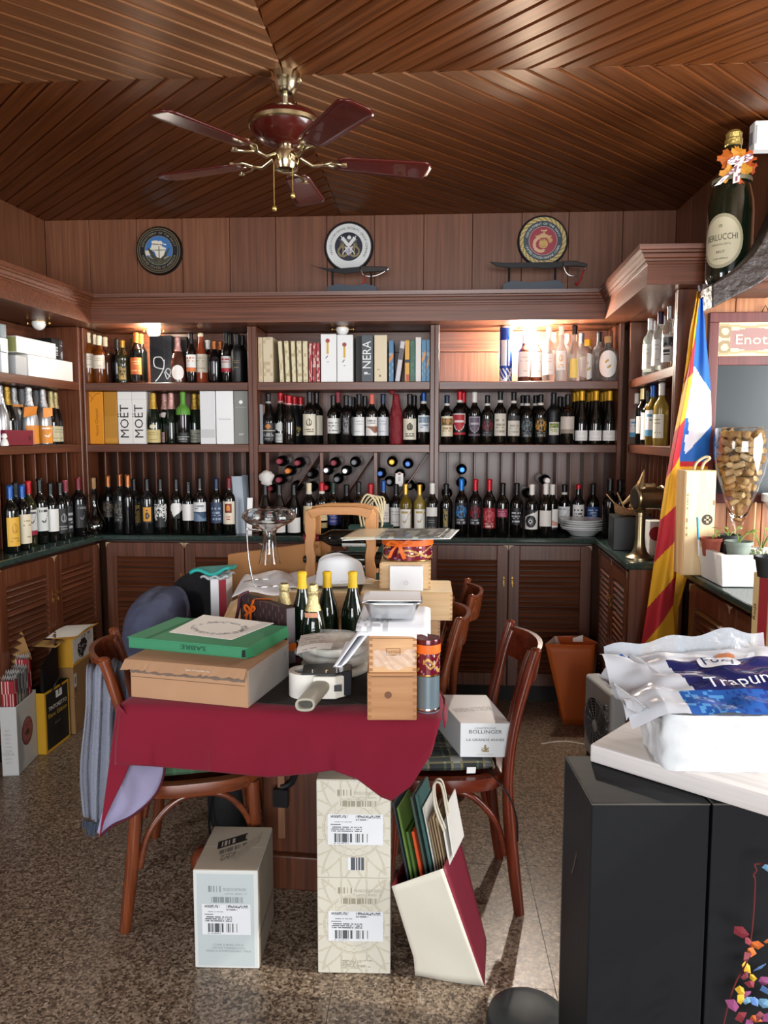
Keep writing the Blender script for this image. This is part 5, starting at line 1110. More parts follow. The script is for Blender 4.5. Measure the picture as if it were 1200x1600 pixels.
for i, (x, z, r, c, dy) in enumerate(((-.032, .035, .038, 'd9742a', -.036), (.005, .05, .034, 'e59a35', -.04), (.04, .03, .034, 'd8682c', -.036), (.025, -.02, .036, 'e9a83c', -.05), (-.03, -.03, .036, 'e8a040', -.055), (.0, -.055, .026, 'd4602a', -.066), (.055, .0, .026, 'c85a2c', -.03))):
    leaf(r, c).build('leaf', mat(c, .6), t, loc=(x, dy, zb_ + z), rot=(rnd.uniform(-.4, .4), rnd.uniform(-1, 1), rnd.uniform(-.5, .5)), solid=.0012)
bw_ = MB()
for pts in ([(0, -.07, 0), (-.02, -.075, -.03), (-.055, -.085, -.06), (-.085, -.08, -.09)], [(0, -.07, 0), (-.012, -.08, -.04), (-.018, -.092, -.085)], [(0, -.07, 0), (.02, -.08, .022), (.036, -.075, .012), (.02, -.072, -.004), (0, -.07, 0)], [(0, -.07, 0), (-.025, -.08, .016), (-.036, -.075, 0), (-.018, -.072, -.008), (0, -.07, 0)]):
    P = smoothpoly(pts, 5); bw_.grid(lambda u, v, P=P: P[min(int(round(v * (len(P) - 1))), len(P) - 1)] + Vector(((u - .5) * .026, 0, (u - .5) * .008)), 3, len(P) - 1, lambda u, v: '8a5a6a' if hsh(round(u * 5), round(v * 17)) > .74 else 'eae4e2')
bw_.build('bow', printmat(.6), t, loc=(0, 0, zb_ + .01), solid=.0008)
# emergency light
t = thing('emergency_light', 'white emergency light box high on the right wall', 'light', (at(1216, 212, Y=3.42).x, YP, at(1216, 212, Y=3.42).z))
MB().box(-.10, .10, -.06, 0, -.055, .06).build('housing', M_WHITE, t, bevel=.006); MB().box(-.095, .095, -.066, -.06, -.035, .04).build('lens', mat('d4d9da', .2), t, bevel=.004); MB().box(-.103, -.10, -.05, -.012, -.03, .02).build('label_plate', mat('9a9fa2', .4), t)
# ---- flag: two hanging folds, stripes and a starred blue field; measured row by row
FY = 3.405
rowsL = [(455, 1089), (520, 1078), (560, 1073), (598, 1068), (640, 1061), (675, 1054), (715, 1047), (747, 1041), (813, 1031), (879, 1022), (945, 1012), (1012, 1001), (1030, 1002), (1075, 1000)]
rowsM = [(455, 1094), (520, 1087), (582, 1083), (653, 1071), (713, 1062), (784, 1061), (839, 1061), (899, 1056), (943, 1052), (1000, 1054), (1075, 1053)]
rowsR = [(455, 1097), (540, 1104), (600, 1110), (660, 1112), (735, 1112), (760, 1096), (840, 1080), (900, 1074), (950, 1060), (1000, 1058), (1075, 1056)]
def interp(T_, y):
    for (y0, x0), (y1, x1) in zip(T_, T_[1:]):
        if y0 <= y <= y1: return x0 + (x1 - x0) * (y - y0) / (y1 - y0)
    return T_[-1][1] if y > T_[-1][0] else T_[0][1]
bL = [598, 600, 675, 747, 813, 879, 950, 1013]; bR = [519, 582, 653, 713, 784, 839, 899, 943]
YE, RE, BL_, WH = 'dfa51c', 'b5202c', '1f63b4', 'e4e6ea'
def fcol(x, y):
    xl, xm = interp(rowsL, y), interp(rowsM, y)
    if x <= xm:
        s = (x - xl) / max(1, xm - xl); k = 0
        for a, b in zip(bL, bR):
            if y > a + (b - a) * s: k += 1
        if y > 1012 and s > .42 and y > 1075 - (s - .42) * 150: return RE
        return RE if k % 2 else YE
    xr = interp(rowsR, y)
    if y < 722:
        if y > 573 and y > 573 + (x - 1086) * 1.6:
            if y < 640 or y < 709 - (x - 1072) * 1.09: return WH if x > 1070 + max(0, 640 - y) * .1 and not (x < 1076 and 652 < y < 680) else BL_
        return BL_
    if y < 730: return RE
    if y < 792: return YE
    if y < 835: return 'a01c28'
    return 'c9961c'
ys = [455 + 2 * i for i in range(311)]
t = thing('flag', 'red and yellow striped flag with white star on blue, hanging', 'flag', (at(1040, 0, Y=FY).x, FY, 0))
O = Vector(t.location); mb = MB(); nL_, nR_ = 34, 26; vs = []; cols = []
for y in ys:
    xl, xm, xr = interp(rowsL, y), interp(rowsM, y), interp(rowsR, y)
    for i in range(nL_ + 1):
        s = i / nL_; d = -.02 + .06 * math.sin(s * math.pi) * -1 * min(1, (y - 455) / 200) + .012 * math.sin(s * 9 + y * .02)
        vs.append(at(xl + (xm - xl) * s, y, Y=FY + d) - O)
    for i in range(1, nR_ + 1):
        s = i / nR_; d = -.02 + .05 * s + .02 * math.sin(s * 5 + y * .012)
        vs.append(at(xm + (xr - xm) * s, y, Y=FY + d) - O)
k = nL_ + nR_ + 1
fs = []
for j in range(len(ys) - 1):
    y = ys[j] + 1; xl, xm, xr = interp(rowsL, y), interp(rowsM, y), interp(rowsR, y)
    for i in range(k - 1):
        x = xl + (xm - xl) * (i + .5) / nL_ if i < nL_ else xm + .3 + (xr - xm) * (i - nL_ + .5) / nR_
        fs.append((j * k + i, j * k + i + 1, (j + 1) * k + i + 1, (j + 1) * k + i)); cols.append(fcol(x, y))
mb.add(vs, fs, cols).build('cloth', printmat(.75), t, smooth=60, solid=.0015)
q = [at(1094, 458, Y=FY - .02) - O, at(1092, 446, Y=FY - .01) - O, at(1095, 441, Y=FY + .02) - O, at(1098, 446, Y=FY + .06) - O, at(1098, 475, Y=FY + .06) - O]
MB().tube(smoothpoly(q, 5), .005, 8).build('hanging_loop', mat('b8bcc2', .6), t, smooth=60)
# ---- on the corner counter: black carton, ship model, brass telegraph, white box
gx = at(953, 850, Y=3.98).x
t = gbox('carton', 'black carton under the wooden ship model', 'box', gx, gx + .19, 3.86, 4.06, ZC + .0005, ZC + .165, '0e1012'); t.rotation_euler = (0, 0, R(-6))
words(t, 'Nardini', .016, (.05, -.1012, .062), 'b9bcbe'); decal(t, .05, .002, lambda u, v: 'b9bcbe', 1, 1, (.05, -.1011, .056))
z0 = ZC + .1655; sx = t.location.x; sy = t.location.y
s = thing('ship_model', 'small rough wooden sailing ship with furled tan sail on black carton', 'model', (sx + .005, sy - .02, z0))
M_TAN = mat('a68a62', .8, bump=.8, bscale=60, var=.3); M_HULL = mat('8a6540', .7, bump=1, bscale=50, var=.4)
sec = []
for i in range(9):
    u = i / 8; wd_ = .034 * math.sin(math.pi * min(max(u * .92 + .06, 0), 1)) ** .6; zt = .036 + .034 * (2 * u - 1) ** 2; zb2 = .0 + .012 * abs(2 * u - 1) ** 3
    sec.append([((u - .5) * .19, -wd_, zt), ((u - .5) * .175, -wd_ * .6, zb2 + .008), ((u - .5) * .17, 0, zb2), ((u - .5) * .175, wd_ * .6, zb2 + .008), ((u - .5) * .19, wd_, zt), ((u - .5) * .19, 0, zt - .012)])
vs = [p for r_ in sec for p in r_]; fs = [(i * 6 + j, (i + 1) * 6 + j, (i + 1) * 6 + (j + 1) % 6, i * 6 + (j + 1) % 6) for i in range(8) for j in range(6)] + [(0, 1, 2, 3, 4, 5), tuple(48 + j for j in range(6))[::-1]]
MB().add(vs, fs).build('hull', M_HULL, s, recalc=True, smooth=40)
MB().cyl((.045, 0, .03), (.05, 0, .235), .004, .003).cyl((-.085, 0, .055), (-.135, -.01, .11), .003).cyl((-.05, -.02, .045), (-.085, -.02, .12), .0035).cyl((.02, -.02, .04), (-.02, -.02, .058), .01).build('mast', mat('b89a70', .7), s, smooth=40)
MB().tube(smoothpoly([(-.055, -.012, .06), (-.02, -.018, .10), (.02, -.015, .16), (.044, -.008, .225)], 5), [.004] + [.012] * 7 + [.012] * 4 + [.011, .009, .006, .004], 8, flat=.6).grid(lambda u, v: (-.045 + .085 * v + .0 * u, -.006 - .012 * math.sin(u * 3), .06 + .155 * v - u * v * .10), 5, 8).build('sail', mat('b79a6c', .85, bump=.5, bscale=40), s, smooth=60)
for a in ((-.13, -.01, .108), (-.09, 0, .06)): MB().tube([(.048, 0, .22), a], .001, 4).build('rigging', M_IRON, s)
# ship telegraph: flared foot, column, drum lying across
bx, by = at(999, 870, Y=3.62).x, 3.62; M_BR2 = mat('94886a', .3, .95, var=.25, bscale=30)
zd = at(1000, 778, Y=by).z - ZC
t = thing('ship_telegraph', 'small brass ship telegraph with drum on flared column', 'telegraph', (bx, by, ZC + .0005))
MB().lathe([(0, 0), (.064, 0), (.064, .006), (.06, .009), (.048, .014), (.034, .03), (.026, .055), (.022, .09), (.0205, zd - .085), (.024, zd - .083), (.024, zd - .068), (.03, zd - .064), (.02, zd - .052), (0, zd - .05)], 30).build('column', M_BR2, t, smooth=35)
MB().lathe([(0, -.07), (.05, -.07), (.056, -.066), (.058, -.058), (.054, -.055), (.052, -.05), (.052, .05), (.054, .054), (.058, .058), (.056, .066), (.05, .07), (0, .07)], 32, T(.035, 0, zd, R(8), 0, R(90))).build('drum', M_BR2, t, smooth=35)
MB().lathe([(0, -.072), (.043, -.072)], 32, T(.035, 0, zd, R(8), 0, R(90))).build('dial', mat('2a2119', .4), t); MB().box(.015, .06, -.02, .02, zd + .05, zd + .066).box(.01, .066, -.024, .024, zd + .047, zd + .052).build('lid', M_BR2, t, bevel=.003)
gx = at(1003, 845, Y=3.72).x
t = gbox('gift_box', 'white box with red disc behind the brass column', 'box', gx + .03, gx + .092, 3.70, 3.78, ZC + .0005, ZC + .165, 'e9e9e7'); MB().lathe([(0, 0), (.034, 0)], 24, T(.0, -.0406, .105, 0, R(90))).build('red_disc', mat('a3202c', .5), t)
# ---- wooden wine crate, foam planter and its pots, giant glass with corks
cx0, cx1 = at(1069, 800, Y=3.17).x, at(1118, 800, Y=3.17).x; zt = at(1090, 735, Y=3.17).z
M_PINE = wood('c7a070', 'ddbb8c', 'z', .5, 40); M_PINEX = wood('c7a070', 'ddbb8c', 'x', .5, 40); M_PINEY = wood('c39a68', 'd8b584', 'y', .5, 40)
t = thing('wine_crate', 'upright pale wooden single bottle crate with rope handle by the flag', 'crate', ((cx0 + cx1) / 2, 3.17, ZC), 0)
w = cx1 - cx0; MB().box(-w / 2, w / 2, .006, .11, 0, zt - ZC).build('body', M_PINE, t, bevel=.002); MB().box(-w / 2 + .004, w / 2 - .004, 0, .006, .004, zt - ZC - .004).build('sliding_front', wood('d6b586', 'e7cfa6', 'z', .5, 40), t, bevel=.001)
MB().tube(smoothpoly([(-.01, .06, zt - ZC), (.0, .058, zt - ZC + .03), (.03, .055, zt - ZC + .052), (.048, .05, zt - ZC + .048), (.03, .06, zt - ZC + .028), (.02, .06, zt - ZC)], 6), .006, 8).build('rope_handle', mat('c8b48c', .8, bump=.6, bscale=150), t, smooth=60)
k = (at(1080, 812, Y=3.17).z - ZC); MB().lathe([(0, -.012), (.014, -.012), (.016, -.009), (.016, 0)], 18, T(-.024, 0, k, 0, R(90))).build('knob', mat('b99f74', .5), t, smooth=40); MB().lathe([(0, 0), (.022, 0)], 20, T(.030, -.0008, k, 0, R(90), 0)).build('round_stamp', mat('3a332a', .6), t); MB().box(.026, .036, -.0016, -.0008, k - .014, k + .014).box(.018, .044, -.0016, -.0008, k - .003, k + .003).build('stamp_mark', mat('b8a586', .6), t)
decal(t, .008, .18, lambda u, v: '9a7e55' if hsh(round(v * 30), 4) > .5 else 'd6b98c', 1, 40, (-w / 2 + .012, -.0006, .25)); decal(t, .007, .02, lambda u, v: '8a6d48', 1, 1, (w / 2 - .008, -.0006, .3))
fx = at(1126, 919, Z=ZC).x; fy0, fy1, fzt = 2.92, 3.165, 1.085
t = thing('foam_planter', 'white foam box used as planter on the right counter', 'planter', (fx, fy0, ZC + .0005))
fw_, fd, fh = .46, fy1 - fy0, fzt - ZC; M_FOAM = mat('efefec', .75, bump=.25, bscale=120)
f0, f1 = .012, .03
bot = [(f0, f0), (fw_ - f0, f0), (fw_ - f0, fd - f0), (f0, fd - f0)]; topo = [(0, 0), (fw_, 0), (fw_, fd), (0, fd)]; topi = [(f1, f1), (fw_ - f1, f1), (fw_ - f1, fd - f1), (f1, fd - f1)]
v = [(x, y, 0) for x, y in bot] + [(x, y, fh) for x, y in topo] + [(x, y, fh) for x, y in topi] + [(x, y, fh - .05) for x, y in topi]
fs = [(3, 2, 1, 0)] + [(i, (i + 1) % 4, 4 + (i + 1) % 4, 4 + i) for i in range(4)] + [(4 + i, 4 + (i + 1) % 4, 8 + (i + 1) % 4, 8 + i) for i in range(4)] + [(8 + i, 8 + (i + 1) % 4, 12 + (i + 1) % 4, 12 + i) for i in range(4)] + [(12, 13, 14, 15)]
MB().add(v, fs).build('body', M_FOAM, t, bevel=.004)
MB().grid(lambda u, v: (.031 + u * (fw_ - .062), .031 + v * (fd - .062), fh - .026 + .008 * mesh_noise((u * 9, v * 9, 1), 1)), 22, 14).build('soil', mat('4a3c30', .95, bump=1.5, bscale=90, var=.6), t)
chips = MB(); rr = random.Random(3)
for i in range(260):
    x, y = rr.uniform(.04, fw_ - .04), rr.uniform(.04, fd - .04); a = rr.uniform(0, 6.3); l = rr.uniform(.006, .013)
    chips.add([(x + math.cos(a) * l, y + math.sin(a) * l, fh - .020 + rr.uniform(-.002, .006)), (x - math.sin(a) * l * .5, y + math.cos(a) * l * .5, fh - .016), (x - math.cos(a) * l, y - math.sin(a) * l, fh - .020 + rr.uniform(-.002, .006)), (x + math.sin(a) * l * .5, y - math.cos(a) * l * .5, fh - .024)], [(0, 1, 2), (0, 2, 3), (0, 3, 1), (1, 3, 2)], rr.choice(('6a5644', '3a2e26', '8a7560', '52443a')))
q = chips.build('bark_chips', printmat(.9), t); q['kind'] = 'stuff'
def pot(px, py, Y, r, h, col, label, zb=None):
    p = at(px, py, Y=Y); zb = zb if zb is not None else fzt - .028
    q = thing('plant_pot', label, 'pot', (p.x, Y, zb), 0, 'small pots in the foam planter')
    MB().lathe([(0, 0), (r * .72, 0), (r * .92, h * .82), (r * 1.03, h * .82), (r * 1.05, h), (r * .96, h), (r * .88, h * .8), (0, h * .76)], 26).build('body', mat(col, .6, var=.15, bscale=40), q, smooth=35)
    MB().lathe([(0, h * .84), (r * .9, h * .83)], 18).build('soil', mat('3a3028', .95, bump=1, bscale=90), q); return q
p1 = pot(1112, 830, 3.10, .041, .072, '9a4a36', 'small terracotta plastic pot in the foam planter')
p2 = pot(1155, 828, 2.995, .050, .074, '7f8a80', 'grey green pot with seedlings in the foam planter'); p3 = pot(1140, 828, 3.105, .042, .085, '2a2c2b', 'dark pot at the back of the foam planter')
def sprout(t, seed, h, n=4, loc=(0, 0, 0)):
    r2 = random.Random(seed)
    for i in range(n):
        a = r2.uniform(0, 6.3); P = smoothpoly([(0, 0, 0), (math.cos(a) * .012, math.sin(a) * .012, h * .5), (math.cos(a) * .035, math.sin(a) * .03, h * r2.uniform(.75, 1))], 4)
        MB().tube(P, [.0022] * (len(P) - 1) + [.001], 5).build('stem', mat('7d9a4a', .6), t, loc=loc, smooth=60)
        e = Vector(P[-1]); MB().grid(lambda u, v: (e + Vector((math.cos(a) * (v * .04), math.sin(a) * v * .04, .008 * math.sin(v * 3))) + Vector((-math.sin(a), math.cos(a), .3)) * ((u - .5) * .018 * math.sin(math.pi * min(v + .05, 1)))), 3, 6).build('leaf', mat('8fae52', .55), t, loc=loc, smooth=60)
sprout(p1, 1, .035, 2, (0, 0, .055)); sprout(p2, 2, .05, 4, (0, 0, .06)); sprout(p3, 4, .04, 3, (0, 0, .07))
for i, (px, Y, r) in enumerate(((1178, 3.02, .020), (1190, 3.05, .026), (1186, 2.975, .018))):
    p = at(px, 850, Y=Y); q = thing('succulent', ('pale round succulent beside the grey green pot', 'second pale succulent by the planter rim', 'small pale succulent at the planter front')[i], 'plant', (p.x, Y, fzt - .028)); m_ = mat(('b9bfa0', 'c8cbb4', 'aeb890')[i], .6)
    for k in range(14):
        a = k * 2.4; rr_ = r * (k / 14) ** .5; MB().lathe([(0, 0), (.007, .006), (.006, .016), (0, .024)], 8, T(math.cos(a) * rr_, math.sin(a) * rr_, .018 * (1 - k / 14), a, 0, .7 * k / 14)).build('leaf', m_, q, smooth=60)
p = at(1192, 815, Y=3.13); q = thing('potted_seedling', 'leafy green seedling at the right planter end', 'plant', (p.x, 3.13, fzt - .028)); sprout(q, 9, .10, 6)
for x_, n_ in ((1176, 3.17),): 
    p = at(x_, 850, Y=n_); tag(MB().tube([(0, 0, 0), (.004, .0, .21)], .0035, 6).build('bamboo_stick', mat('c8a878', .7), loc=(p.x, n_, fzt - .03)), 'thin bamboo stick standing in the foam planter', 'stick')
a = at(1093, 850, Y=3.10); b = at(1090, 808, Y=3.13); t = thing('pen', 'bright blue pen stuck upright in the foam planter', 'pen', (a.x, 3.10, fzt - .03)); e = Vector((b.x - a.x, .03, b.z - fzt + .03))
MB().tube([e * .0, e * .42], .0035, 8).build('tip', mat('e6e6e6', .3), t, smooth=50); MB().tube([e * .42, e], .0048, 8).build('barrel', mat('2a98c0', .3), t, smooth=50)
# giant glass
gp = at(1159, 700, Y=3.32); zt = at(1159, 668, Y=3.32).z
t = thing('giant_wine_glass', 'giant stemmed wine glass full of corks before the blackboard', 'wine glass', (gp.x, 3.325, ZC))
HG = zt - ZC
gpr = [(0, .008), (.02, .012), (.013, .03), (.011, .10), (.013, .17), (.022, .205), (.04, .25), (.068, .33), (.094, .41), (.108, .49), (.110, .54), (.104, .60), (.099, HG)]
MB().lathe([(.0, 0), (.085, 0), (.087, .003), (.03, .010), (.013, .03)] + gpr[3:] + [(r - .0035, z) for r, z in gpr[:5:-1]] + [(.012, .222), (0, .218)], 40).build('glass', glass('f7fbfb'), t, smooth=60)
GC = 'corks in the giant glass'; ck = MB().lathe([(0, 0), (.0125, 0), (.0125, .022), (.0145, .026), (.0165, .034), (.0165, .043), (.012, .047), (0, .047)], 12).mesh('cork', mat('b38a58', .85, var=.35, bscale=120, bump=.5), 50); ck2 = MB().lathe([(0, 0), (.0118, 0), (.0122, .002), (.0122, .042), (.0118, .044), (0, .044)], 12).mesh('cork', mat('c9a77a', .85, var=.3, bscale=130, bump=.4), 50); ckm = MB().lathe([(0, 0), (.016, 0), (.0165, .004), (.016, .008), (0, .008)], 14).mesh('cork', mat('c9ced0', .3, .7), 40)
rr = random.Random(11); n = 0; lay = .232; C0 = Vector(t.location)
while lay < HG - .03 and n < 130:
    rad = 0
    for (r0, z0), (r1, z1) in zip(gpr, gpr[1:]):
        if z0 <= lay <= z1: rad = r0 + (r1 - r0) * (lay - z0) / (z1 - z0)
    m = max(1, int((rad - .016) / .0105)); rings = [(0.0, 1)] if rad < .045 else [(rad - .035, max(3, int((rad - .035) * 6.28 / .036)))] + ([(max(0, rad - .072), max(1, int(max(0, rad - .072) * 6.28 / .036)))] if rad > .07 else [(0, 1)])
    for rg, cnt in rings:
        for i in range(cnt):
            a = i * 2 * math.pi / cnt + lay * 40 + rr.uniform(-.1, .1); k = rr.random(); me = ckm if k < .05 else ck if k < .6 else ck2
            o = put('cork', me, None, C0 + Vector((math.cos(a) * rg, math.sin(a) * rg, lay + rr.uniform(-.003, .003))), None)
            d = Vector((rr.uniform(-1, 1), rr.uniform(-1, 1), rr.uniform(-.5, .5))).normalized() if rad > .05 else Vector((.2, .1, 1)).normalized(); qd = d.to_track_quat('Z', 'Y'); o.rotation_euler = qd.to_euler(); o.location = Vector(o.location) - d * .022
            tag(o, 'metal bottle cap among the corks in the giant glass' if me is ckm else 'brown mushroom cork in the giant wine glass' if me is ck else 'pale straight cork in the giant wine glass', 'cork', GC + (' metal' if me is ckm else ' mushroom' if me is ck else ' straight')); n += 1
    lay += .031
# white lamp behind the planter
p = at(1224, 780, Y=3.33); t = thing('table_lamp', 'white lamp with flared shade at the right frame edge', 'lamp', (p.x, 3.33, ZC)); hz = at(1206, 772, Y=3.33).z - ZC
MB().lathe([(0, 0), (.05, 0), (.05, .01), (.03, .03), (.035, .08), (.045, .13), (.04, .16), (.025, .19), (.022, hz - .12)], 26).build('base', mat('ecebe6', .25), t, smooth=50); MB().lathe([(.035, hz - .13), (.045, hz - .10), (.07, hz - .04), (.085, hz - .03), (.085, hz), (.08, hz), (.065, hz - .03), (.04, hz - .1)], 28).build('shade', mat('f2f1ec', .5), t, smooth=50)
# striped stand with plate and black pot
xs = at(1177, 900, Y=2.40).x; Hs = at(1177, 893, Y=2.40).z
t = thing('display_stand', 'cream display stand with red stripe, cut by the right frame edge', 'stand', (xs + .17, 2.235, 0))
MB().box(-.17, .17, -.165, .165, 0, Hs).build('body', mat('d8bc84', .6), t, bevel=.004)
for y0, y1, c, nm in ((.055, .118, 'a11f2c', 'red_stripe'), (-.02, .03, 'd9a63c', 'gold_stripe')): MB().box(-.1708, -.1702, y0, y1, 0.004, Hs - .004).build(nm, mat(c, .6), t)
words(t, 'Rioja', .026, (-.1712, .135, Hs - .12), '2a2420', (0, -R(90), -R(90)))
q = tag(MB().lathe([(0, .006), (.08, .003), (.10, 0), (.13, .012), (.165, .02), (.167, .024), (.15, .018), (.1, .008), (0, .01)], 36).build('plate', mat('e9e9e6', .2, coat=.3), loc=(xs + .155, 2.26, Hs + .0005), smooth=60), 'white plate under the small black pot on the cream stand', 'plate')
pp = at(1203, 885, Y=2.26)
t = thing('plant_pot', 'small black plastic pot on the white plate', 'pot', (pp.x, 2.26, Hs + .009)); MB().lathe([(0, 0), (.032, 0), (.040, .05), (.044, .05), (.045, .06), (.04, .06), (.037, .05), (0, .046)], 26).build('body', mat('17191b', .45), t, smooth=35)
# ================================================================ table, cloth, chairs
TZ = 0.77; TA = Vector((-0.872, 2.085, 0)); TR = R(-4); TXv = Vector((math.cos(TR), math.sin(TR), 0)); TYv = Vector((-math.sin(TR), math.cos(TR), 0))
def tp(x, y, z=0): return TA + TXv * x + TYv * y + Vector((0, 0, z))
TWd, TDp = .912, 1.28
M_TW = wood('3a1d10', '5f331d', 'z', .4, 60)
t = thing('table', 'dark wooden pedestal table under the burgundy cloth', 'table', TA, TR)
MB().box(.012, TWd - .085, .012, TDp, TZ - .035, TZ - .004).build('tabletop', W_X, t, bevel=.004)
MB().box(.29, .62, .41, .53, .12, TZ - .035).build('pedestal', M_TW, t, bevel=.003); MB().box(.24, .32, 1.0, 1.08, 0, TZ - .035).build('rear_leg', M_TW, t, bevel=.003)
MB().box(.275, .635, .385, .55, .0, .12).build('plinth', M_TW, t, bevel=.006); MB().box(.05, .275, .44, .50, .025, .07).build('foot_rail', M_TW, t, bevel=.005); MB().lathe([(0, 0), (.04, 0), (.055, .02), (.055, .05), (.035, .075), (0, .08)], 22, T(.06, .47, 0)).build('bun_foot', wood('5a2a18', '7a3d24', 'z', .3, 60), t, smooth=50)
MB().box(.345, .37, .385, .41, .18, .52).build('latch_bar', wood('5a3a26', '7a5238', 'z', .5, 60), t, bevel=.003); MB().box(.335, .385, .365, .385, .30, .36).tube(smoothpoly([(.36, .385, .36), (.395, .39, .38), (.405, .39, .44), (.385, .39, .50), (.40, .39, .56)], 5), .011, 8).build('iron_latch', mat('1d1b1c', .5, .6), t, smooth=40)
# cloth
M_CLOTH = mat('73182a', .92, spec=.15, bump=.12, bscale=300, var=.06, sheen=.1)
t = thing('tablecloth', 'burgundy tablecloth with one corner turned over its lilac underside', 'tablecloth', (0, 0, 0))
hem = [(0, 182, 1192), (.12, 240, 1195), (.3, 330, 1203), (.47, 420, 1212), (.58, 480, 1207), (.66, 520, 1201), (.75, 560, 1216), (.83, 596, 1243), (.88, 612, 1249), (.94, 642, 1226), (1, 674, 1176)]
def hemp(u):
    for a, b in zip(hem, hem[1:]):
        if a[0] <= u <= b[0]:
            k = (u - a[0]) / (b[0] - a[0]); k = k * k * (3 - 2 * k); return a[1] + (b[1] - a[1]) * k, a[2] + (b[2] - a[2]) * k
    return hem[-1][1:]
cl = MB(); NU = 64
def topp(u, w): return tp(u * (TWd - .08 * min(1, max(0, (w - .12) / .22))), w * TDp, TZ + .0005)
def frontp(u, v):
    a = topp(u, 0); hx_, hy_ = hemp(u); fold = .02 + .014 * math.sin(u * 21 + .8) + .022 * math.exp(-((u - .78) / .06) ** 2) - .016 * math.exp(-((u - .68) / .05) ** 2)
    b = at(hx_, hy_, Y=a.y - fold); k = v ** .9; p = a.lerp(b, k); p.y = a.y - fold * min(1, v * 1.6) - .010 * math.sin(min(1, v * 8) * math.pi / 2); p.z = a.z + (b.z - a.z) * v - (.0 if v else 0); return p
def sheet(u, v):
    # one surface: v<0.5 is the table top, beyond it the front drop
    return topp(u, 1 - v / .5) if v <= .5 else frontp(u, (v - .5) / .5)
cl.grid(sheet, NU, 40)
edge = lambda s: topp(1, s)
def rside(u, v):
    a = edge(u); d = .028 + .006 * math.sin(u * 14) ; return a + TXv * (.004 + .006 * v + .002 * math.sin(u * 17) * v) + Vector((0, 0, -d * v))
cl.grid(rside, 24, 6)
def lside(u, v):
    a = tp(0, (1 - u) * TDp, TZ + .0005); d = .035 + .24 * max(0, u - .94) / .06; return a - TXv * ((.003 + .006 * v) + .025 * v * max(0, u - .94) / .06) + Vector((0, 0, -d * v))
cl.grid(lside, 24, 8)
# the hanging front left corner
def corner(u, v):
    L0 = at(183 - 28 * v, 1100 + 211 * v, Y=2.085 - .03 * v); R0 = at(183 + 34 * math.sin(min(v * 1.15, 1) * math.pi) ** .8 * (1 - v) * 1.3 - 28 * v ** 2.2, 1100 + 211 * v, Y=2.060 - .012 * v + .06 * v * (1 - v))
    return L0.lerp(R0, u)
cl.grid(corner, 8, 24)
me = cl.mesh('cloth', M_CLOTH); b = bmesh.new(); b.from_mesh(me); bmesh.ops.remove_doubles(b, verts=b.verts, dist=.0004); b.to_mesh(me); b.free(); me.polygons.foreach_set('use_smooth', [True] * len(me.polygons))
put('cloth', me, t, solid=.0018)
lin = [(157, 1306), (176, 1290), (205, 1276), (234, 1252), (250, 1228), (257, 1201), (254, 1180)]; lpt = smoothpoly([at(x, y, Y=2.062 + .016 * i) for i, (x, y) in enumerate(lin)], 4)
lup = smoothpoly([at(x, y, Y=2.075 + .013 * i) for i, (x, y) in enumerate([(152, 1300), (160, 1268), (176, 1232), (188, 1200), (196, 1185), (206, 1180), (222, 1176)])], 4)
def lil(u, v):
    k = u * (len(lpt) - 1); i = min(int(k), len(lpt) - 2); f_ = k - i; a = lup[i].lerp(lup[i + 1], f_); b_ = lpt[i].lerp(lpt[i + 1], f_); p = a.lerp(b_, v); p.y += .02 * math.sin(u * 7) * math.sin(v * 3.1); return p
MB().grid(lil, 28, 10).build('turned_corner', mat('8f8aa6', .92, spec=.15, bump=.2, bscale=300), t, smooth=60, solid=.0015)
MB().tube(lpt, .004, 6).build('hem', mat('4a1020', .9), t, smooth=60)
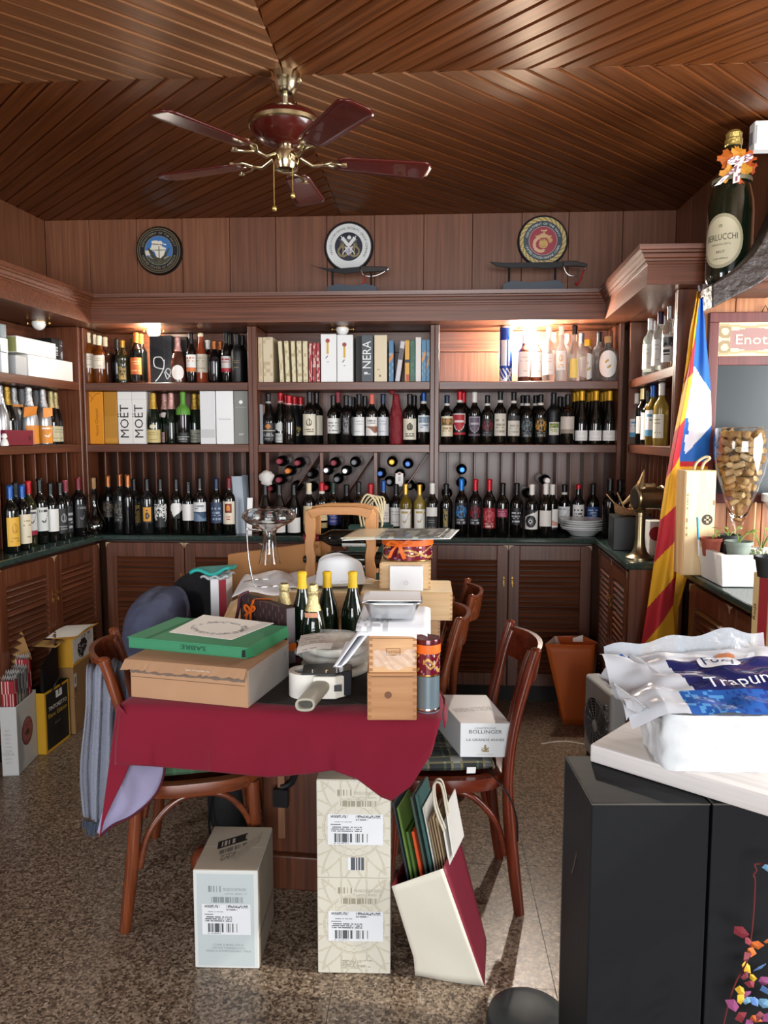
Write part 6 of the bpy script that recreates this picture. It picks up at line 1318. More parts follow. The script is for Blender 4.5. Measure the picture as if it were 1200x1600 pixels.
# ---- chairs
CW1, CW2 = '532410', '7a3d20'
W_CH = wood(CW1, CW2, 'z', .25, 40, coat=.3); W_CHX = wood(CW1, CW2, 'x', .25, 40, coat=.3)
W_CR = wood('48190c', '6c2a17', 'z', .25, 40, coat=.3); W_CRX = wood('48190c', '6c2a17', 'x', .25, 40, coat=.3)
def chair_parts(wz, wx):
    out = []
    def sup(a, rx=.205, ry=.20, n=3.2):
        c, s_ = math.cos(a), math.sin(a); return (math.copysign(abs(c) ** (2 / n), c) * rx, math.copysign(abs(s_) ** (2 / n), s_) * ry)
    seat = MB(); N = 40
    ro = [sup(2 * math.pi * i / N) for i in range(N)]
    v = [(x, y, .425) for x, y in ro] + [(x * 1.02, y * 1.02, .445) for x, y in ro] + [(x, y, .465) for x, y in ro] + [(x * .86, y * .86, .468) for x, y in ro] + [(x * .86, y * .86, .43) for x, y in ro]
    fs = [(k * N + i, k * N + (i + 1) % N, (k + 1) * N + (i + 1) % N, (k + 1) * N + i) for k in range(4) for i in range(N)] + [(4 * N + i, 4 * N + (i + 1) % N, (i + 1) % N, i) for i in range(N)]
    out.append(('seat_rim', seat.add(v, fs).mesh('seat_rim', wx, 50, True)))
    out.append(('seat', MB().add([(x * .86, y * .86, .452) for x, y in ro] + [(0, 0, .448)], [(i, (i + 1) % N, N) for i in range(N)]).mesh('seat', wx, 60)))
    for s_ in (-1, 1):
        P = smoothpoly([(-.235, s_ * .165, 0), (-.205, s_ * .168, .24), (-.190, s_ * .172, .44), (-.205, s_ * .178, .62), (-.245, s_ * .182, .79), (-.268, s_ * .184, .872)], 4)
        out.append(('rear_leg', MB().tube(P, [.0165 + .004 * math.sin(min(i / 8, 1) * math.pi) for i in range(len(P))], 12).lathe([(.0165, 0), (.013, .006), (0, .009)], 12, T(-.268, s_ * .184, .872)).mesh('rear_leg', wz, 50)))
        P = smoothpoly([(.195, s_ * .165, 0), (.178, s_ * .158, .22), (.165, s_ * .152, .435)], 4)
        out.append(('front_leg', MB().tube(P, [.013 + .008 * i / (len(P) - 1) for i in range(len(P))], 12).mesh('front_leg', wz, 50)))
        P = smoothpoly([(.168, s_ * .15, .20), (.150, s_ * .15, .31), (.085, s_ * .15, .392), (0, s_ * .15, .41), (-.08, s_ * .155, .392), (-.155, s_ * .162, .31), (-.185, s_ * .165, .20)], 5)
        out.append(('side_arch', MB().tube(P, .0105, 10).mesh('side_arch', wx, 50)))
        P = smoothpoly([(-.188, s_ * .125, .45), (-.200, s_ * .125, .60), (-.238, s_ * .13, .78), (-.262, s_ * .13, .855)], 4)
        out.append(('spindle', MB().tube(P, [.009 + .002 * math.sin(math.pi * i / (len(P) - 1)) for i in range(len(P))], 8).mesh('spindle', wz, 50)))
    P = smoothpoly([(.175, -.152, .19), (.178, -.12, .32), (.178, 0, .405), (.178, .12, .32), (.175, .152, .19)], 6)
    out.append(('front_arch', MB().tube(P, .0105, 10).mesh('front_arch', wx, 50)))
    rl = MB()
    def rail(u, v):
        a = (u - .5) * 2; x = -.262 - .055 * (1 - abs(a) ** 2.2); y = a * .178; z = .762 + v * .098 + .0 * a; return (x + .03 * (v - .5) * -.6, y, z + .006 * (1 - a * a) * (1 if v > .5 else -1))
    n_ = 24; vs = [rail(i / n_, j) for j in (0, .5, 1) for i in range(n_ + 1)] + [tuple(Vector(rail(i / n_, j)) + Vector((.016, 0, 0))) for j in (0, .5, 1) for i in range(n_ + 1)]
    k = n_ + 1; fs = []
    for j in range(2):
        for i in range(n_): fs += [(j * k + i, (j + 1) * k + i, (j + 1) * k + i + 1, j * k + i + 1), (3 * k + j * k + i, 3 * k + j * k + i + 1, 3 * k + (j + 1) * k + i + 1, 3 * k + (j + 1) * k + i)]
    for i in range(n_): fs += [(i, i + 1, 3 * k + i + 1, 3 * k + i), (2 * k + i, 5 * k + i, 5 * k + i + 1, 2 * k + i + 1)]
    fs += [(0, 3 * k, 4 * k, k), (k, 4 * k, 5 * k, 2 * k), (n_, k + n_, 4 * k + n_, 3 * k + n_), (k + n_, 2 * k + n_, 5 * k + n_, 4 * k + n_)]
    out.append(('top_rail', rl.add(vs, fs).mesh('top_rail', wx, 40, True)))
    return out
CH_A, CH_B = chair_parts(W_CH, W_CHX), chair_parts(W_CR, W_CRX)
def chair(x, y, rz, label, parts, s=1.0):
    t = thing('bentwood_chair', label, 'chair', (x, y, 0), rz, 'bentwood chairs around the table')
    for nme, me in parts: put(nme, me, t)
    return t
L1 = chair(-.762, 2.427, R(18.2), 'brown bentwood chair with hanging blue grey scarf, left of table', CH_A)
L2 = chair(-.815, 2.935, R(4), 'brown bentwood chair under the blue grey jacket', CH_A)
L3 = chair(-.82, 3.42, R(2), 'brown bentwood chair under the navy jacket', CH_A)
R1 = chair(.048, 2.497, R(186), 'red brown bentwood chair carrying the white champagne box', CH_B)
R2 = chair(-.162, 2.905, R(183.5), 'brown bentwood chair between the crates and the farther chair', CH_A)
R3 = chair(-.085, 3.325, R(180), 'farthest brown bentwood chair with its back toward the louvred doors', CH_A)
# ---- cushions
def cushion(ch, label, fn, z=.4725, th=.042, r=.168):
    M = ch.matrix_basis
    t = thing('seat_cushion', label, 'cushion', ch.location + Vector((math.cos(ch.rotation_euler.z) * .012, math.sin(ch.rotation_euler.z) * .012, z)), ch.rotation_euler.z, 'seat cushions')
    def P(u, v, s_):
        a, b_ = (u - .5) * 2, (v - .5) * 2; e = (1 - abs(a) ** 5) * (1 - abs(b_) ** 5); k = 1 - .06 * abs(a * b_) ** 2
        return (a * r * k, b_ * r * k, th / 2 + s_ * (th / 2) * max(0, e) ** .38 + .002 * math.sin(a * 6) * math.sin(b_ * 5) * e * s_)
    mb = MB(); mb.grid(lambda u, v: P(u, v, 1), 44, 44, fn); mb.grid(lambda u, v: P(1 - u, v, -1), 44, 44, lambda u, v: fn(1 - u, v))
    me = mb.mesh('cover', printmat(.9)); put('cover', me, t); me.polygons.foreach_set('use_smooth', [True] * len(me.polygons)); return t
def plaid(u, v):
    def st(x):
        x = (x * 3.1) % 1
        return 2 if x < .06 or .30 < x < .36 else 1 if .06 < x < .30 else 3 if .5 < x < .56 else 0
    a, b_ = st(u), st(v + .1); T_ = {(0, 0): '26282a', (1, 1): '7d8082', (0, 1): '45484a', (1, 0): '4d5052'}
    if a == 2 or b_ == 2: return '6d6a4a' if a == b_ or a + b_ == 2 else '8a8778'
    if a == 3 or b_ == 3: return '3d4a3a'
    return T_[(a, b_)]
cR = cushion(R1, 'grey plaid seat cushion with small white tag on right chair', plaid)
MB().box(-.014, .014, -.001, .001, -.012, .012).build('care_tag', M_WHITE, cR, loc=(-.085, .172, .014), rot=(R(-20), 0, R(0)))
for q_ in (0, 1): MB().tube(smoothpoly([(-.14, .166, .012), (-.165, .215, -.01), (-.20, .215 + .01 * q_, -.06), (-.222, .21 + .012 * q_, -.13), (-.226, .207 + .01 * q_, -.20)], 5), .0025, 5).build('tie_cord', M_BLACK, cR)
cushion(L1, 'green seat cushion on the left chair, under the cloth', lambda u, v: '3c5a40' if hsh(round(u * 30), round(v * 30)) > .3 else '46684a')
# ---- scarf hung over the left chair
def drape(t, rows, m, nu=20, fold=.012, nf=9, name='cloth', seed=0, solid=.003):
    """rows: centre line points with half width direction, from the front hem over the rail to the back hem."""
    P = [Vector(r_[0]) for r_ in rows]; W = [Vector(r_[1]) for r_ in rows]; Pn = smoothpoly(P, 6); Wn = smoothpoly(W, 6)
    def f(u, v):
        k = v * (len(Pn) - 1); i = min(int(k), len(Pn) - 2); p = Pn[i].lerp(Pn[i + 1], k - i); w_ = Wn[i].lerp(Wn[i + 1], k - i); tn = (Pn[min(i + 1, len(Pn) - 1)] - Pn[max(i - 1, 0)]).normalized(); n_ = w_.cross(tn); n_ = n_.normalized() if n_.length > 1e-6 else Vector((0, 1, 0))
        return p + w_ * ((u - .5) * 2) + n_ * (fold * (math.sin(u * nf * math.pi + seed + v * 2) + .5 * math.sin(u * nf * 2.3 * math.pi + v * 5 + seed)))
    return MB().grid(f, nu, 44).build(name, m, t, smooth=60, solid=solid)
M_SCARF = mat('7b7f8c', .95, spec=.1, bump=.5, bscale=220, var=.18)
t = thing('scarf', 'blue grey fringed scarf hanging over the left chair back', 'scarf', (0, 0, 0))
q = lambda x, y, Y: at(x, y, Y=Y)
drape(t, [(q(148, 1282, 2.155), q(166, 1290, 2.17) - q(148, 1282, 2.155)), (q(150, 1200, 2.155), (.040, .02, 0)), (q(155, 1110, 2.16), (.034, .02, 0)), (q(158, 1050, 2.18), (.036, .022, 0)), (q(163, 1036, 2.24), (.034, .03, 0)), (q(172, 1046, 2.30), (.03, .03, 0)), (q(176, 1110, 2.32), (.03, .03, 0)), (q(172, 1240, 2.30), (.03, .03, 0))], M_SCARF, 30, .006, 5)
fr = MB()
for i in range(26):
    a = q(131 + i * 1.5, 1278 + 10 * hsh(i, 2), 2.15 + .012 * hsh(i)); b_ = q(129 + i * 1.5, 1292 + 16 * hsh(i, 5), 2.15 + .012 * hsh(i)); fr.tube([a, a.lerp(b_, .5) + Vector((.003 * (hsh(i, 7) - .5), 0, 0)), b_], .0022, 4)
f_ = fr.build('fringe', mat('3f4858', .95), t); f_['kind'] = 'stuff'
# ---- jackets over the two rear chairs
def jacket(ch, label, col, h=.60, w=.30, seed=0, dz=0.0):
    o = ch.location; t = thing('jacket', label, 'jacket', (o.x - .25, o.y, 0), ch.rotation_euler.z)
    sec = [(.485, .095), (.52, .097), (.60, .097), (.70, .095), (.79, .093), (.845, .088), (.88, .072), (.90, .045), (.907, .015)]
    N = 36; vs = []; rr = random.Random(seed)
    for j, (z, d) in enumerate(sec):
        k = j / (len(sec) - 1); wy = w * (1.0 - .18 * max(0, k - .55) / .45) * (.94 + .1 * (1 - k)); wy *= (1, 1, 1, 1, .98, .94, .86, .74, .60)[j]
        for i in range(N):
            a = 2 * math.pi * i / N; c, s_ = math.cos(a), math.sin(a)
            fold = 1 + .10 * math.sin(a * 7 + seed + z * 4) * (1 - k) + .05 * math.sin(a * 13 + z * 11)
            vs.append((math.copysign(abs(c) ** .8, c) * d * fold + .0, math.copysign(abs(s_) ** .75, s_) * wy * (1 + .03 * math.sin(z * 20 + a * 3)), z + dz + (.018 * s_ * s_ * -1 if j >= 5 else 0)))
    fs = [(j * N + i, j * N + (i + 1) % N, (j + 1) * N + (i + 1) % N, (j + 1) * N + i) for j in range(len(sec) - 1) for i in range(N)] + [tuple((len(sec) - 1) * N + i for i in range(N))]
    me = MB().add(vs, fs).mesh('body', mat(col, .9, spec=.2, bump=.7, bscale=26, var=.2)); me.polygons.foreach_set('use_smooth', [True] * len(me.polygons)); put('body', me, t, subd=1)
    return t
jacket(L2, 'blue grey jacket over a chair behind the green folder', '4d5268', seed=2, dz=.024)
jacket(L3, 'dark navy jacket over the farther chair by the louvred doors', '1a2028', seed=5, w=.265)

# ================================================================ on the table
def tbox(name, label, cat, fl, fr_, depth, z0, z1, m, group=None, bevel=.0015):
    """Box from its two front bottom corners (points), going back by depth."""
    a, b_ = Vector((fl.x, fl.y, 0)), Vector((fr_.x, fr_.y, 0)); d = b_ - a; rz = math.atan2(d.y, d.x)
    t = thing(name, label, cat, (a.x, a.y, z0), rz, group); MB().box(0, d.length, 0, depth, 0, z1 - z0).build('body', m, t, bevel=bevel, seg=1); return t, d.length
# shoebox-like carton with torn lid
a, b_ = at(205, 1090, Z=TZ), at(388, 1108, Z=TZ); M_KRAFT = mat('a88262', .8, var=.08, bscale=12); M_KRAFTG = mat('9f9a94', .7, var=.1, bscale=8)
t, w = tbox('carton', 'brown cardboard carton with torn lid edge under the green folder', 'box', a, b_, .305, TZ + .0025, TZ + .112, M_KRAFT)
MB().box(w, w + .001, .004, .301, .003, .107).build('grey_side', M_KRAFTG, t); MB().box(-.0008, w - .01, -.0012, 0, .062, .0635).build('fold_line', mat('6d4d34', .8), t)
lid = MB(); n = 40; vs = []
for i in range(n + 1):
    x = -.012 + (w + .012) * i / n; j_ = .006 * hsh(i, 3) + .003 * hsh(i * 3, 1); vs += [(x, -.028 + j_ - .006 * (1 - i / n), .088 + j_ * .6), (x, -.006, .113), (x, .305, .114)]
fs = [(i * 3 + k, (i + 1) * 3 + k, (i + 1) * 3 + k + 1, i * 3 + k + 1) for i in range(n) for k in range(2)]
lid.add(vs, fs).build('lid', M_KRAFT, t, solid=.003); MB().grid(lambda u, v: (u * (w - .008), -.0016, .076 + v * (.012 + .006 * hsh(round(u * 40), 2)) - .004 * hsh(round(u * 40))), 40, 1).build('torn_strip', mat('6f5f54', .9), t)
words(t, 'box of wonder no.', .010, (w * .62, -.024, .101), 'e6dccc', (R(-50), 0, 0)); decal(t, .012, .02, lambda u, v: '7d878c', 2, 2, (w + .0016, .27, .08), (0, 0, R(90)))
# green folder
zf = TZ + .1165; A = at(201, 1012, Z=zf); B = at(386, 1030, Z=zf); 
t, w = tbox('folder_box', 'green cardboard folder with hand lettered spine on the brown carton', 'folder', A, B, .265, zf, zf + .032, mat('35805a', .7, var=.06, bscale=20))
MB().box(-.003, w + .005, -.003, .268, .032, .0345).build('cover', mat('3f8d63', .65), t, bevel=.001); MB().box(.06, .074, -.004, .27, .0345, .0352).build('elastic', mat('276a44', .7), t)
MB().hexa([Vector(p) for p in ((w - .002, -.002, .002), (w + .012, .03, .002), (w + .012, .265, .002), (w - .002, .265, .002))], [Vector(p) for p in ((w - .002, -.002, .034), (w + .004, .01, .034), (w + .006, .265, .034), (w - .002, .265, .034))]).build('flap', mat('2f8054', .7), t, recalc=True)
words(t, 'SABRE', .020, (w * .56, -.0022, .026), '1c4a34', (0, R(180), 0), width=.085)
MB().add([(w - .016, -.0035, .005), (w - .003, -.0035, .006), (w - .004, -.0035, .028), (w - .014, -.0035, .026)], [(0, 1, 2, 3)]).build('open_end', mat('14231b', .9), t)
# white card
zc_ = zf + .0358; pts = [at(x, y, Z=zc_) for x, y in ((264, 988), (362, 1000), (428, 974), (318, 961))]; O = pts[0]
t = thing('card', 'white card with drawn oval wreath on the green folder', 'card', O); f4 = lambda u, v: (pts[0] * (1 - u) * (1 - v) + pts[1] * u * (1 - v) + pts[2] * u * v + pts[3] * (1 - u) * v) - O + Vector((0, 0, .0006))
def wreath(u, v):
    q_ = math.hypot((u - .52) / .34, (v - .45) / .30); return ('8f8f8c' if hsh(round(u * 40), round(v * 40), 3) > .5 else 'dcdad4') if abs(q_ - 1) < .13 and hsh(round(u * 14), round(v * 10)) > .25 else 'efece4'
MB().grid(f4, 60, 60, wreath).build('paper', printmat(.6), t, solid=.0012)
# dark gift box with orange ribbon, standing
zt = TZ + .194; tl, tr_ = at(375, 929, Z=zt), at(447, 951, Z=zt); d = (tr_ - tl); d.z = 0
t = thing('gift_box', 'dark brown upright gift box with orange ribbon and white tag', 'box', (tl.x, tl.y, TZ + .003), math.atan2(d.y, d.x)); w = d.length; H = .191
MB().box(0, w, 0, .036, 0, H).build('body', mat('3a2a2a', .45), t, bevel=.002); MB().box(w, w + .0012, .002, .034, .003, H - .003).build('grey_side', mat('6d6668', .4), t)
sp = MB()
for i in range(7):
    for j in range(9):
        x, z = (i + .5 + .5 * (j % 2)) / 7.6 * w, (j + .5) / 9 * H; sp.add([(x - .0012, -.0006, z - .009), (x + .0012, -.0006, z - .008), (x + .0012, -.0006, z + .009), (x - .0012, -.0006, z + .008)], [(0, 1, 2, 3)])
q = sp.build('printed_dashes', mat('7a6a68', .5), t); q['kind'] = 'stuff'
M_OR = mat('d9661c', .45); P = [Vector((w * .12, -.003, H * .62)), Vector((w * .30, -.003, H * .90)), Vector((w * .36, -.002, H + .001)), Vector((w * .50, .036, H + .001))]
def rib(P, wd, off=Vector((0, 0, 0))):
    mb = MB(); Pn = smoothpoly(P, 6); return mb.grid(lambda u, v: Pn[min(int(v * (len(Pn) - 1) + .5), len(Pn) - 1)] + Vector(((u - .5) * wd, 0, (u - .5) * wd * .3)) + off, 2, len(Pn) - 1)
rib(P, .016).build('ribbon', M_OR, t, solid=.001); MB().box(w - .0, w + .003, .0, .037, .045, .07).build('side_ribbon', M_OR, t)
kx, kz = w * .30, H * .78
for pts in ([(0, -.008, 0), (-.028, -.014, .018), (-.038, -.012, .004), (-.02, -.012, -.008), (0, -.008, 0)], [(0, -.008, 0), (.02, -.014, .022), (.03, -.012, .012), (.014, -.012, -.002), (0, -.008, 0)], [(0, -.01, 0), (.004, -.014, -.03), (.010, -.012, -.075)], [(0, -.01, 0), (-.02, -.014, -.02), (-.026, -.012, -.04)]): rib([Vector(p_) for p_ in pts], .014, Vector((kx, 0, kz))).build('bow', M_OR, t, solid=.001)
MB().box(-.018, .018, -.0012, .0012, -.024, .024).build('tag', mat('e3ded6', .6), t, loc=(kx + .012, -.016, kz - .062), rot=(0, R(38), R(8)))
MB().tube(smoothpoly([(.03, .02, H + .012), (.015, -.006, H - .002), (.006, -.01, H * .75), (-.012, -.012, H * .5), (-.02, -.012, H * .42)], 6), .006, 8).build('cord', mat('4a1f2c', .6), t, smooth=60)
# sparkling bottles
GB2 = 'sparkling bottles on the table'
for px, top, Y, cap, H, lab in ((472, 893, 2.60, 'mustard', None, 'left of three yellow capped sparkling bottles'), (511, 893, 2.68, 'mustard', None, 'middle of three yellow capped sparkling bottles'), (551, 893, 2.66, 'mustard', None, 'right of three yellow capped sparkling bottles'), (444, 910, 2.73, 'palegold', None, 'gold foil sparkling bottle half hidden by the brown gift box'), (489, 911, 2.52, 'palegold', None, 'gold foil sparkling bottle in front of the yellow capped ones')):
    p = at(px, top, Y=Y); t = thing('sparkling_bottle', lab, 'bottle', (p.x, Y, TZ + .003), 0, GB2)
    if cap == 'mustard': bottle_parts(t, 'bur', p.z - TZ - .003, 'green', cap, None, .80, False, 0)
    else: bottle_parts(t, 'cha', (p.z - TZ - .003) / 1.007, 'green', cap, [('plain', 'c98a6a', None, None, .60, .66, 60)] if px == 489 else None, .66, False, 0)
# dark felt mat, wrapped plates, tape dispenser
zm = TZ + .0022; q = [at(x, y, Z=zm) for x, y in ((398, 1098), (470, 1103), (560, 1100), (655, 1108), (668, 1040), (420, 1035))]
tag(MB().add([p for p in q], [tuple(range(len(q)))]).build('felt_mat', mat('2f2926', .95, bump=.4, bscale=60, var=.2), solid=.003), 'dark felt mat under the tape dispenser', 'mat')
pc = at(519, 1066, Z=TZ + .004); pc = Vector((pc.x, pc.y + .108, TZ + .0045))
GW = 'shrink wrapped white plates on the table'
pm = MB().lathe([(0, .004), (.075, .002), (.085, 0), (.108, .012), (.112, .024), (.1115, .033), (.104, .035), (.07, .031), (.06, .022), (0, .022)], 40).mesh('plate', mat('d8d3c6', .25, coat=.3), 50)
for i in range(3): tag(put('plate', pm, None, (pc.x + .002 * i, pc.y, pc.z + i * .0345), None), f'{("lowest", "middle", "topmost")[i]} thick cream plate of the wrapped stack', 'plate', GW)
wr = MB().grid(lambda u, v: (math.cos(u * 6.2832) * (.117 + .012 * math.sin(u * 37) * (v > .1) + .01 * math.sin(u * 11 + 9 * v)) * (1 if v < .75 else 1 - (v - .75) * 2.2), math.sin(u * 6.2832) * (.117 + .012 * math.sin(u * 37) * (v > .1)) * (1 if v < .75 else 1 - (v - .75) * 2.2), .052 + min(v / .75, 1) * .056 + .006 * math.sin(u * 23 + v * 9)), 60, 16)
tag(wr.build('plastic_wrap', film('e4e6e4', .28), loc=(pc.x + .002, pc.y, pc.z), smooth=60), 'crinkled clear plastic film over the cream plate stack', 'wrap')
za = pc.z + .118; pts = [at(x, y, Z=za) for x, y in ((463, 1018), (517, 1010), (530, 991), (470, 993))]; O = pts[0].copy()
t = thing('note', 'printed paper slip lying on the wrapped plates', 'paper', O)
def slip(u, v): p_ = pts[0] * (1 - u) * (1 - v) + pts[1] * u * (1 - v) + pts[2] * u * v + pts[3] * (1 - u) * v - O; p_.z += .006 * math.sin(u * 3.1) - .03 * max(0, .25 - v); return p_
MB().grid(slip, 30, 24, lambda u, v: 'a9a9a6' if abs((v * 9) % 1 - .5) < .16 and .1 < u < .85 - .3 * hsh(round(v * 9)) and hsh(round(u * 30), round(v * 9)) > .3 else 'e9e8e3').build('paper', printmat(.6), t, solid=.0006)
# tape dispenser
rc = at(472, 1090, Z=TZ + .005); dx_ = .0
t = thing('tape_dispenser', 'white and black packing tape dispenser with grey handle', 'dispenser', (rc.x + .008, rc.y + .035, TZ + .005), R(6))
MB().lathe([(.036, 0), (.052, 0), (.052, .072), (.036, .072), (.036, 0)], 30).build('tape_roll', mat('e2dfd6', .4), t, smooth=30)
pl = [(-.012, -.055), (.085, -.062), (.130, -.030), (.126, .030), (.06, .046), (-.01, .03)]
def plate_(z0, z1, pl_=pl): 
    mb = MB(); n = len(pl_); return mb.add([(x, y, z0) for x, y in pl_] + [(x, y, z1) for x, y in pl_], [tuple(range(n))[::-1], tuple(range(n, 2 * n))] + [(i, (i + 1) % n, n + (i + 1) % n, n + i) for i in range(n)])
plate_(.073, .079).build('top_plate', mat('22252a', .35), t, bevel=.002); plate_(.004, .070, [(.02, -.062), (.085, -.066), (.118, -.04), (.10, -.02), (.05, -.02)]).build('housing', mat('dcd8cd', .4), t, bevel=.004)
plate_(.006, .078, [(.098, -.052), (.132, -.036), (.134, .03), (.112, .036), (.104, -.02)]).build('guard', mat('23262b', .4), t, bevel=.003); MB().box(.082, .104, -.0675, -.064, .028, .046).build('slot', M_BLACK, t); MB().cyl((.06, -.045, .079), (.06, -.045, .084), .005).cyl((.09, -.03, .079), (.09, -.03, .084), .005).cyl((.02, -.035, .079), (.02, -.035, .084), .004).build('screw', M_CHROME, t, smooth=40)
MB().add([(.094, 0, .078), (.108, .002, .078), (.10, 0, .104)], [(0, 1, 2)]).build('blade', M_CHROME, t, solid=.0015)
hp = [(.045, -.055, .042), (.035, -.085, .038), (.014, -.135, .028), (.004, -.165, .024)]
hb_ = MB(); N = 20; P = smoothpoly(hp, 4); vs = []
for p_ in P:
    for i in range(N):
        a = 2 * math.pi * i / N; vs.append((p_.x + math.copysign(abs(math.cos(a)) ** .7, math.cos(a)) * .024, p_.y, p_.z + math.copysign(abs(math.sin(a)) ** .8, math.sin(a)) * .0155))
K = len(P); fs = [(j * N + i, j * N + (i + 1) % N, (j + 1) * N + (i + 1) % N, (j + 1) * N + i) for j in range(K - 1) for i in range(N)]
hb_.add(vs, fs).build('handle', mat('a9a596', .5), t, smooth=60, solid=.006)
MB().add([(P[-1].x + math.cos(2 * math.pi * i / N) * .02, P[-1].y + .012, P[-1].z + math.sin(2 * math.pi * i / N) * .012) for i in range(N)], [tuple(range(N))]).build('hollow', mat('4a4843', .8), t)
# two single-bottle wooden boxes, ends toward the photographer
a, b_ = at(574, 1126, Z=TZ + .003), at(651, 1126, Z=TZ + .003); zmid = at(610, 1052, Y=a.y).z; ztop = at(610, 985, Y=a.y).z
M_P2 = wood('a06a3c', 'c08d5c', 'x', .5, 25, bump=.1); M_P3 = wood('a87448', 'c69a6c', 'x', .5, 25, bump=.1); GWB = 'wooden bottle boxes on the table'
def jointed(t, w, H, c='7a4d2a'):
    mb = MB(); k = 7
    for s_ in (0, 1):
        for i in range(k):
            z = (i + .25) / k * H; mb.box((0 if s_ == 0 else w - .010), (.010 if s_ == 0 else w), -.0012, -.0002, z, z + H / k * .5)
    q = mb.build('finger_joints', wood('8a5830', 'a5713f', 'x', .5, 30), t); q['kind'] = 'stuff'
t, w = tbox('wine_crate', 'lower wooden bottle box with a knot at the table front', 'crate', a, b_, .36, TZ + .004, zmid - .001, M_P2, GWB); jointed(t, w, zmid - TZ - .005); MB().lathe([(0, 0), (.006, 0), (.010, -.0001)], 14, T(w * .42, -.0009, (zmid - TZ) * .52, 0, R(90))).build('knot', mat('6a4226', .6), t); MB().box(.004, w - .004, -.0010, -.0002, (zmid - TZ) - .016, (zmid - TZ) - .012).build('slot', mat('7a5230', .7), t)
a2, b2 = a + Vector((.004, .003, 0)), b_ + Vector((-.001, .003, 0))
t, w = tbox('wine_crate', 'upper wooden bottle box with torn plastic on its end', 'crate', a2, b2, .36, zmid - .0005, ztop, M_P3, GWB); H = ztop - zmid; jointed(t, w, H); MB().box(.003, w - .003, -.0010, -.0002, H * .80, H * .815).build('groove', mat('8a6038', .7), t)
fr4 = MB(); 
for x0, x1, z0, z1 in ((w * .36, w * .66, .56, .57), (w * .36, w * .66, .41, .42), (w * .36, w * .37, .41, .57), (w * .65, w * .66, .41, .57)): fr4.box(x0, x1, -.0012, -.0004, z0 * H, z1 * H)
fr4.build('burnt_frame', mat('6a4426', .7), t); words(t, 'CHÂTEAU', .011, (w * .51, -.0012, H * .455), '6a4426', width=w * .26)
MB().grid(lambda u, v: (w * (.10 + .86 * u), -.004 - .006 * abs(math.sin(u * 13 + v * 5)), H * (.12 + .34 * v + .16 * abs(u - .45) * v + .05 * math.sin(u * 9))), 30, 10).build('torn_film', film('f2f2f0', .22), t, smooth=60)
# papers and foil tray on top
t = thing('paper_sheaf', 'drooping white papers under the foil tray', 'papers', (a2.x, a2.y, ztop)); 
def pap(k):
    def f_(u, v):
        x, y = -.048 + .195 * u + .008 * k - .02 * (1 - v) * (k == 0), -.03 + .25 * v; z = .004 + .006 * k; dr = max(0, .22 - u) if k < 2 else 0
        z -= dr * (.42 + .1 * k); x -= dr * (.10 + .10 * k); y -= dr * .06; z -= max(0, u - .94) * .10; z -= max(0, .10 - v) * .12; return (x, y, max(z, -.09 + .0 if u < .2 else z))
    return f_
for k in range(3):
    q = MB().grid(pap(k), 28, 14, (lambda u, v, k=k: 'b9babb' if k == 2 and u < .45 and v < .5 and hsh(round(u * 30), round(v * 20)) > .55 else 'e9eaee')).build('sheet', printmat(.6), t, smooth=60, solid=.0006)
t = thing('foil_tray', 'aluminium foil tray with white card lid on the wooden boxes', 'tray', (a2.x + .058, a2.y + .075, ztop + .0245), R(2)); rx, ry, hh = .078, .062, .042
def trp(a, k, z): 
    c, s_ = math.cos(a), math.sin(a); rip = 1 + .012 * math.sin(a * 60) * (1 if 0 < z < hh else 0); n_ = 5; q_ = (abs(c) ** n_ + abs(s_) ** n_) ** (-1 / n_); return (c * q_ * rx * k * rip, s_ * q_ * ry * k * rip, z)
N = 120; tr = MB(); rings = [(.78, 0), (.80, .003), (.97, hh - .002), (1.06, hh), (1.06, hh + .003), (.95, hh + .003)]
vs = [trp(2 * math.pi * i / N, k, z) for k, z in rings for i in range(N)]; fs = [(j * N + i, j * N + (i + 1) % N, (j + 1) * N + (i + 1) % N, (j + 1) * N + i) for j in range(len(rings) - 1) for i in range(N)] + [tuple(range(N))[::-1]]
tr.add(vs, fs).build('tray', mat('cfd2d4', .28, .95), t, smooth=50); MB().grid(lambda u, v: ((u - .5) * .157, (v - .5) * .125, hh + .0035 + .006 * (2 * v - 1) ** 2 * (u > .02)), 10, 10).build('card_lid', mat('eeeeee', .5), t, solid=.0012)
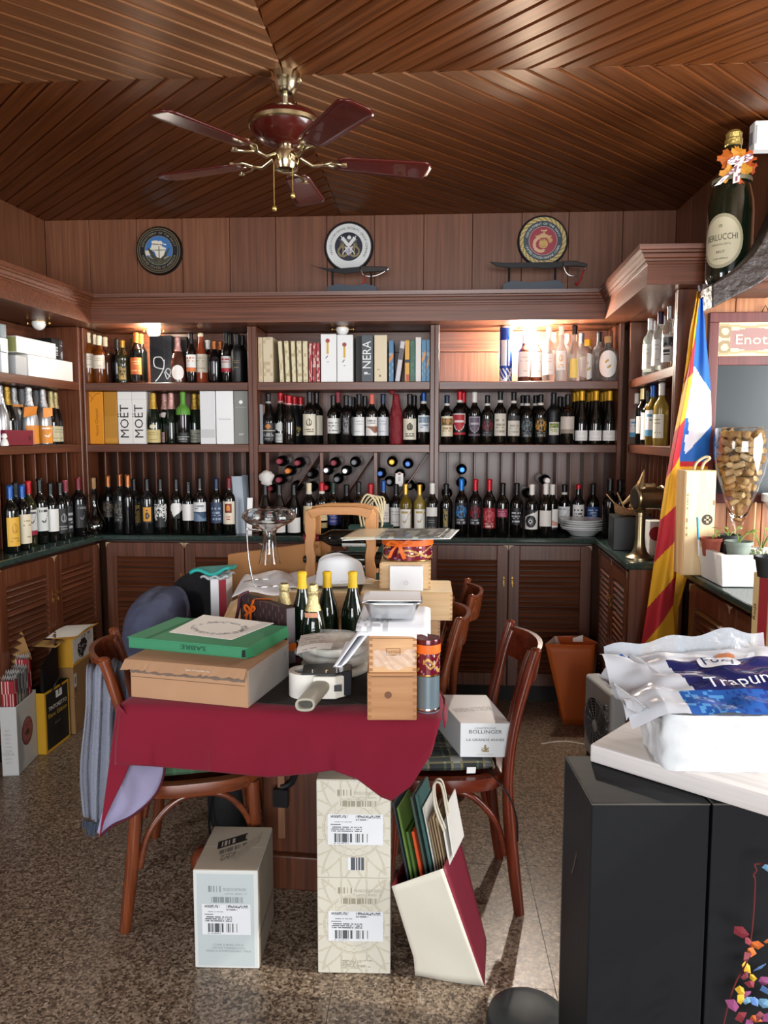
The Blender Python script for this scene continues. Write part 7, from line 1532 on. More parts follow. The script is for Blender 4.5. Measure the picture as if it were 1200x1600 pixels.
# tins
def tin(label, x, y, r, z0, z1, bow=True):
    t = thing('biscuit_tin', label, 'tin', (x, y, z0), 0, 'burgundy biscuit tins'); h = z1 - z0
    def f_(u, v):
        A_ = u * 2 * math.pi * 3; s_ = abs(v - (.38 + .2 * math.sin(A_))) < .05 or abs(v - (.5 + .2 * math.sin(A_ + 2.4))) < .035
        return 'c39a58' if s_ and hsh(round(u * 18)) > .25 else ('8d86a8' if hsh(round(u * 70), round(v * 12)) > .965 else 'd8c8b8' if hsh(round(u * 60), round(v * 14), 4) > .975 else '6d1226')
    MB().grid(lambda u, v: (math.cos(u * 6.28319) * r, math.sin(u * 6.28319) * r, v * h * .80), 110, 24, f_).build('body', printmat(.22, .25, .3), t, smooth=60)
    MB().lathe([(r * 1.0, h * .78), (r * 1.025, h * .79), (r * 1.025, h * .97), (r * 1.0, h), (r * .93, h * .985), (0, h * .985)], 44).build('lid', mat('54101c', .2, .3, coat=.4), t, smooth=30); MB().lathe([(r * 1.032, h * .62), (r * 1.034, h * .64), (r * 1.034, h * .84), (r * 1.032, h * .86)], 44).build('ribbon', M_OR, t, smooth=30); MB().lathe([(0, 0.0), (r, 0), (r * 1.012, .002), (r, .005)], 44).build('base_rim', M_BRASS, t, smooth=30)
    if bow:
        for pts in ([(0, 0, 0), (-.03, -.014, .014), (-.042, -.01, -.002), (0, 0, -.002)], [(0, 0, 0), (.028, -.014, .016), (.04, -.01, 0), (0, 0, -.002)], [(0, 0, 0), (-.024, -.008, -.02), (-.038, -.004, -.052)], [(0, 0, 0), (.008, -.008, -.025), (.020, -.004, -.055)]): rib([Vector(p_) for p_ in pts], .014, Vector((-r * .30, -r * 1.0, h * .72))).build('bow', M_OR, t, solid=.001)
    return t
# crates at the back of the table
GCR = 'pale wooden crates stacked on the table'
def crate(label, pa, pb, ytop, ybot, Y, depth, z0=None, z1=None, rz=0, m=M_PINEX):
    A, B = at(pa, ytop, Y=Y), at(pb, ytop, Y=Y); z1 = A.z if z1 is None else z1; z0 = at(pa, ybot, Y=Y).z if z0 is None else z0
    t = thing('wine_crate', label, 'crate', (A.x, Y, z0), rz, GCR); w = B.x - A.x; H = z1 - z0
    MB().box(0, w, 0, depth, 0, H).build('body', m, t, bevel=.0015, seg=1); MB().box(.006, w - .006, .006, depth - .006, H, H + .003).build('lid', wood('d6bd92', 'e9d8b4', 'x', .5, 40), t, bevel=.001, seg=1)
    jn = MB()
    for i in range(6): jn.box(0, .008, -.001, 0, (i + .25) / 6 * H, (i + .7) / 6 * H).box(w - .008, w, -.001, 0, (i + .25) / 6 * H, (i + .7) / 6 * H)
    q = jn.build('finger_joints', wood('a67c4c', 'c09662', 'x', .5, 40), t); q['kind'] = 'stuff'
    return t, w, H, z1 + .003
t, w, H, zA = crate('bottom wooden crate of the right stack, beside the chair post', 606, 688, 968, 1019, 2.82, .24, z0=TZ + .0015, m=wood('b5865a', 'cfa678', 'x', .5, 30))
t, w, H, zB = crate('wide pale crate in the middle of the right stack', 563, 707, 925, 967, 2.80, .24, z0=zA + .0005)
t, w, H, zC_ = crate('small pale crate under the burgundy tin', 593, 673, 880, 925, 2.85, .20, z0=zB + .0005)
A, B = at(609, 887, Y=2.825), at(661, 887, Y=2.825); t = gbox('gift_box', 'white square box leaning before the small pale crate', 'box', A.x, B.x, 2.815, 2.845, zB + .0006, at(609, 884, Y=2.825).z, 'e6e6e6'); decal(t, .02, .02, lambda u, v: 'c9c9cb' if abs(math.hypot(u - .5, v - .5) - .3) < .1 else 'e6e6e6', 10, 10, (0, -.0156, .03))
p = at(637, 874, Y=2.95); zt_ = at(637, 839, Y=2.87).z; tin('round burgundy tin with orange bow under the magazine', p.x, 2.955, at(676, 850, Y=2.95).x - p.x, zC_ + .0006, zt_)
# magazine
zmg = zt_ + .0015
pts = [at(x, y, Y=Y) for x, y, Y in ((534, 836, 2.78), (704, 839, 2.80), (718, 823, 3.08), (560, 823, 3.06))]
O = (pts[0] + pts[2]) / 2; O.z = zmg
t = thing('magazine', 'open magazine in clear sleeve on the burgundy tin', 'magazine', O)
for k_, z_ in enumerate((0.0, .0035, .007)):
    def mg(u, v, z_=z_, k_=k_):
        p_ = pts[0] * (1 - u) * (1 - v) + pts[1] * u * (1 - v) + pts[2] * u * v + pts[3] * (1 - u) * v - O; p_.z = zmg - O.z + z_ + .010 * (max(0, abs(u - .55) - .25)) * (1 if u > .5 else -1.6) * (1 - .3 * k_); p_.x -= .02 * k_ * (u > .9); return p_
    MB().grid(mg, 40, 14, (lambda u, v, k_=k_: 'e6e7e8' if k_ == 0 else ('cfc9b0' if u < .3 else ('a8aaa0' if hsh(round(u * 18), round(v * 5), 2) > .6 else '6d726c'))) ).build('page', printmat(.25, coat=.3), t, smooth=60, solid=.0015)
# second tin on a blue grey canister
p = at(666, 1120, Z=TZ + .002); cx, cy = at(668, 1085, Y=2.08).x, 2.082; rc_ = .033
zcn = at(665, 1058, Y=2.05).z; t = thing('canister', 'blue grey metal canister under the second burgundy tin', 'tin', (cx, cy, TZ + .0015)); MB().lathe([(0, 0), (rc_, 0), (rc_, zcn - TZ - .002), (0, zcn - TZ - .002)], 40).build('body', mat('6d7d86', .3, .3, var=.2, bscale=8), t, smooth=40); MB().lathe([(rc_ + .0008, .004), (rc_ + .002, .008), (rc_ + .0008, .012)], 40).build('rim', M_CHROME, t, smooth=40)
tin('burgundy tin with starry lid on the blue grey canister', cx, cy, .0345, zcn + .0006, at(665, 996, Y=2.08).z, bow=False)
# left big crate, hat, papers, cardboard, decanter stand, rack
t, w, H, zL = crate('large wooden crate behind the yellow capped bottles', 372, 560, 925, 1000, 2.86, .30, z0=TZ + .0015, m=wood('b98d5f', 'd2ab7c', 'x', .5, 30)); words(t, 'CHÂTEAU BATAILLEY', .012, (w * .88, -.0012, H * .42), '8a6840', width=.055); MB().box(.03, w - .03, -.0015, -.0002, H * .62, H * .64).box(.03, w - .03, -.0015, -.0002, H * .12, H * .14).build('edge_lines', wood('a87c4f', 'b98e60', 'x', .5, 40), t)
tag(MB().hexa([at(342, 985, Y=2.74), at(372, 985, Y=2.76), at(380, 940, Y=2.88), at(360, 946, Y=2.88)], [at(342, 981, Y=2.74), at(372, 975, Y=2.76), at(380, 930, Y=2.88), at(360, 941, Y=2.88)]).build('wooden_lid', M_PINEX, recalc=True), 'pale wooden crate lid tilted against the large crate', 'lid')
hp_ = at(532, 895, Y=2.99)
t = thing('hat', 'white trilby hat with pinched crown on the large crate', 'hat', (hp_.x, 2.99, zL + .0005), R(20)); M_HAT = mat('eceef0', .85, spec=.2, bump=.15, bscale=200)
def hatp(u, v):
    a = u * 2 * math.pi; c, s_ = math.cos(a), math.sin(a)
    if v < .38: k = v / .38; r = .120 - .046 * k; z = .012 + (.022 * (abs(s_) ** 2) * (1 - k) if True else 0) - .006 * (1 - k) * (c > 0) ; return (c * r * 1.16, s_ * r, z)
    k = (v - .38) / .62
    if k < .6: q_ = k / .6; r = .074 - .010 * q_; z = .012 + .088 * q_
    else: q_ = (k - .6) / .4; r = .064 * math.cos(q_ * math.pi / 2) ** .75; z = .100 + .030 * math.sin(q_ * math.pi / 2)
    up = max(0, (z - .05) / .08); x, y = c * r * 1.16, s_ * r
    z -= .026 * up * math.exp(-(y / .016) ** 2) * (1 if x > -.05 else .5) ; z -= .022 * up * max(0, x) / .07
    y *= 1 - .22 * up * max(0, x) / .08
    return (x, y, z)
me = MB().grid(hatp, 56, 40).mesh('felt', M_HAT, 60); put('felt', me, t, solid=.0025)
MB().lathe([(.0752, .014), (.0738, .034)], 48).build('band', mat('dfe1e4', .6), t, loc=(0, 0, 0)); t.children[-1].scale = (1.16, 1.0, 1)
def sheet_on(label, quad, z, fn=None, bump=.004, Y=None):
    P4 = [at(x, y, Z=z) for x, y in quad]; O = (P4[0] + P4[2]) / 2; t = thing('paper', label, 'paper', (O.x, O.y, z))
    def f_(u, v): p_ = P4[0] * (1 - u) * (1 - v) + P4[1] * u * (1 - v) + P4[2] * u * v + P4[3] * (1 - u) * v - Vector((O.x, O.y, z)); p_.z = .001 + bump * (1 + math.sin(u * 6 + v * 4)) * .5 * max(0, 1 - ((u - .5) * 2) ** 4); return p_
    MB().grid(f_, 26, 16, fn or (lambda u, v: 'eceef2')).build('sheet', printmat(.6), t, smooth=60, solid=.0006); return t
sheet_on('creased white sheet hanging over the left crate edge', ((362, 934), (450, 930), (462, 900), (382, 897)), zL + .001, bump=.02)
sheet_on('printed white sheet on the large crate before the hat', ((462, 911), (536, 902), (517, 886), (470, 897)), zL + .004, lambda u, v: 'b4b6bc' if abs((v * 8) % 1 - .5) < .14 and .15 < u < .8 and hsh(round(u * 24), round(v * 8)) > .4 else 'eceef2')
sheet_on('folded white sheet right of the creased one', ((440, 925), (486, 918), (480, 897), (440, 897)), zL + .002, bump=.012)
# cardboard sheet
q = [at(357, 866, Y=3.33), at(482, 848, Y=3.33)]; tag(MB().hexa([Vector((q[0].x - .005, 3.318, TZ + .002)), Vector((q[1].x + .1, 3.318, TZ + .002)), Vector((q[1].x + .1, 3.345, TZ + .002)), Vector((q[0].x - .005, 3.345, TZ + .002))], [Vector((q[0].x, 3.318, q[0].z)), Vector((q[1].x + .1, 3.318, q[1].z + .012)), Vector((q[1].x + .1, 3.345, q[1].z + .012)), Vector((q[0].x, 3.345, q[0].z))]).build('cardboard_sheet', mat('a87648', .85, var=.06, bscale=6), recalc=True, bevel=.002), 'large brown cardboard standing behind the inverted decanter', 'cardboard')
# decanter upside down on its drying stand
dp = at(421, 845, Y=2.99); zr = zL + .004
t = thing('decanter_stand', 'steel drying stand under the inverted decanter', 'stand', (dp.x, 2.99, zr)); zk = at(386, 829, Y=2.99).z - zr; xk = at(386, 829, Y=2.99).x - dp.x
MB().tube([(math.cos(i / 24 * 6.2832) * .085 - .02, math.sin(i / 24 * 6.2832) * .085, .004) for i in range(25)], .0035, 6).build('ring_base', M_CHROME, t, smooth=60); MB().tube(smoothpoly([(xk + .02, 0, .006), (xk + .004, 0, zk * .5), (xk, 0, zk), (xk + .014, 0, zk + .004), (-.03, .0, zk + .002)], 5), .0036, 8).build('post', M_CHROME, t, smooth=60)
zz_ = lambda y: at(421, y, Y=2.99).z
t = thing('decanter', 'wide bodied glass decanter hanging upside down to dry', 'decanter', (dp.x, 2.99, zz_(880))); z = lambda y: zz_(y) - zz_(880)
pr = [(.044, z(880)), (.038, z(870)), (.029, z(852)), (.026, z(836)), (.030, z(828)), (.052, z(822)), (.092, z(815)), (.108, z(808)), (.104, z(802)), (.086, z(796)), (.062, z(793.5)), (0, z(795))]
MB().lathe(pr + [(max(0, r - .004), zq - (.003 if zq > .12 else 0)) for r, zq in pr[::-1]], 44).build('glass', glass('f4f8f7'), t, smooth=60)
# pine bottle rack with arch handle
Yr = 3.12; rx0, rx1 = at(476, 850, Y=Yr).x, at(587, 850, Y=Yr).x; zar = at(530, 792, Y=Yr).z - zL
t = thing('bottle_rack', 'pine arch shaped bottle rack standing behind the hat', 'rack', ((rx0 + rx1) / 2, Yr, zL + .001)); W2 = (rx1 - rx0) / 2; M_RK = wood('a9703a', 'c08a52', 'z', .5, 30)
for dy in (0, .16):
    for s_ in (-1, 1):
        o = [(s_ * W2, 0), (s_ * W2, .05), (s_ * (W2 - .006), .07), (s_ * (W2 - .006), .09), (s_ * W2, .11), (s_ * W2, .16), (s_ * (W2 - .005), .18), (s_ * W2, .20), (s_ * W2, zar - .03), (s_ * (W2 - .012), zar - .012), (s_ * (W2 - .036), zar - .02), (s_ * (W2 - .045), zar - .06), (s_ * (W2 - .043), .17), (s_ * (W2 - .037), .14), (s_ * (W2 - .044), .10), (s_ * (W2 - .044), 0)]
        MB().prism(o, dy, dy + .022).build('side_post', M_RK, t, recalc=True, bevel=.003)
    up = smoothpoly([(-(W2 - .012), zar - .014), (-W2 * .5, zar - .001), (0, zar), (W2 * .5, zar - .001), (W2 - .012, zar - .014)], 5); dn = smoothpoly([(W2 - .03, zar - .05), (W2 * .5, zar - .036), (0, zar - .034), (-W2 * .5, zar - .036), (-(W2 - .03), zar - .05)], 5)
    MB().prism([tuple(p_) for p_ in up] + [tuple(p_) for p_ in dn], dy - .003, dy + .025).build('arch', wood('a9703a', 'c08a52', 'x', .5, 30), t, recalc=True, bevel=.003)
for z_ in (.024, .117): 
    for s_ in (-1, 1): MB().box(-.009, .009, .022, .16, -.006, .006).build('side_rail', M_RK, t, loc=(s_ * (W2 - .022), 0, z_), bevel=.003)
for z_, cap, lab, xr in ((.162, 'darkred', 'bottle lying in the pine rack, dark red cap poking left', -1), (.0695, 'black', 'dark bottle lying low in the pine rack behind the hat', -1)):
    q = thing('wine_bottle', lab, 'bottle', ((rx0 + rx1) / 2 + .168, Yr + .092, zL + z_), 0, 'bottles lying in the pine rack', rot=(0, R(-90), 0)); bottle_parts(q, 'bdx', .335, 'dark', cap, [('text', 'd8d8d4', '9a9a98', None, .2, .5, 120)], None, False, R(-90))
# corded paper bag on the counter behind
t = thing('paper_bag', 'dark green paper bag with cream cord handles behind the rack', 'bag', (at(580, 830, Y=3.50).x, 3.50, TZ + .002)); MB().hexa([Vector((x, y, 0)) for x, y in ((-.10, -.05), (.10, -.05), (.10, .05), (-.10, .05))], [Vector((x, y, at(580, 822, Y=3.5).z - TZ)) for x, y in ((-.10, -.05), (.10, -.05), (.10, .05), (-.10, .05))], top=False).build('body', mat('24463c', .6), t, recalc=True)
zb2 = at(580, 822, Y=3.5).z - TZ
for k_ in range(4): MB().tube(smoothpoly([(-.04 + .01 * k_, -.05 + .03 * k_, zb2), (-.05 + .012 * k_, -.05 + .03 * k_, zb2 + .08), (-.02 + .015 * k_, -.04 + .03 * k_, zb2 + .145 - .008 * k_), (.02 + .012 * k_, -.045 + .03 * k_, zb2 + .12), (.05, -.05 + .03 * k_, zb2 + .03), (.05, -.05 + .03 * k_, zb2)], 6), .0045, 7).build('cord_handle', mat('cdbf98', .85, bump=.5, bscale=150), t, smooth=60)
# the bag needs something to stand on: a small side table end
tag(MB().box(-.62, .02, 3.40, 3.60, TZ - .03, TZ).build('side_board', W_X, bevel=.003), 'dark narrow side board behind the table carrying the green bag', 'board')
# gift bag and teal packet at the left rear
gb = at(342, 965, Y=3.02)
t = thing('gift_bag', 'white and red gift bag beside the cardboard', 'bag', (gb.x, 3.02, TZ + .002), 0); h_ = at(342, 905, Y=3.02).z - TZ; MB().hexa([Vector((x, y, 0)) for x, y in ((-.032, 0), (.032, 0), (.032, .10), (-.032, .10))], [Vector((x, y, h_)) for x, y in ((-.032, 0), (.032, 0), (.032, .10), (-.032, .10))], top=False).build('body', mat('e2e2e4', .6), t, recalc=True); MB().box(.002, .0325, -.001, .0, .002, h_ - .002).build('red_panel', mat('8c1426', .6), t)
t = thing('packet', 'teal folded packet in clear plastic on the gift bag', 'packet', (gb.x - .01, 3.06, TZ + h_ + .004)); MB().grid(lambda u, v: ((u - .62) * .16, (v - .5) * .13, .022 + .012 * math.sin(u * 8 + v * 3) * (1 - v) + .012 * u), 18, 10).build('teal_fold', mat('1f9a92', .5), t, smooth=60, solid=.012); MB().grid(lambda u, v: ((u - .5) * .11, (v - .5) * .13, .006 + .007 * math.sin(u * 15) * math.cos(v * 9)), 16, 10).build('clear_wrap', film('dfe4e6', .5), t, smooth=60, solid=.008)
# ================================================================ on the right chair and the floor
zs = .470 + .046
A, B = at(719, 1183, Z=zs), at(797, 1184, Z=zs); d = B - A
BZ = at(719, 1130, Y=A.y).z
t = thing('champagne_box', 'white champagne box lettered in black lying on the plaid cushion', 'box', (A.x, A.y, zs), math.atan2(d.y, d.x) + R(1)); w = d.length; H = BZ - zs
MB().hexa([Vector(p) for p in ((0, 0, 0), (w, 0, 0), (w - .045, .27, 0), (-.065, .27, 0))], [Vector(p) for p in ((0, 0, H), (w, 0, H), (w - .045, .27, H), (-.065, .27, H))]).build('body', mat('d9dcde', .4), t, recalc=True, bevel=.002)
words(t, 'CHAMPAGNE', .010, (w / 2, -.0008, H * .83), '8a8c8e', width=w * .42); words(t, 'BOLLINGER', .017, (w / 2, -.0008, H * .70), '3b3e44', width=w * .66); words(t, 'LA GRANDE ANNÉE', .012, (w / 2, -.0008, H * .48), '2c2e33', width=w * .76)
def crest(u, v): 
    x, y = (u - .5) * 2, (v - .5) * 2
    return '8a7a4e' if (abs(x) < .25 - .1 * y and -.8 < y < .5) or (abs(x) < .85 and -.75 < y < .35 and hsh(round(u * 9), round(v * 9)) > .3) or math.hypot(x, y - .7) < .25 else 'd9dcde'
decal(t, w * .17, H * .24, crest, 16, 16, (w / 2, -.0007, H * .25)); decal(t, w * .34, .0012, lambda u, v: 'a9a48e', 1, 1, (w / 2, -.0007, H * .085))
MB().text('BOLLINGER', .05, Matrix.Translation((w * .30, .14, H + .0006)) @ Matrix.Rotation(R(90 + 100), 4, 'Z') @ Matrix.Rotation(R(-90), 4, 'X'), width=.13).build('top_lettering', mat('b3b6b8', .5), t)
MB().lathe([(0, 0), (.018, 0)], 20, T(-.012, .06, H * .45, R(9), 0, R(-90))).build('side_seal', mat('3a3d42', .4), t)
# ---- cartons before the table
def bars(n, seed): return lambda u, v: '4d5156' if hsh(math.floor(u * n), seed) > .48 else 'd4d7d8'
def rows_(n, seed, ink, bg): return lambda u, v: ink if abs((v * n) % 1 - .5) < .28 and u < .5 + .5 * hsh(math.floor(v * n), seed) and hsh(math.floor(u * 46), math.floor(v * n), seed) > .28 else bg
a = at(305, 1512, Z=.001); b_ = at(405, 1514, Z=.001); Hc = .297
t = thing('wine_carton', 'white sparkling wine carton standing alone on the floor', 'box', (a.x, a.y, .001), math.atan2(b_.y - a.y, b_.x - a.x)); w = (b_ - a).length; Dp = .245
M_WC = mat('c9ccc9', .65); M_FLAP = mat('a99b88', .8, var=.06, bscale=15)
MB().box(0, w, 0, Dp, 0, Hc).build('body', M_WC, t, bevel=.003); MB().box(.010, w - .012, -.0006, 0, .008, Hc - .010).build('front_panel', mat('b3bcbd', .6), t)
for y0, y1 in ((.002, Dp / 2 - .0012), (Dp / 2 + .0012, Dp - .002)): MB().box(.002, w - .002, y0, y1, Hc, Hc + .002).build('flap', M_FLAP, t)
MB().box(w, w + .0008, .003, Dp - .003, .003, Hc - .003).build('kraft_side', mat('8f8576', .75, var=.1, bscale=10), t); MB().box(w + .0008, w + .0012, .004, Dp - .004, Hc * .30, Hc * .34).build('side_stripe', mat('6f6557', .75), t)
def front_art(t, w, H, name, z, dx=0, bg='b3bcbd', ink='7f8688'):
    decal(t, w * .25, H * .062, lambda u, v: ink if hsh(math.floor(u * 26), 3) > .45 else bg, 52, 1, (w * .33 + dx, -.001, z + H * .155)); words(t, name, .0115, (w * .645 + dx, -.001, z + H * .138), ink, width=w * .36)
    words(t, 'LOTTO  303912   IT', .008, (w * .66 + dx, -.001, z + H * .098), ink, width=w * .34); decal(t, w * .52, H * .058, lambda u, v: ink if hsh(math.floor(u * 60), 5) > .42 else bg, 120, 1, (w * .51 + dx, -.001, z + H * .045))
def shipping(t, w, H, z, dx=0):
    MB().box(w * .13 + dx, w * .88 + dx, -.0012, -.0004, z - H * .155, z + H * .155).build('address_label', mat('d6d8db', .5), t)
    decal(t, w * .68, H * .17, lambda u, v: '54585e' if (v > .84 and (u < .34 or u > .5) and hsh(math.floor(u * 70), math.floor(v * 24)) > .35) or (.70 < v < .76 and .5 < u < .75 and hsh(math.floor(u * 60)) > .4) or (v < .34 and u < .62 and abs((v * 9) % 1 - .5) < .3 and hsh(math.floor(u * 60), math.floor(v * 9)) > .25) or (.42 < v < .47 and u < .2) or (.58 < v < .62 and u < .45 and hsh(math.floor(u * 50), 2) > .5) else 'd6d8db', 90, 60, (w * .51 + dx, -.0015, z + H * .062))
    decal(t, w * .48, H * .09, bars(50, 7), 100, 1, (w * .44 + dx, -.0015, z - H * .085)); decal(t, w * .34, H * .012, rows_(1, 3, '5a5d62', 'd6d8db'), 50, 4, (w * .38 + dx, -.0015, z - H * .142))
front_art(t, w, Hc, 'PROSECCO EXTRA DRY', Hc * .66); shipping(t, w, Hc, Hc * .505)
for i, sx_ in enumerate(('CONE A BOSS s.P.E.G.', 'CANTINE TORRESELLA S.P.A.', 'FOSSALTA DI PORTOGRUARO - ITALIA')): words(t, sx_, .0085, (w * .53, -.001, Hc * (.235 - .032 * i)), '858d8f', width=w * (.48, .52, .70)[i])
def topl(u, v):
    return '1d1d1f' if v > .62 and not (v > .70 and hsh(math.floor(u * 22), 3) > .62 and v < .92) else '6a645c' if (.32 < v < .52 and hsh(math.floor(u * 40), 2) > .4) or (v < .26 and abs(u - .4) < .25 and hsh(math.floor(u * 50), math.floor(v * 20)) > .45) else 'a99b88'
MB().grid(lambda u, v: (w * (.30 + .42 * u) - w * .10 * v, .035 + .115 * v + .055 * u, Hc + .0026), 44, 30, topl).build('top_print', printmat(.6), t)
MB().grid(lambda u, v: (w * (.56 + .30 * u), .045 + .11 * u + .055 * v, Hc + .0027), 40, 16, lambda u, v: '7d7568' if abs((v * 5) % 1 - .5) < .2 and hsh(math.floor(u * 40), math.floor(v * 5)) > .4 else 'a99b88').build('top_print', printmat(.6), t)
# stack of two patterned cartons
GST = 'patterned sparkling wine cartons before the table'
a = at(497, 1520, Z=.001); b_ = at(610, 1522, Z=.001); w = (b_ - a).length; Hs_ = .287; M_IV = mat('c6c2b4', .6)
def sunart(u, v):
    x, y = (u - .5) * w, (v - .5) * Hs_; r = math.hypot(x, y - .005); an = math.atan2(y - .005, x)
    if abs(r - .085) < .0014 or abs(r - .0895) < .0007 or abs(r - .064) < .0009: return 'afa792'
    if r > .09:
        k = an * 16 / (2 * math.pi); f_ = k - math.floor(k); q_ = abs(f_ - .5) * 2; s_ = (r - .09) / .07
        if abs(q_ - (1 - s_)) < .07 or abs(q_ - (1 - s_) - .14) < .04: return 'b4ad9a'
        if abs((math.hypot(abs(x) - w / 2, abs(y) - Hs_ / 2)) - .032) < .0016: return 'b4ad9a'
    elif r > .064:
        if abs(math.sin(an * 8) * .010 + .075 - r) < .0010 or abs(-math.sin(an * 8) * .010 + .075 - r) < .0010: return 'b3ab96'
    elif abs(math.sin(an * 8)) < .10 and r > .02: return 'b5ae9a'
    return 'c6c2b4'
for i in range(2):
    z0 = .001 + i * (Hs_ + .0008)
    t = thing('wine_carton', ('lower' if i == 0 else 'upper') + ' ivory sunburst carton of the stack before the table', 'box', (a.x, a.y, z0), math.atan2(b_.y - a.y, b_.x - a.x), GST)
    MB().box(0, w, 0, .24, 0, Hs_).build('body', M_IV, t, bevel=.002, seg=1); MB().grid(lambda u, v: (u * (w - .004) + .002, -.0005, v * (Hs_ - .004) + .002), 120, 168, sunart).build('sunburst_print', printmat(.55), t); dx = -.016 * i * 0
    front_art(t, w, Hs_, 'PROSECCO BRUT DOCG', Hs_ * .72, .01, 'c6c2b4', '8f8976'); shipping(t, w, Hs_, Hs_ * .50, .004)
    if i == 1:
        decal(t, w * .22, Hs_ * .13, bars(22, 2), 44, 1, (w * .53, -.0012, Hs_ * .15)); MB().box(.002, w * .50, .002, .238, Hs_, Hs_ + .0018).build('flap', M_FLAP, t); MB().box(w * .51, w - .002, .002, .238, Hs_, Hs_ + .0018).build('flap', M_FLAP, t)
    else: decal(t, w * .42, Hs_ * .09, rows_(7, 4, '8f8976', 'c6c2b4'), 60, 42, (w * .55, -.0012, Hs_ * .10))
    words(t, 'S', .022, (w * .20, -.0012, Hs_ * .49), '4a463c')
# ---- leaning burgundy and white paper bag with folded bags inside
bl, br, bb = at(655, 1524, Z=.001), at(757, 1541, Z=.001), at(768, 1490, Z=.001)
O = bl.copy(); t = thing('paper_bag', 'leaning burgundy and white paper bag stuffed with folded bags', 'bag', O)
q = lambda x, y, Y=None, Z=None: at(x, y, Y=Y, Z=Z) - O
fl_, frr = Vector((0, 0, 0)), br - O; bkr = Vector((frr.x + .02, frr.y + .20, 0)); bkl = Vector((-.005, .19, 0))
tfl, tfr = q(612, 1385, Y=2.02), q(692, 1357, Y=2.005); tbr, tbl = q(716, 1300, Y=2.21), q(640, 1325, Y=2.22)
def quad(P0, P1, P2, P3, bul=.006, n=10): return lambda u, v: P0 * (1 - u) * (1 - v) + P1 * u * (1 - v) + P2 * u * v + P3 * (1 - u) * v + Vector((0, -1, .0)) * bul * math.sin(u * 3.14) * math.sin(v * 9 + u * 3) * (1 - v)
M_BW = mat('cfcabb', .7, bump=.15, bscale=14); M_BB = mat('6e1428', .6)
def wface(u, v):
    p = quad(fl_, frr, tfr, tfl, .004)(u, v)
    if v < .2: p.x -= .012 * (1 - u) * (.2 - v) * 5 - .0; p.z = max(p.z, .0)
    return p
MB().grid(wface, 14, 14).build('white_face', M_BW, t, smooth=50, solid=.0012); MB().grid(quad(frr, bkr, tbr, tfr, 0), 8, 12).build('burgundy_side', M_BB, t, smooth=50, solid=.0012)
MB().grid(quad(bkl, bkr, tbr, tbl, 0), 6, 6).build('back_face', M_BW, t, solid=.0012); MB().grid(quad(fl_, bkl, tbl, tfl, 0), 6, 6).build('left_side', M_BB, t, solid=.0012)
MB().add([fl_, frr, bkr, bkl], [(0, 1, 2, 3)]).build('bottom', M_BW, t, solid=.001)
n_ = (bkr - frr).cross(tfr - frr).normalized(); e1 = (tfr - frr); e2 = (bkr - frr)
MB().add([frr + e1 * b__ + e2 * a__ + n_ * .0022 for a__, b__ in [(.42, .86), (.50, .74), (.50, .64), (.47, .74)]] + [frr + e1 * b__ + e2 * a__ + n_ * .0022 for a__, b__ in [(.44, .66), (.60, .58), (.62, .44), (.50, .50)]], [(0, 1, 2, 3), (4, 5, 6, 7)]).build('logo_mark', mat('b98a94', .6), t)
# contents: each folded bag is a thing leaning in the big one
GFB = 'folded bags in the leaning paper bag'
def sheet(label, pts, thick, col, m=None, group=GFB, name='folded_bag', cat='bag'):
    P = [Vector(p) for p in pts]; O2 = P[0].copy(); nrm = (P[1] - P[0]).cross(P[3] - P[0]).normalized() * thick; mb = MB(); mb.hexa([p - O2 for p in P], [p - O2 + nrm for p in P])
    t2 = thing(name, label, cat, O2, 0, group); mb.build('body', m or mat(col, .6), t2, recalc=True, bevel=min(.0015, thick * .3), seg=1); return t2
def leaning(xa, xb, yb, ya, xt, Yf, Yb, thick, col, label, m=None):
    """front bottom corner at (xa,yb), front top at (xt,ya)."""
    b0 = at(xa, yb, Y=Yf); t0 = at(xt, ya, Y=Yf + .02); b1 = b0 + Vector((.035, Yb - Yf, 0)); t1 = t0 + Vector((.03, Yb - Yf, .0)); return sheet(label, (b0, b1, t1, t0), thick, col, m)
for i, (xa, yb, ya, col, th, lab) in enumerate(((641, 1400, 1255, '1f2a2e', .006, 'black folded bag at the left of the leaning bag'), (646, 1396, 1262, '55702e', .006, 'green printed folded bag at the left'), (652, 1392, 1300, '3f5c22', .008, 'leaf green folded bag beside the green printed one'), (660, 1388, 1300, 'b8431a', .009, 'bright orange folded bag in the leaning bag'), (668, 1384, 1246, '35423c', .007, 'dark grey folded bag behind the orange one'), (675, 1378, 1242, '2f4f4c', .008, 'dark teal folded bag, tall'), (682, 1374, 1262, 'b9b6ae', .003, 'white folded bag before the brown ones'), (685.5, 1370, 1284, '8a7458', .004, 'brown kraft folded bag, first of the brown ones'), (689, 1368, 1278, '7d684e', .004, 'brown kraft folded bag, second of the brown ones'), (692.5, 1364, 1276, '927a5c', .004, 'brown kraft folded bag, third of the brown ones'), (696, 1360, 1278, '846e52', .004, 'brown kraft folded bag, fourth of the brown ones'))):
    leaning(xa, 0, yb, ya, xa - 28 * (yb - ya) / 140, 2.06, 2.18, th, col, lab)
t2 = leaning(701, 0, 1352, 1288, 690, 2.06, 2.18, .004, 'c9c6be', 'white folded bag with twin cord handles at the right')
o2 = Vector(t2.location); hd = [at(694, 1300, Y=2.05) - o2, at(680, 1262, Y=2.05) - o2, at(677, 1230, Y=2.06) - o2, at(684, 1222, Y=2.06) - o2, at(691, 1232, Y=2.06) - o2, at(699, 1275, Y=2.05) - o2]
for k in range(2): MB().tube(smoothpoly([p + Vector((.004 * k, .02 * k, 0)) for p in hd], 6), .0032, 7).build('cord_handle', mat('bdb6a4', .8), t2, smooth=60)
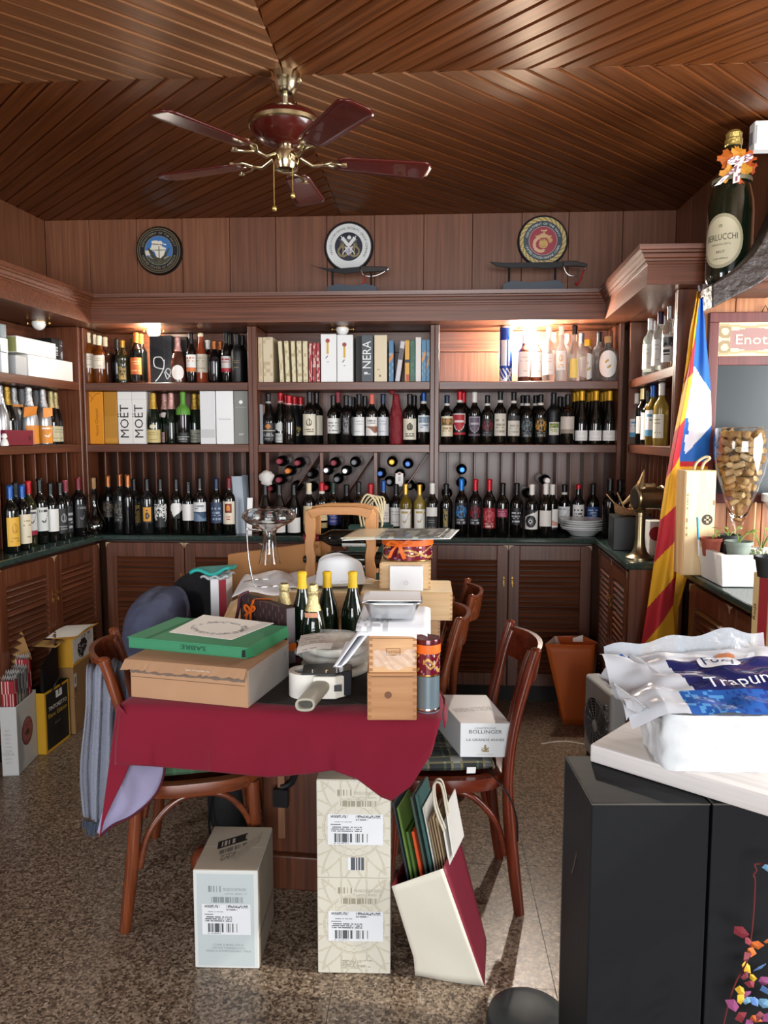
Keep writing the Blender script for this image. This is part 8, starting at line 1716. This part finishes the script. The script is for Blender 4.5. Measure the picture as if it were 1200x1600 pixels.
leaning(707, 0, 1340, 1262, 695, 2.07, 2.19, .004, 'd0cdc6', 'white flap standing behind the twin corded bag')
# ---- orange paper bag
a, b_ = at(881, 1132, Z=.001), at(924, 1135, Z=.001); Yo = a.y
t = thing('paper_bag', 'open orange paper bag on the floor by the louvred doors', 'bag', (a.x, Yo, .001)); O = Vector((a.x, Yo, .001)); P = lambda x, y, Y: at(x, y, Y=Y) - O
f0, f1, g1, g0 = Vector((0, 0, 0)), b_ - Vector((a.x, a.y, .001)) , Vector((b_.x - a.x + .02, .14, 0)), Vector((.0, .16, 0)); f1.z = 0
T0, T1, U1, U0 = P(852, 1006, Yo - .03), P(929, 1008, Yo - .03), P(935, 1004, Yo + .10), P(866, 994, Yo + .16)
M_ORB = mat('b4551a', .55, bump=.12, bscale=9); M_IN = mat('cfcac4', .7); tm = P(910, 993, Yo + .18)
MB().grid(lambda u, v: f0 * (1 - u) * (1 - v) + f1 * u * (1 - v) + T1 * u * v + T0 * (1 - u) * v + Vector((0, -.012 * math.sin(u * 3.14) * math.sin(v * 3.0), 0)), 10, 10).build('front', M_ORB, t, smooth=50, solid=.0015)
MB().grid(lambda u, v: f1 * (1 - u) * (1 - v) + g1 * u * (1 - v) + U1 * u * v + T1 * (1 - u) * v, 4, 6).build('gusset', mat('9c4514', .55), t, solid=.0015); MB().grid(lambda u, v: f0 * (1 - u) * (1 - v) + g0 * u * (1 - v) + U0 * u * v + T0 * (1 - u) * v, 4, 6).build('gusset', M_ORB, t, solid=.0015)
MB().add([g0, g1, U1, tm, U0], [(0, 1, 2, 3, 4)]).build('back', M_ORB, t, solid=.0015); ins = lambda p: p + Vector((0, -.004, 0)); MB().add([ins(g0), ins(g1), ins(U1), ins(tm), ins(U0)], [(0, 1, 2, 3, 4)]).build('white_lining', M_IN, t)
sh = Vector((.004, 0, 0)); MB().add([f0 + sh, g0 + sh, U0 + sh, T0 + sh], [(0, 1, 2, 3)]).build('white_lining', M_IN, t); MB().add([f1 - sh, g1 - sh, U1 - sh, T1 - sh], [(0, 1, 2, 3)]).build('white_lining', M_IN, t)
MB().add([f0, f1, g1, g0], [(0, 1, 2, 3)]).build('bottom', M_ORB, t, solid=.0015)
MB().grid(lambda u, v: P(895 + 16 * u, 997 - 5 * v * u, Yo + .12) + Vector((0, 0, -.02 + .02 * v)), 5, 4).build('tissue', M_WHITE, t, solid=.001)
# ---- box fan, half hidden
p0 = at(917, 1166, Z=.001); Yf = p0.y
t = thing('box_fan', 'grey box fan standing on the floor behind the white plank', 'fan', (p0.x - .03, Yf - .06, .001), R(-80)); hf = at(925, 1052, Y=Yf - .06).z; wf_ = .31; hf = min(hf, .42)
MB().box(0, wf_, 0, .075, 0.012, hf).build('housing', mat('b9bdbf', .4), t, bevel=.015, seg=3); MB().box(.03, .07, .005, .07, 0, .013).box(wf_ - .07, wf_ - .03, .005, .07, 0, .013).build('foot', M_BLACK, t)
cxf, czf, rf = wf_ * .47, hf * .47, min(wf_, hf) * .42
MB().lathe([(0, 0), (rf, 0)], 40, T(cxf, -.0015, czf, 0, R(90))).build('dark_opening', mat('15171a', .6), t)
g = MB()
for k in range(9): 
    rr_ = rf * (.22 + .78 * k / 8); g.tube([(cxf + math.cos(2 * math.pi * i / 40) * rr_, -.006, czf + math.sin(2 * math.pi * i / 40) * rr_) for i in range(41)], .0016, 4)
for k in range(12): a_ = k * math.pi / 6; g.tube([(cxf + math.cos(a_) * rf * .2, -.006, czf + math.sin(a_) * rf * .2), (cxf + math.cos(a_ + .35) * rf * .6, -.008, czf + math.sin(a_ + .35) * rf * .6), (cxf + math.cos(a_ + .5) * rf, -.004, czf + math.sin(a_ + .5) * rf)], .0016, 4)
q_ = g.build('grille', mat('7a7e82', .4), t, smooth=60); MB().lathe([(0, .012), (rf * .2, .008), (rf * .22, 0)], 24, T(cxf, 0, czf, 0, R(90))).build('hub_cap', mat('b3b7ba', .4), t, smooth=40)
for x_, z_ in ((wf_ * .86, hf * .80), (wf_ * .88, hf * .66), (wf_ * .88, hf * .56)): MB().lathe([(0, .012), (.014, .012), (.016, 0)], 16, T(x_, 0, z_, 0, R(90))).build('knob', mat('55595d', .4), t, smooth=40)
MB().tube(smoothpoly([(.05, .08, .05), (-.03, .08, .004), (-.08, .02, .004), (-.12, -.06, .004), (-.10, -.18, .004)], 6), .0035, 6).build('cord', mat('cfc8b8', .5), t, smooth=60)
# ---- left: white carton of wrapped gifts, black and yellow bag, brown cartons, tool box
fr_ = at(30, 1212, Z=.001); bk = at(66, 1172, Z=.001); dirv = (bk - fr_); Lc_ = dirv.length * .76; rz = math.atan2(dirv.y, dirv.x) - R(90); ztop = at(23, 1105, Y=fr_.y).z
t = thing('open_carton', 'open white wine carton with round red seal at the left frame edge', 'box', (fr_.x, fr_.y, .001), rz); Wc = .072; Hc = ztop; M_WB = mat('b4b5b3', .6)
for x0, x1, y0, y1 in ((-Wc, 0, 0, .004), (-Wc, 0, Lc_ + .02, Lc_ + .024), (-.004, 0, .004, Lc_ + .02), (-Wc, -Wc + .004, .004, Lc_ + .02)): MB().box(x0, x1, y0, y1, 0, Hc if y1 < .01 or x1 < -.1 else Hc).build('panel', M_WB, t, bevel=.001, seg=1)
MB().box(-Wc, 0, 0, Lc_ + .024, 0, .004).build('bottom', M_WB, t)
def seal(u, v): 
    q_ = math.hypot(u - .5, v - .5) * 2; return '4f1a24' if q_ > .88 else ('7a3540' if hsh(round(u * 14), round(v * 14)) > .3 else '8f5a5e') if not (abs(u - .5) < .16 and abs(v - .46) < .09) else '2a1a1c'
MB().grid(lambda u, v: (.0008, Lc_ * .53 + math.cos(u * 6.28319) * v * Lc_ * .30, Hc * .52 + math.sin(u * 6.28319) * v * Lc_ * .30), 40, 12, lambda u, v: seal(.5 + .5 * v * math.cos(u * 6.28319), .5 + .5 * v * math.sin(u * 6.28319))).build('seal_print', printmat(.5), t)
for i, s_ in enumerate(('RO', 'VERA', 'SSO', 'DO', 'ICHE', 'IONE', 'VERA', 'IANO', 'ATO')): words(t, s_, (.014 if i != 6 else .022), (-.042, -.0008, Hc * (.64 - .058 * i)), '8c8e8e')
GG = 'wrapped gifts in the white carton'
for i in range(5):
    fn = (lambda u, v: 'c9b3ae' if math.sin(u * 26) * math.sin(v * 22) > .45 else '8e1726') if i in (0, 4) else (lambda u, v, i=i: '9a9c9c' if hsh(math.floor(u * 8), math.floor(v * 9), i) > .55 else '45494a')
    tg_ = thing('wrapped_gift', ('red patterned gift in crinkled film, front of white carton', 'first grey film wrapped gift behind the red one', 'second grey film wrapped gift in the white carton', 'third grey film wrapped gift in the white carton', 'red and white gift at the back of the white carton')[i], 'gift', (fr_.x, fr_.y, .006), rz, GG)
    y0 = .012 + i * .042; zt_ = Hc + .11 + (.05 if i == 4 else 0) + .012 * (i % 2)
    MB().grid(lambda u, v: (-.01 - .054 * (1 - u), y0, .01 + v * (zt_ - .01)), 14, 14, fn).grid(lambda u, v: (-.01, y0 + .036 * u, .01 + v * (zt_ - .01)), 5, 14, fn).grid(lambda u, v: (-.01 - .054 * (1 - u), y0 + .036 * v, zt_ + .006 * math.sin(u * 30 + v * 9 + i)), 20, 4, fn).build('paper', printmat(.3, 0, .4), tg_, smooth=30)
    MB().grid(lambda u, v: (-.006 - .059 * (1 - u), y0 - .001 + .038 * v, zt_ + .012 + .012 * math.sin(u * 41 + v * 15 + i * 2) * math.sin(v * 7 + u * 5)), 40, 8).build('film', film('dfe2e2', .42), tg_, smooth=40)
# black bag with yellow border
f0, f1 = at(73, 1179, Z=.001), at(110, 1150, Z=.001); zt_ = at(68, 1084, Y=f0.y).z; dv = f1 - f0; rz = math.atan2(dv.y, dv.x); Lb = dv.length
t = thing('paper_bag', 'black paper bag with yellow edges and panettone lettering, left', 'bag', (f0.x, f0.y, .001), rz); H = zt_; dB = .075; M_YE = mat('b78a1c', .5); M_BKB = mat('1a1a18', .5)
MB().hexa([Vector(p) for p in ((0, 0, 0), (Lb, 0, 0), (Lb, dB, 0), (0, dB, 0))], [Vector(p) for p in ((0, 0, H), (Lb, 0, H), (Lb, dB, H), (0, dB, H))], top=False).build('body', M_BKB, t, recalc=True); MB().box(-.0015, 0, 0, .045, 0, H).build('yellow_gusset', M_YE, t)
for x0, x1, z0, z1 in ((0, .012, 0, H), (Lb - .008, Lb, 0, H), (.012, Lb - .008, H - .012, H), (.012, Lb - .008, 0, .012)): MB().box(x0, x1, -.001, 0, z0, z1).build('yellow_edge', M_YE, t)
words(t, 'TINTORETTO', .028, (Lb * .52, -.0012, H * .66), 'd9d6cc', width=Lb * .74); words(t, 'Blanc Edition', .032, (Lb * .5, -.0012, H * .545), 'b9962c', width=Lb * .76); words(t, 'GRAN ITALIA', .010, (Lb * .48, -.0012, H * .40), '8a8880', width=Lb * .22); decal(t, Lb * .26, H * .12, lambda u, v: '2c2c2c' if abs(u - .5) < .12 and v > .3 else 'cfcfcb', 12, 10, (Lb * .58, -.0012, H * .87))
MB().lathe([(.0, 0), (Lb * .30, 0)], 30, T(Lb * .5, -.0006, H * .22, 0, R(90))).build('dark_emblem', mat('111110', .4), t)
MB().tube(smoothpoly([(Lb * .30, -.003, H * .97), (Lb * .34, -.02, H * 1.10), (Lb * .52, -.02, H * 1.14), (Lb * .66, -.003, H * .97)], 6), .004, 6).build('cord_handle', M_BLACK, t, smooth=60)
for i, (x0, x1, hh_, c, nm, lab) in enumerate(((.005, Lb * .66, .20, '0f0f10', 'folded_bag', 'black shiny bag standing in the yellow edged bag'), (Lb * .5, Lb * .8, .24, '5a3a2a', 'folded_bag', 'brown bag standing behind in the yellow edged bag'), (Lb * .72, Lb * .97, .24, '3a3432', 'folded_bag', 'dark grey bag at the right in the yellow edged bag'))):
    s_ = thing(nm, lab, 'bag', (f0.x, f0.y, .004), rz, 'bags inside the yellow edged bag'); MB().hexa([Vector(p) for p in ((x0, .006 + .022 * i, .0), (x1, .006 + .022 * i, 0), (x1, .024 + .022 * i, 0), (x0, .024 + .022 * i, 0))], [Vector(p) for p in ((x0 + .005, .006 + .022 * i, H + hh_ * .55), (x1, .006 + .022 * i, H + hh_), (x1, .02 + .022 * i, H + hh_), (x0 + .005, .02 + .022 * i, H + hh_ * .55))]).build('body', mat(c, .3 if i == 0 else .6), s_, recalc=True)
# brown cartons and the yellow tool box
f0, f1 = at(112, 1147, Z=.001) + Vector((.022, 0, 0)), at(138, 1122, Z=.001) + Vector((.022, 0, 0)); dv = f1 - f0; rz = math.atan2(dv.y, dv.x); Lk = max(dv.length + .02, .26); zA = at(112, 1090, Y=f0.y).z; zB2 = at(110, 1044, Y=f0.y).z
M_KB = mat('86643f', .8, var=.08, bscale=10); GK = 'brown cartons under the tool box'
for i, (z0, z1) in enumerate(((.001, zA), (zA + .001, zB2))):
    t = thing('carton', ('lower' if i == 0 else 'upper') + ' brown carton of the stack behind the black bag', 'box', (f0.x, f0.y, z0), rz, GK); H = z1 - z0; MB().box(0, Lk, 0, .08, 0, H).build('body', M_KB, t, bevel=.002)
    decal(t, .04, .03, lambda u, v: '2a2420', 1, 1, (Lk - .03, -.0008, H - .03)); decal(t, .016, .03, lambda u, v: '3a2c20' if abs(u - .5) < .3 else '86643f', 4, 4, (.03, -.0008, .035)); decal(t, .016, .03, lambda u, v: '3a2c20' if abs(u - .5) < .3 else '86643f', 4, 4, (Lk - .06, -.0008, .05))
    if i == 1: decal(t, .035, .07, lambda u, v: '4a4a48' if abs(u - .5) < .2 and .3 < v < .8 else 'c9c8c2', 6, 8, (.02, -.0009, H * .55))
    else: words(t, 'FRAGILE', .014, (Lk * .5, -.0008, H * .55), '6a4a30')
zt_ = at(113, 1000, Y=f0.y).z
t = thing('tool_box', 'yellow box with white side and black drill picture, left', 'box', (f0.x, f0.y, zB2 + .001), rz); H = zt_ - zB2
MB().box(0, Lk + .02, 0, .08, 0, H).build('body', mat('b8861c', .5), t, bevel=.002); MB().box(.004, Lk + .02, -.0008, 0, .016, H - .004).build('white_side', mat('c9cac6', .5), t)
def drill(u, v): return '17181a' if inpoly(u, v, [(.30, .12), (.48, .04), (.56, .22), (.72, .40), (.74, .62), (.62, .86), (.44, .92), (.36, .78), (.22, .74), (.20, .40)]) and hsh(round(u * 24), round(v * 24)) > .1 else 'b8881e' if v < .05 and u < .3 else '2a2c2e' if (v > .92 and u > .45 and hsh(math.floor(u * 14), 3) > .4) else '8c8e8c' if (.62 < v < .9 and u > .76 and abs((v * 26) % 1 - .5) < .2) else 'c9cac6'
decal(t, Lk - .02, H - .03, drill, 50, 40, (Lk * .52, -.0012, H * .52)); 
MB().grid(lambda u, v: (-.06 + (Lk + .09) * u - .03 * v, -.03 + .115 * v, H + .004 + .03 * v * (1 - u) + .012 * (1 - v)), 8, 6).build('yellow_flap', mat('b8861c', .5), t, solid=.002); MB().grid(lambda u, v: (.01 + Lk * .95 * u - .12 * v, -.022 + .105 * v, H + .016 + .022 * v + .008 * math.sin(u * 3)), 10, 6).build('white_flap', mat('cfd0cc', .5), t, solid=.002)
MB().grid(lambda u, v: (.08 + .10 * u - .04 * v, .01 + .04 * v, H + .0255 + .0066 * v), 6, 4).build('flap_print', mat('2a2b2c', .5), t)
sheet('brown cardboard flap standing behind the wrapped gifts', (at(12, 1040, Y=3.42), at(50, 1030, Y=3.50), at(34, 986, Y=3.52), at(2, 1010, Y=3.42)), .004, '9a7444', None, None, 'cardboard_flap', 'cardboard')
t = sheet('tan paper leaf beside the yellow tool box', (at(42, 1010, Y=3.60), at(88, 1012, Y=3.60), at(100, 1002, Y=3.68), at(60, 1000, Y=3.68)), .003, 'a8834c', None, None, 'cardboard_flap', 'cardboard')
# ---- right foreground: black cartons, plank, napkins
zb_ = .787; A, B, C_ = at(925, 1255, Z=zb_), at(877, 1180, Z=zb_), at(1110, 1255, Z=zb_)
M_BC = mat('0a0d12', .6, spec=.3, bump=.06, bscale=30); M_BT = mat('1a2022', .3)
dv = C_ - A; rz = math.atan2(dv.y, dv.x); wb, db = dv.length, (B - A).length
def blackbox(label, x0, w_):
    t = thing('black_carton', label, 'box', (A.x, A.y, 0), rz, 'tall black cartons under the white plank'); MB().box(x0, x0 + w_, 0, db, 0.001, zb_ - .001).build('body', M_BC, t, bevel=.003, seg=2)
    e = MB(); e.box(x0, x0 + w_, -.0008, .0012, zb_ - .004, zb_ - .001).box(x0 - .0008, x0 + .0012, 0, db, zb_ - .004, zb_ - .001).box(x0 - .0008, x0 + .001, db - .0015, db + .0005, .001, zb_ - .001).build('worn_edge', mat('4d4a44', .8), t); return t
t = blackbox('tall black carton at the left under the white plank', 0, wb); MB().tube([(-.0008, db * .45, .62), (-.0012, db * .55, .57), (-.0008, db * .62, .55)], .004, 5, flat=.1).build('scuff', mat('4a4036', .9), t)
blackbox('tall black carton at the right frame edge under the plank', wb + .006, wb * 1.1)
# plank on top
P1, P2 = at(921, 1190, Z=zb_), at(1200, 1277, Z=zb_); P1.z = P2.z = 0; dv = P2 - P1; rz2 = math.atan2(dv.y, dv.x); 
t = thing('plank', 'thick white painted plank resting on the black cartons', 'plank', (P1.x, P1.y, zb_), rz2); M_PL = wood('aea8a5', 'c6c0bd', 'x', .5, 40, bump=.08)
MB().box(0, .62, 0, .255, 0, .042).build('board', M_PL, t, bevel=.005)
zpl = zb_ + .042
# napkin pack: paper block, blue printed film
N0, N1 = at(1037, 1206, Z=zpl), at(1200, 1208, Z=zpl); dv = N1 - N0; rz3 = math.atan2(dv.y, dv.x)
t = thing('napkin_pack', 'open pack of white paper towels in blue printed film on plank', 'napkins', (N0.x, N0.y, zpl), rz3); LN, DN, HN = .34, .19, at(1037, 1118, Y=N0.y).z - zpl
def blk(u, v):
    a = u * 2 * math.pi; c, s_ = math.cos(a), math.sin(a); n = 9; q_ = (abs(c) ** n + abs(s_) ** n) ** (-1 / n); return LN / 2 + c * q_ * LN / 2, DN / 2 + s_ * q_ * DN / 2
mb = MB(); N = 96; K = 16; vs = []
for j in range(K + 1):
    z = HN * j / K; k = 1 - .02 * (abs(j / K - .5) * 2) ** 6
    for i in range(N):
        x, y = blk(i / N, 0); cr_ = .006 * mesh_noise((x * 26, y * 26, z * 40), 1) + .004 * mesh_noise((x * 70, y * 70, z * 30 + 3), 1); dx_, dy_ = (x - LN / 2), (y - DN / 2); r_ = math.hypot(dx_, dy_); sk = -.10 * (1 - 0) * 0
        vs.append((LN / 2 + dx_ * k + dx_ / r_ * cr_ - .045 * (y / DN) * 0, DN / 2 + dy_ * k + dy_ / r_ * cr_, z))
fs = [(j * N + i, j * N + (i + 1) % N, (j + 1) * N + (i + 1) % N, (j + 1) * N + i) for j in range(K) for i in range(N)] + [tuple(range(N))[::-1], tuple(K * N + i for i in range(N))]
mb.add(vs, fs).build('paper_block', mat('cfd2d4', .6, bump=.25, bscale=30), t, smooth=60)
# loose film: white in front, clear at the open left end, printed panel on top
def filmtop(u, v):
    x = -.07 + (LN + .07) * u; y = -.002 + (DN + .09) * v; z = HN + .006 + (.062 * v + .012 * math.sin(v * 3)) * (.55 + .5 * u) + .008 * mesh_noise((u * 7, v * 7, 2), 1) + (.02 * max(0, .25 - u) * 4 * math.sin(v * 9)) - .035 * max(0, .18 - u) / .18 * (1 - v)
    return (x, y, z)
def pcol(u, v):
    if v < .26 + .04 * math.sin(u * 3) and u > .30: return '1c56a0' if hsh(round(u * 60), round(v * 30)) > .32 else ('4f93cc' if u < .55 else '173f86')
    if u > .34 + .5 * max(0, .8 - v) * .2 and v < .80 and v > .26: return '12235a'
    return 'c4c8ce'
MB().grid(filmtop, 90, 60, pcol).build('printed_film', printmat(.16, 0, .6), t, smooth=60)
MB().grid(lambda u, v: (-.075 + .16 * u, .02 + .24 * v, HN - .02 + .05 * v + .025 * math.sin(u * 7 + v * 5) + .006 * math.sin(u * 31 + v * 17)), 40, 30, lambda u, v: '1f5aa6' if .15 < u < .45 and v > .55 and hsh(round(u * 30), round(v * 30)) > .2 else 'c9cdd2').build('crumpled_film', printmat(.14, 0, .6), t, smooth=60)
MB().grid(lambda u, v: (-.055 + .40 * u, .275 + .03 * u + .02 * v, HN + .02 + .085 * v * (1 - .6 * abs(u - .8)) + .006 * math.sin(u * 19)), 40, 10).build('clear_film', film('dfe6ee', .45), t, smooth=60)
def surf_text(s, size, u0, v0, width, col, name, slant=0.0, dz=.003):
    v_, f_, w_ = text_data(s); k = width / w_; mb = MB(); out = []
    for x, y, _ in v_:
        u = u0 + x * k / (LN + .07); v = v0 + (y * size + x * k * slant) / (DN + .09); p = Vector(filmtop(u, v)); a = Vector(filmtop(u + .01, v)) - p; b2 = Vector(filmtop(u, v + .01)) - p; out.append(p + a.cross(b2).normalized() * dz)
    return mb.add(out, f_).build(name, mat(col, .3), t)
def surf_patch(u0, v0, ru, rv, col, name, dz=.0018):
    mb = MB()
    def f_(a, r_):
        u = u0 + math.copysign(abs(math.cos(a * 6.28319)) ** .6, math.cos(a * 6.28319)) * ru * r_; v = v0 + math.copysign(abs(math.sin(a * 6.28319)) ** .7, math.sin(a * 6.28319)) * rv * r_; p = Vector(filmtop(u, v)); A_ = Vector(filmtop(u + .01, v)) - p; B_ = Vector(filmtop(u, v + .01)) - p; return p + A_.cross(B_).normalized() * dz
    return mb.grid(f_, 40, 6).build(name, mat(col, .3), t)
surf_patch(.63, .74, .115, .10, 'e6e8ec', 'badge'); surf_patch(.70, .86, .05, .05, 'c9825a', 'badge_face', .0014)
surf_text('Foxy', .052, .63, .70, .072, '14255c', 'lettering', .0); surf_text('Trapunto', .055, .70, .36, .19, 'e4e7ec', 'lettering', .12)
# ---- garland of paper leaves with a thin red cord before the right carton
Yg = A.y - .03
q0 = at(1178, 1352, Y=Yg); t = thing('leaf_garland', 'hanging garland of coloured felt leaves on dark red cord', 'garland', q0); O = Vector(q0); G = lambda x, y, dy=0: at(x, y, Y=Yg + dy) - O
MB().tube(smoothpoly([G(1235, 1352), G(1200, 1351), G(1180, 1350), G(1182, 1360), G(1177, 1368), G(1180, 1376), G(1178, 1420), G(1174, 1462), G(1168, 1500), G(1152, 1530), G(1140, 1562), G(1130, 1605), G(1120, 1660)], 4), .0016, 5).build('cord', mat('5f1c1c', .7), t, smooth=60)
rr = random.Random(5); CO = ('74202c', 'b4581c', 'c49a24', '4a6c9e', '8e4470', '6490ae', '66202a', 'ac6428')
lv = [(1157, 1456, 11, 0), (1168, 1470, 9, 0), (1182, 1476, 10, 1), (1172, 1486, 10, 1), (1166, 1497, 11, 6), (1166, 1512, 10, 2), (1164, 1524, 10, 6), (1176, 1527, 7, 2), (1187, 1510, 12, 3), (1193, 1532, 11, 4), (1157, 1547, 8, 2), (1166, 1552, 9, 4), (1158, 1561, 9, 2), (1168, 1564, 10, 5), (1145, 1571, 13, 4), (1178, 1563, 9, 3), (1192, 1567, 12, 5), (1160, 1587, 15, 0), (1180, 1592, 10, 1), (1170, 1598, 9, 4), (1200, 1356, 9, 5), (1199, 1470, 8, 1), (1187, 1588, 9, 6), (1172, 1538, 8, 0), (1198, 1548, 9, 3), (1200, 1590, 10, 4)]
for i, (x, y, s_, c) in enumerate(lv):
    r_ = s_ * Yg / 1200; n = 5; ph = rr.uniform(0, 6); pts = []
    for k in range(n):
        a_ = 2 * math.pi * k / n + ph; q_ = r_ * rr.uniform(.62, 1.2); pts.append((math.cos(a_) * q_, rr.uniform(-.004, .004), math.sin(a_) * q_ * .85))
    MB().add([(0, -.004, 0)] + pts, [(0, k + 1, (k + 1) % n + 1) for k in range(n)]).build('leaf', mat(CO[c], .8), t, loc=G(x, y, rr.uniform(-.02, .015)), rot=(rr.uniform(-.5, .5), 0, rr.uniform(-.6, .6)), solid=.0012)
# ---- round dark floor base beside the black carton
t = thing('round_base', 'dark grey round floor base beside the tall black carton', 'base', (.265, 1.885, .0)); MB().lathe([(0, 0), (.103, 0), (.105, .006), (.10, .03), (.08, .045), (.05, .052), (0, .054)], 48).build('disc', mat('2a2e2f', .5), t, smooth=40); MB().lathe([(.104, .006), (.107, .01), (.104, .014)], 48).build('rim', mat('1b1d1e', .5), t, smooth=40)
# ---- dark bags under the table
for x, y, rx_, ry_, h_, lab, sd in ((-.745, 2.765, .09, .08, .29, 'black rucksack lying in shade under the table', 1),):
    t = thing('black_bag', lab, 'bag', (x, y, 0), 0, 'dark bags under the table'); m_ = MB(); N, K = 28, 14
    vs = [(math.cos(2 * math.pi * i / N) * rx_ * (math.sin(math.pi * min(max(j / K, .02), .99)) ** .45) * (1 + .10 * mesh_noise((math.cos(2 * math.pi * i / N) * 2, math.sin(2 * math.pi * i / N) * 2, j * .35 + sd), 1)), math.sin(2 * math.pi * i / N) * ry_ * (math.sin(math.pi * min(max(j / K, .02), .99)) ** .45), h_ * j / K) for j in range(K + 1) for i in range(N)]
    m_.add(vs, [(j * N + i, j * N + (i + 1) % N, (j + 1) * N + (i + 1) % N, (j + 1) * N + i) for j in range(K) for i in range(N)]).build('body', mat('0c0d10', .8, bump=.6, bscale=20), t, smooth=60)
    if h_ > .2: MB().tube(smoothpoly([(-.05, -.06, .22), (-.06, -.09, .12), (-.04, -.10, .03), (.03, -.09, .012)], 5), .009, 7, flat=.4).build('strap', mat('131418', .8), t, smooth=60)
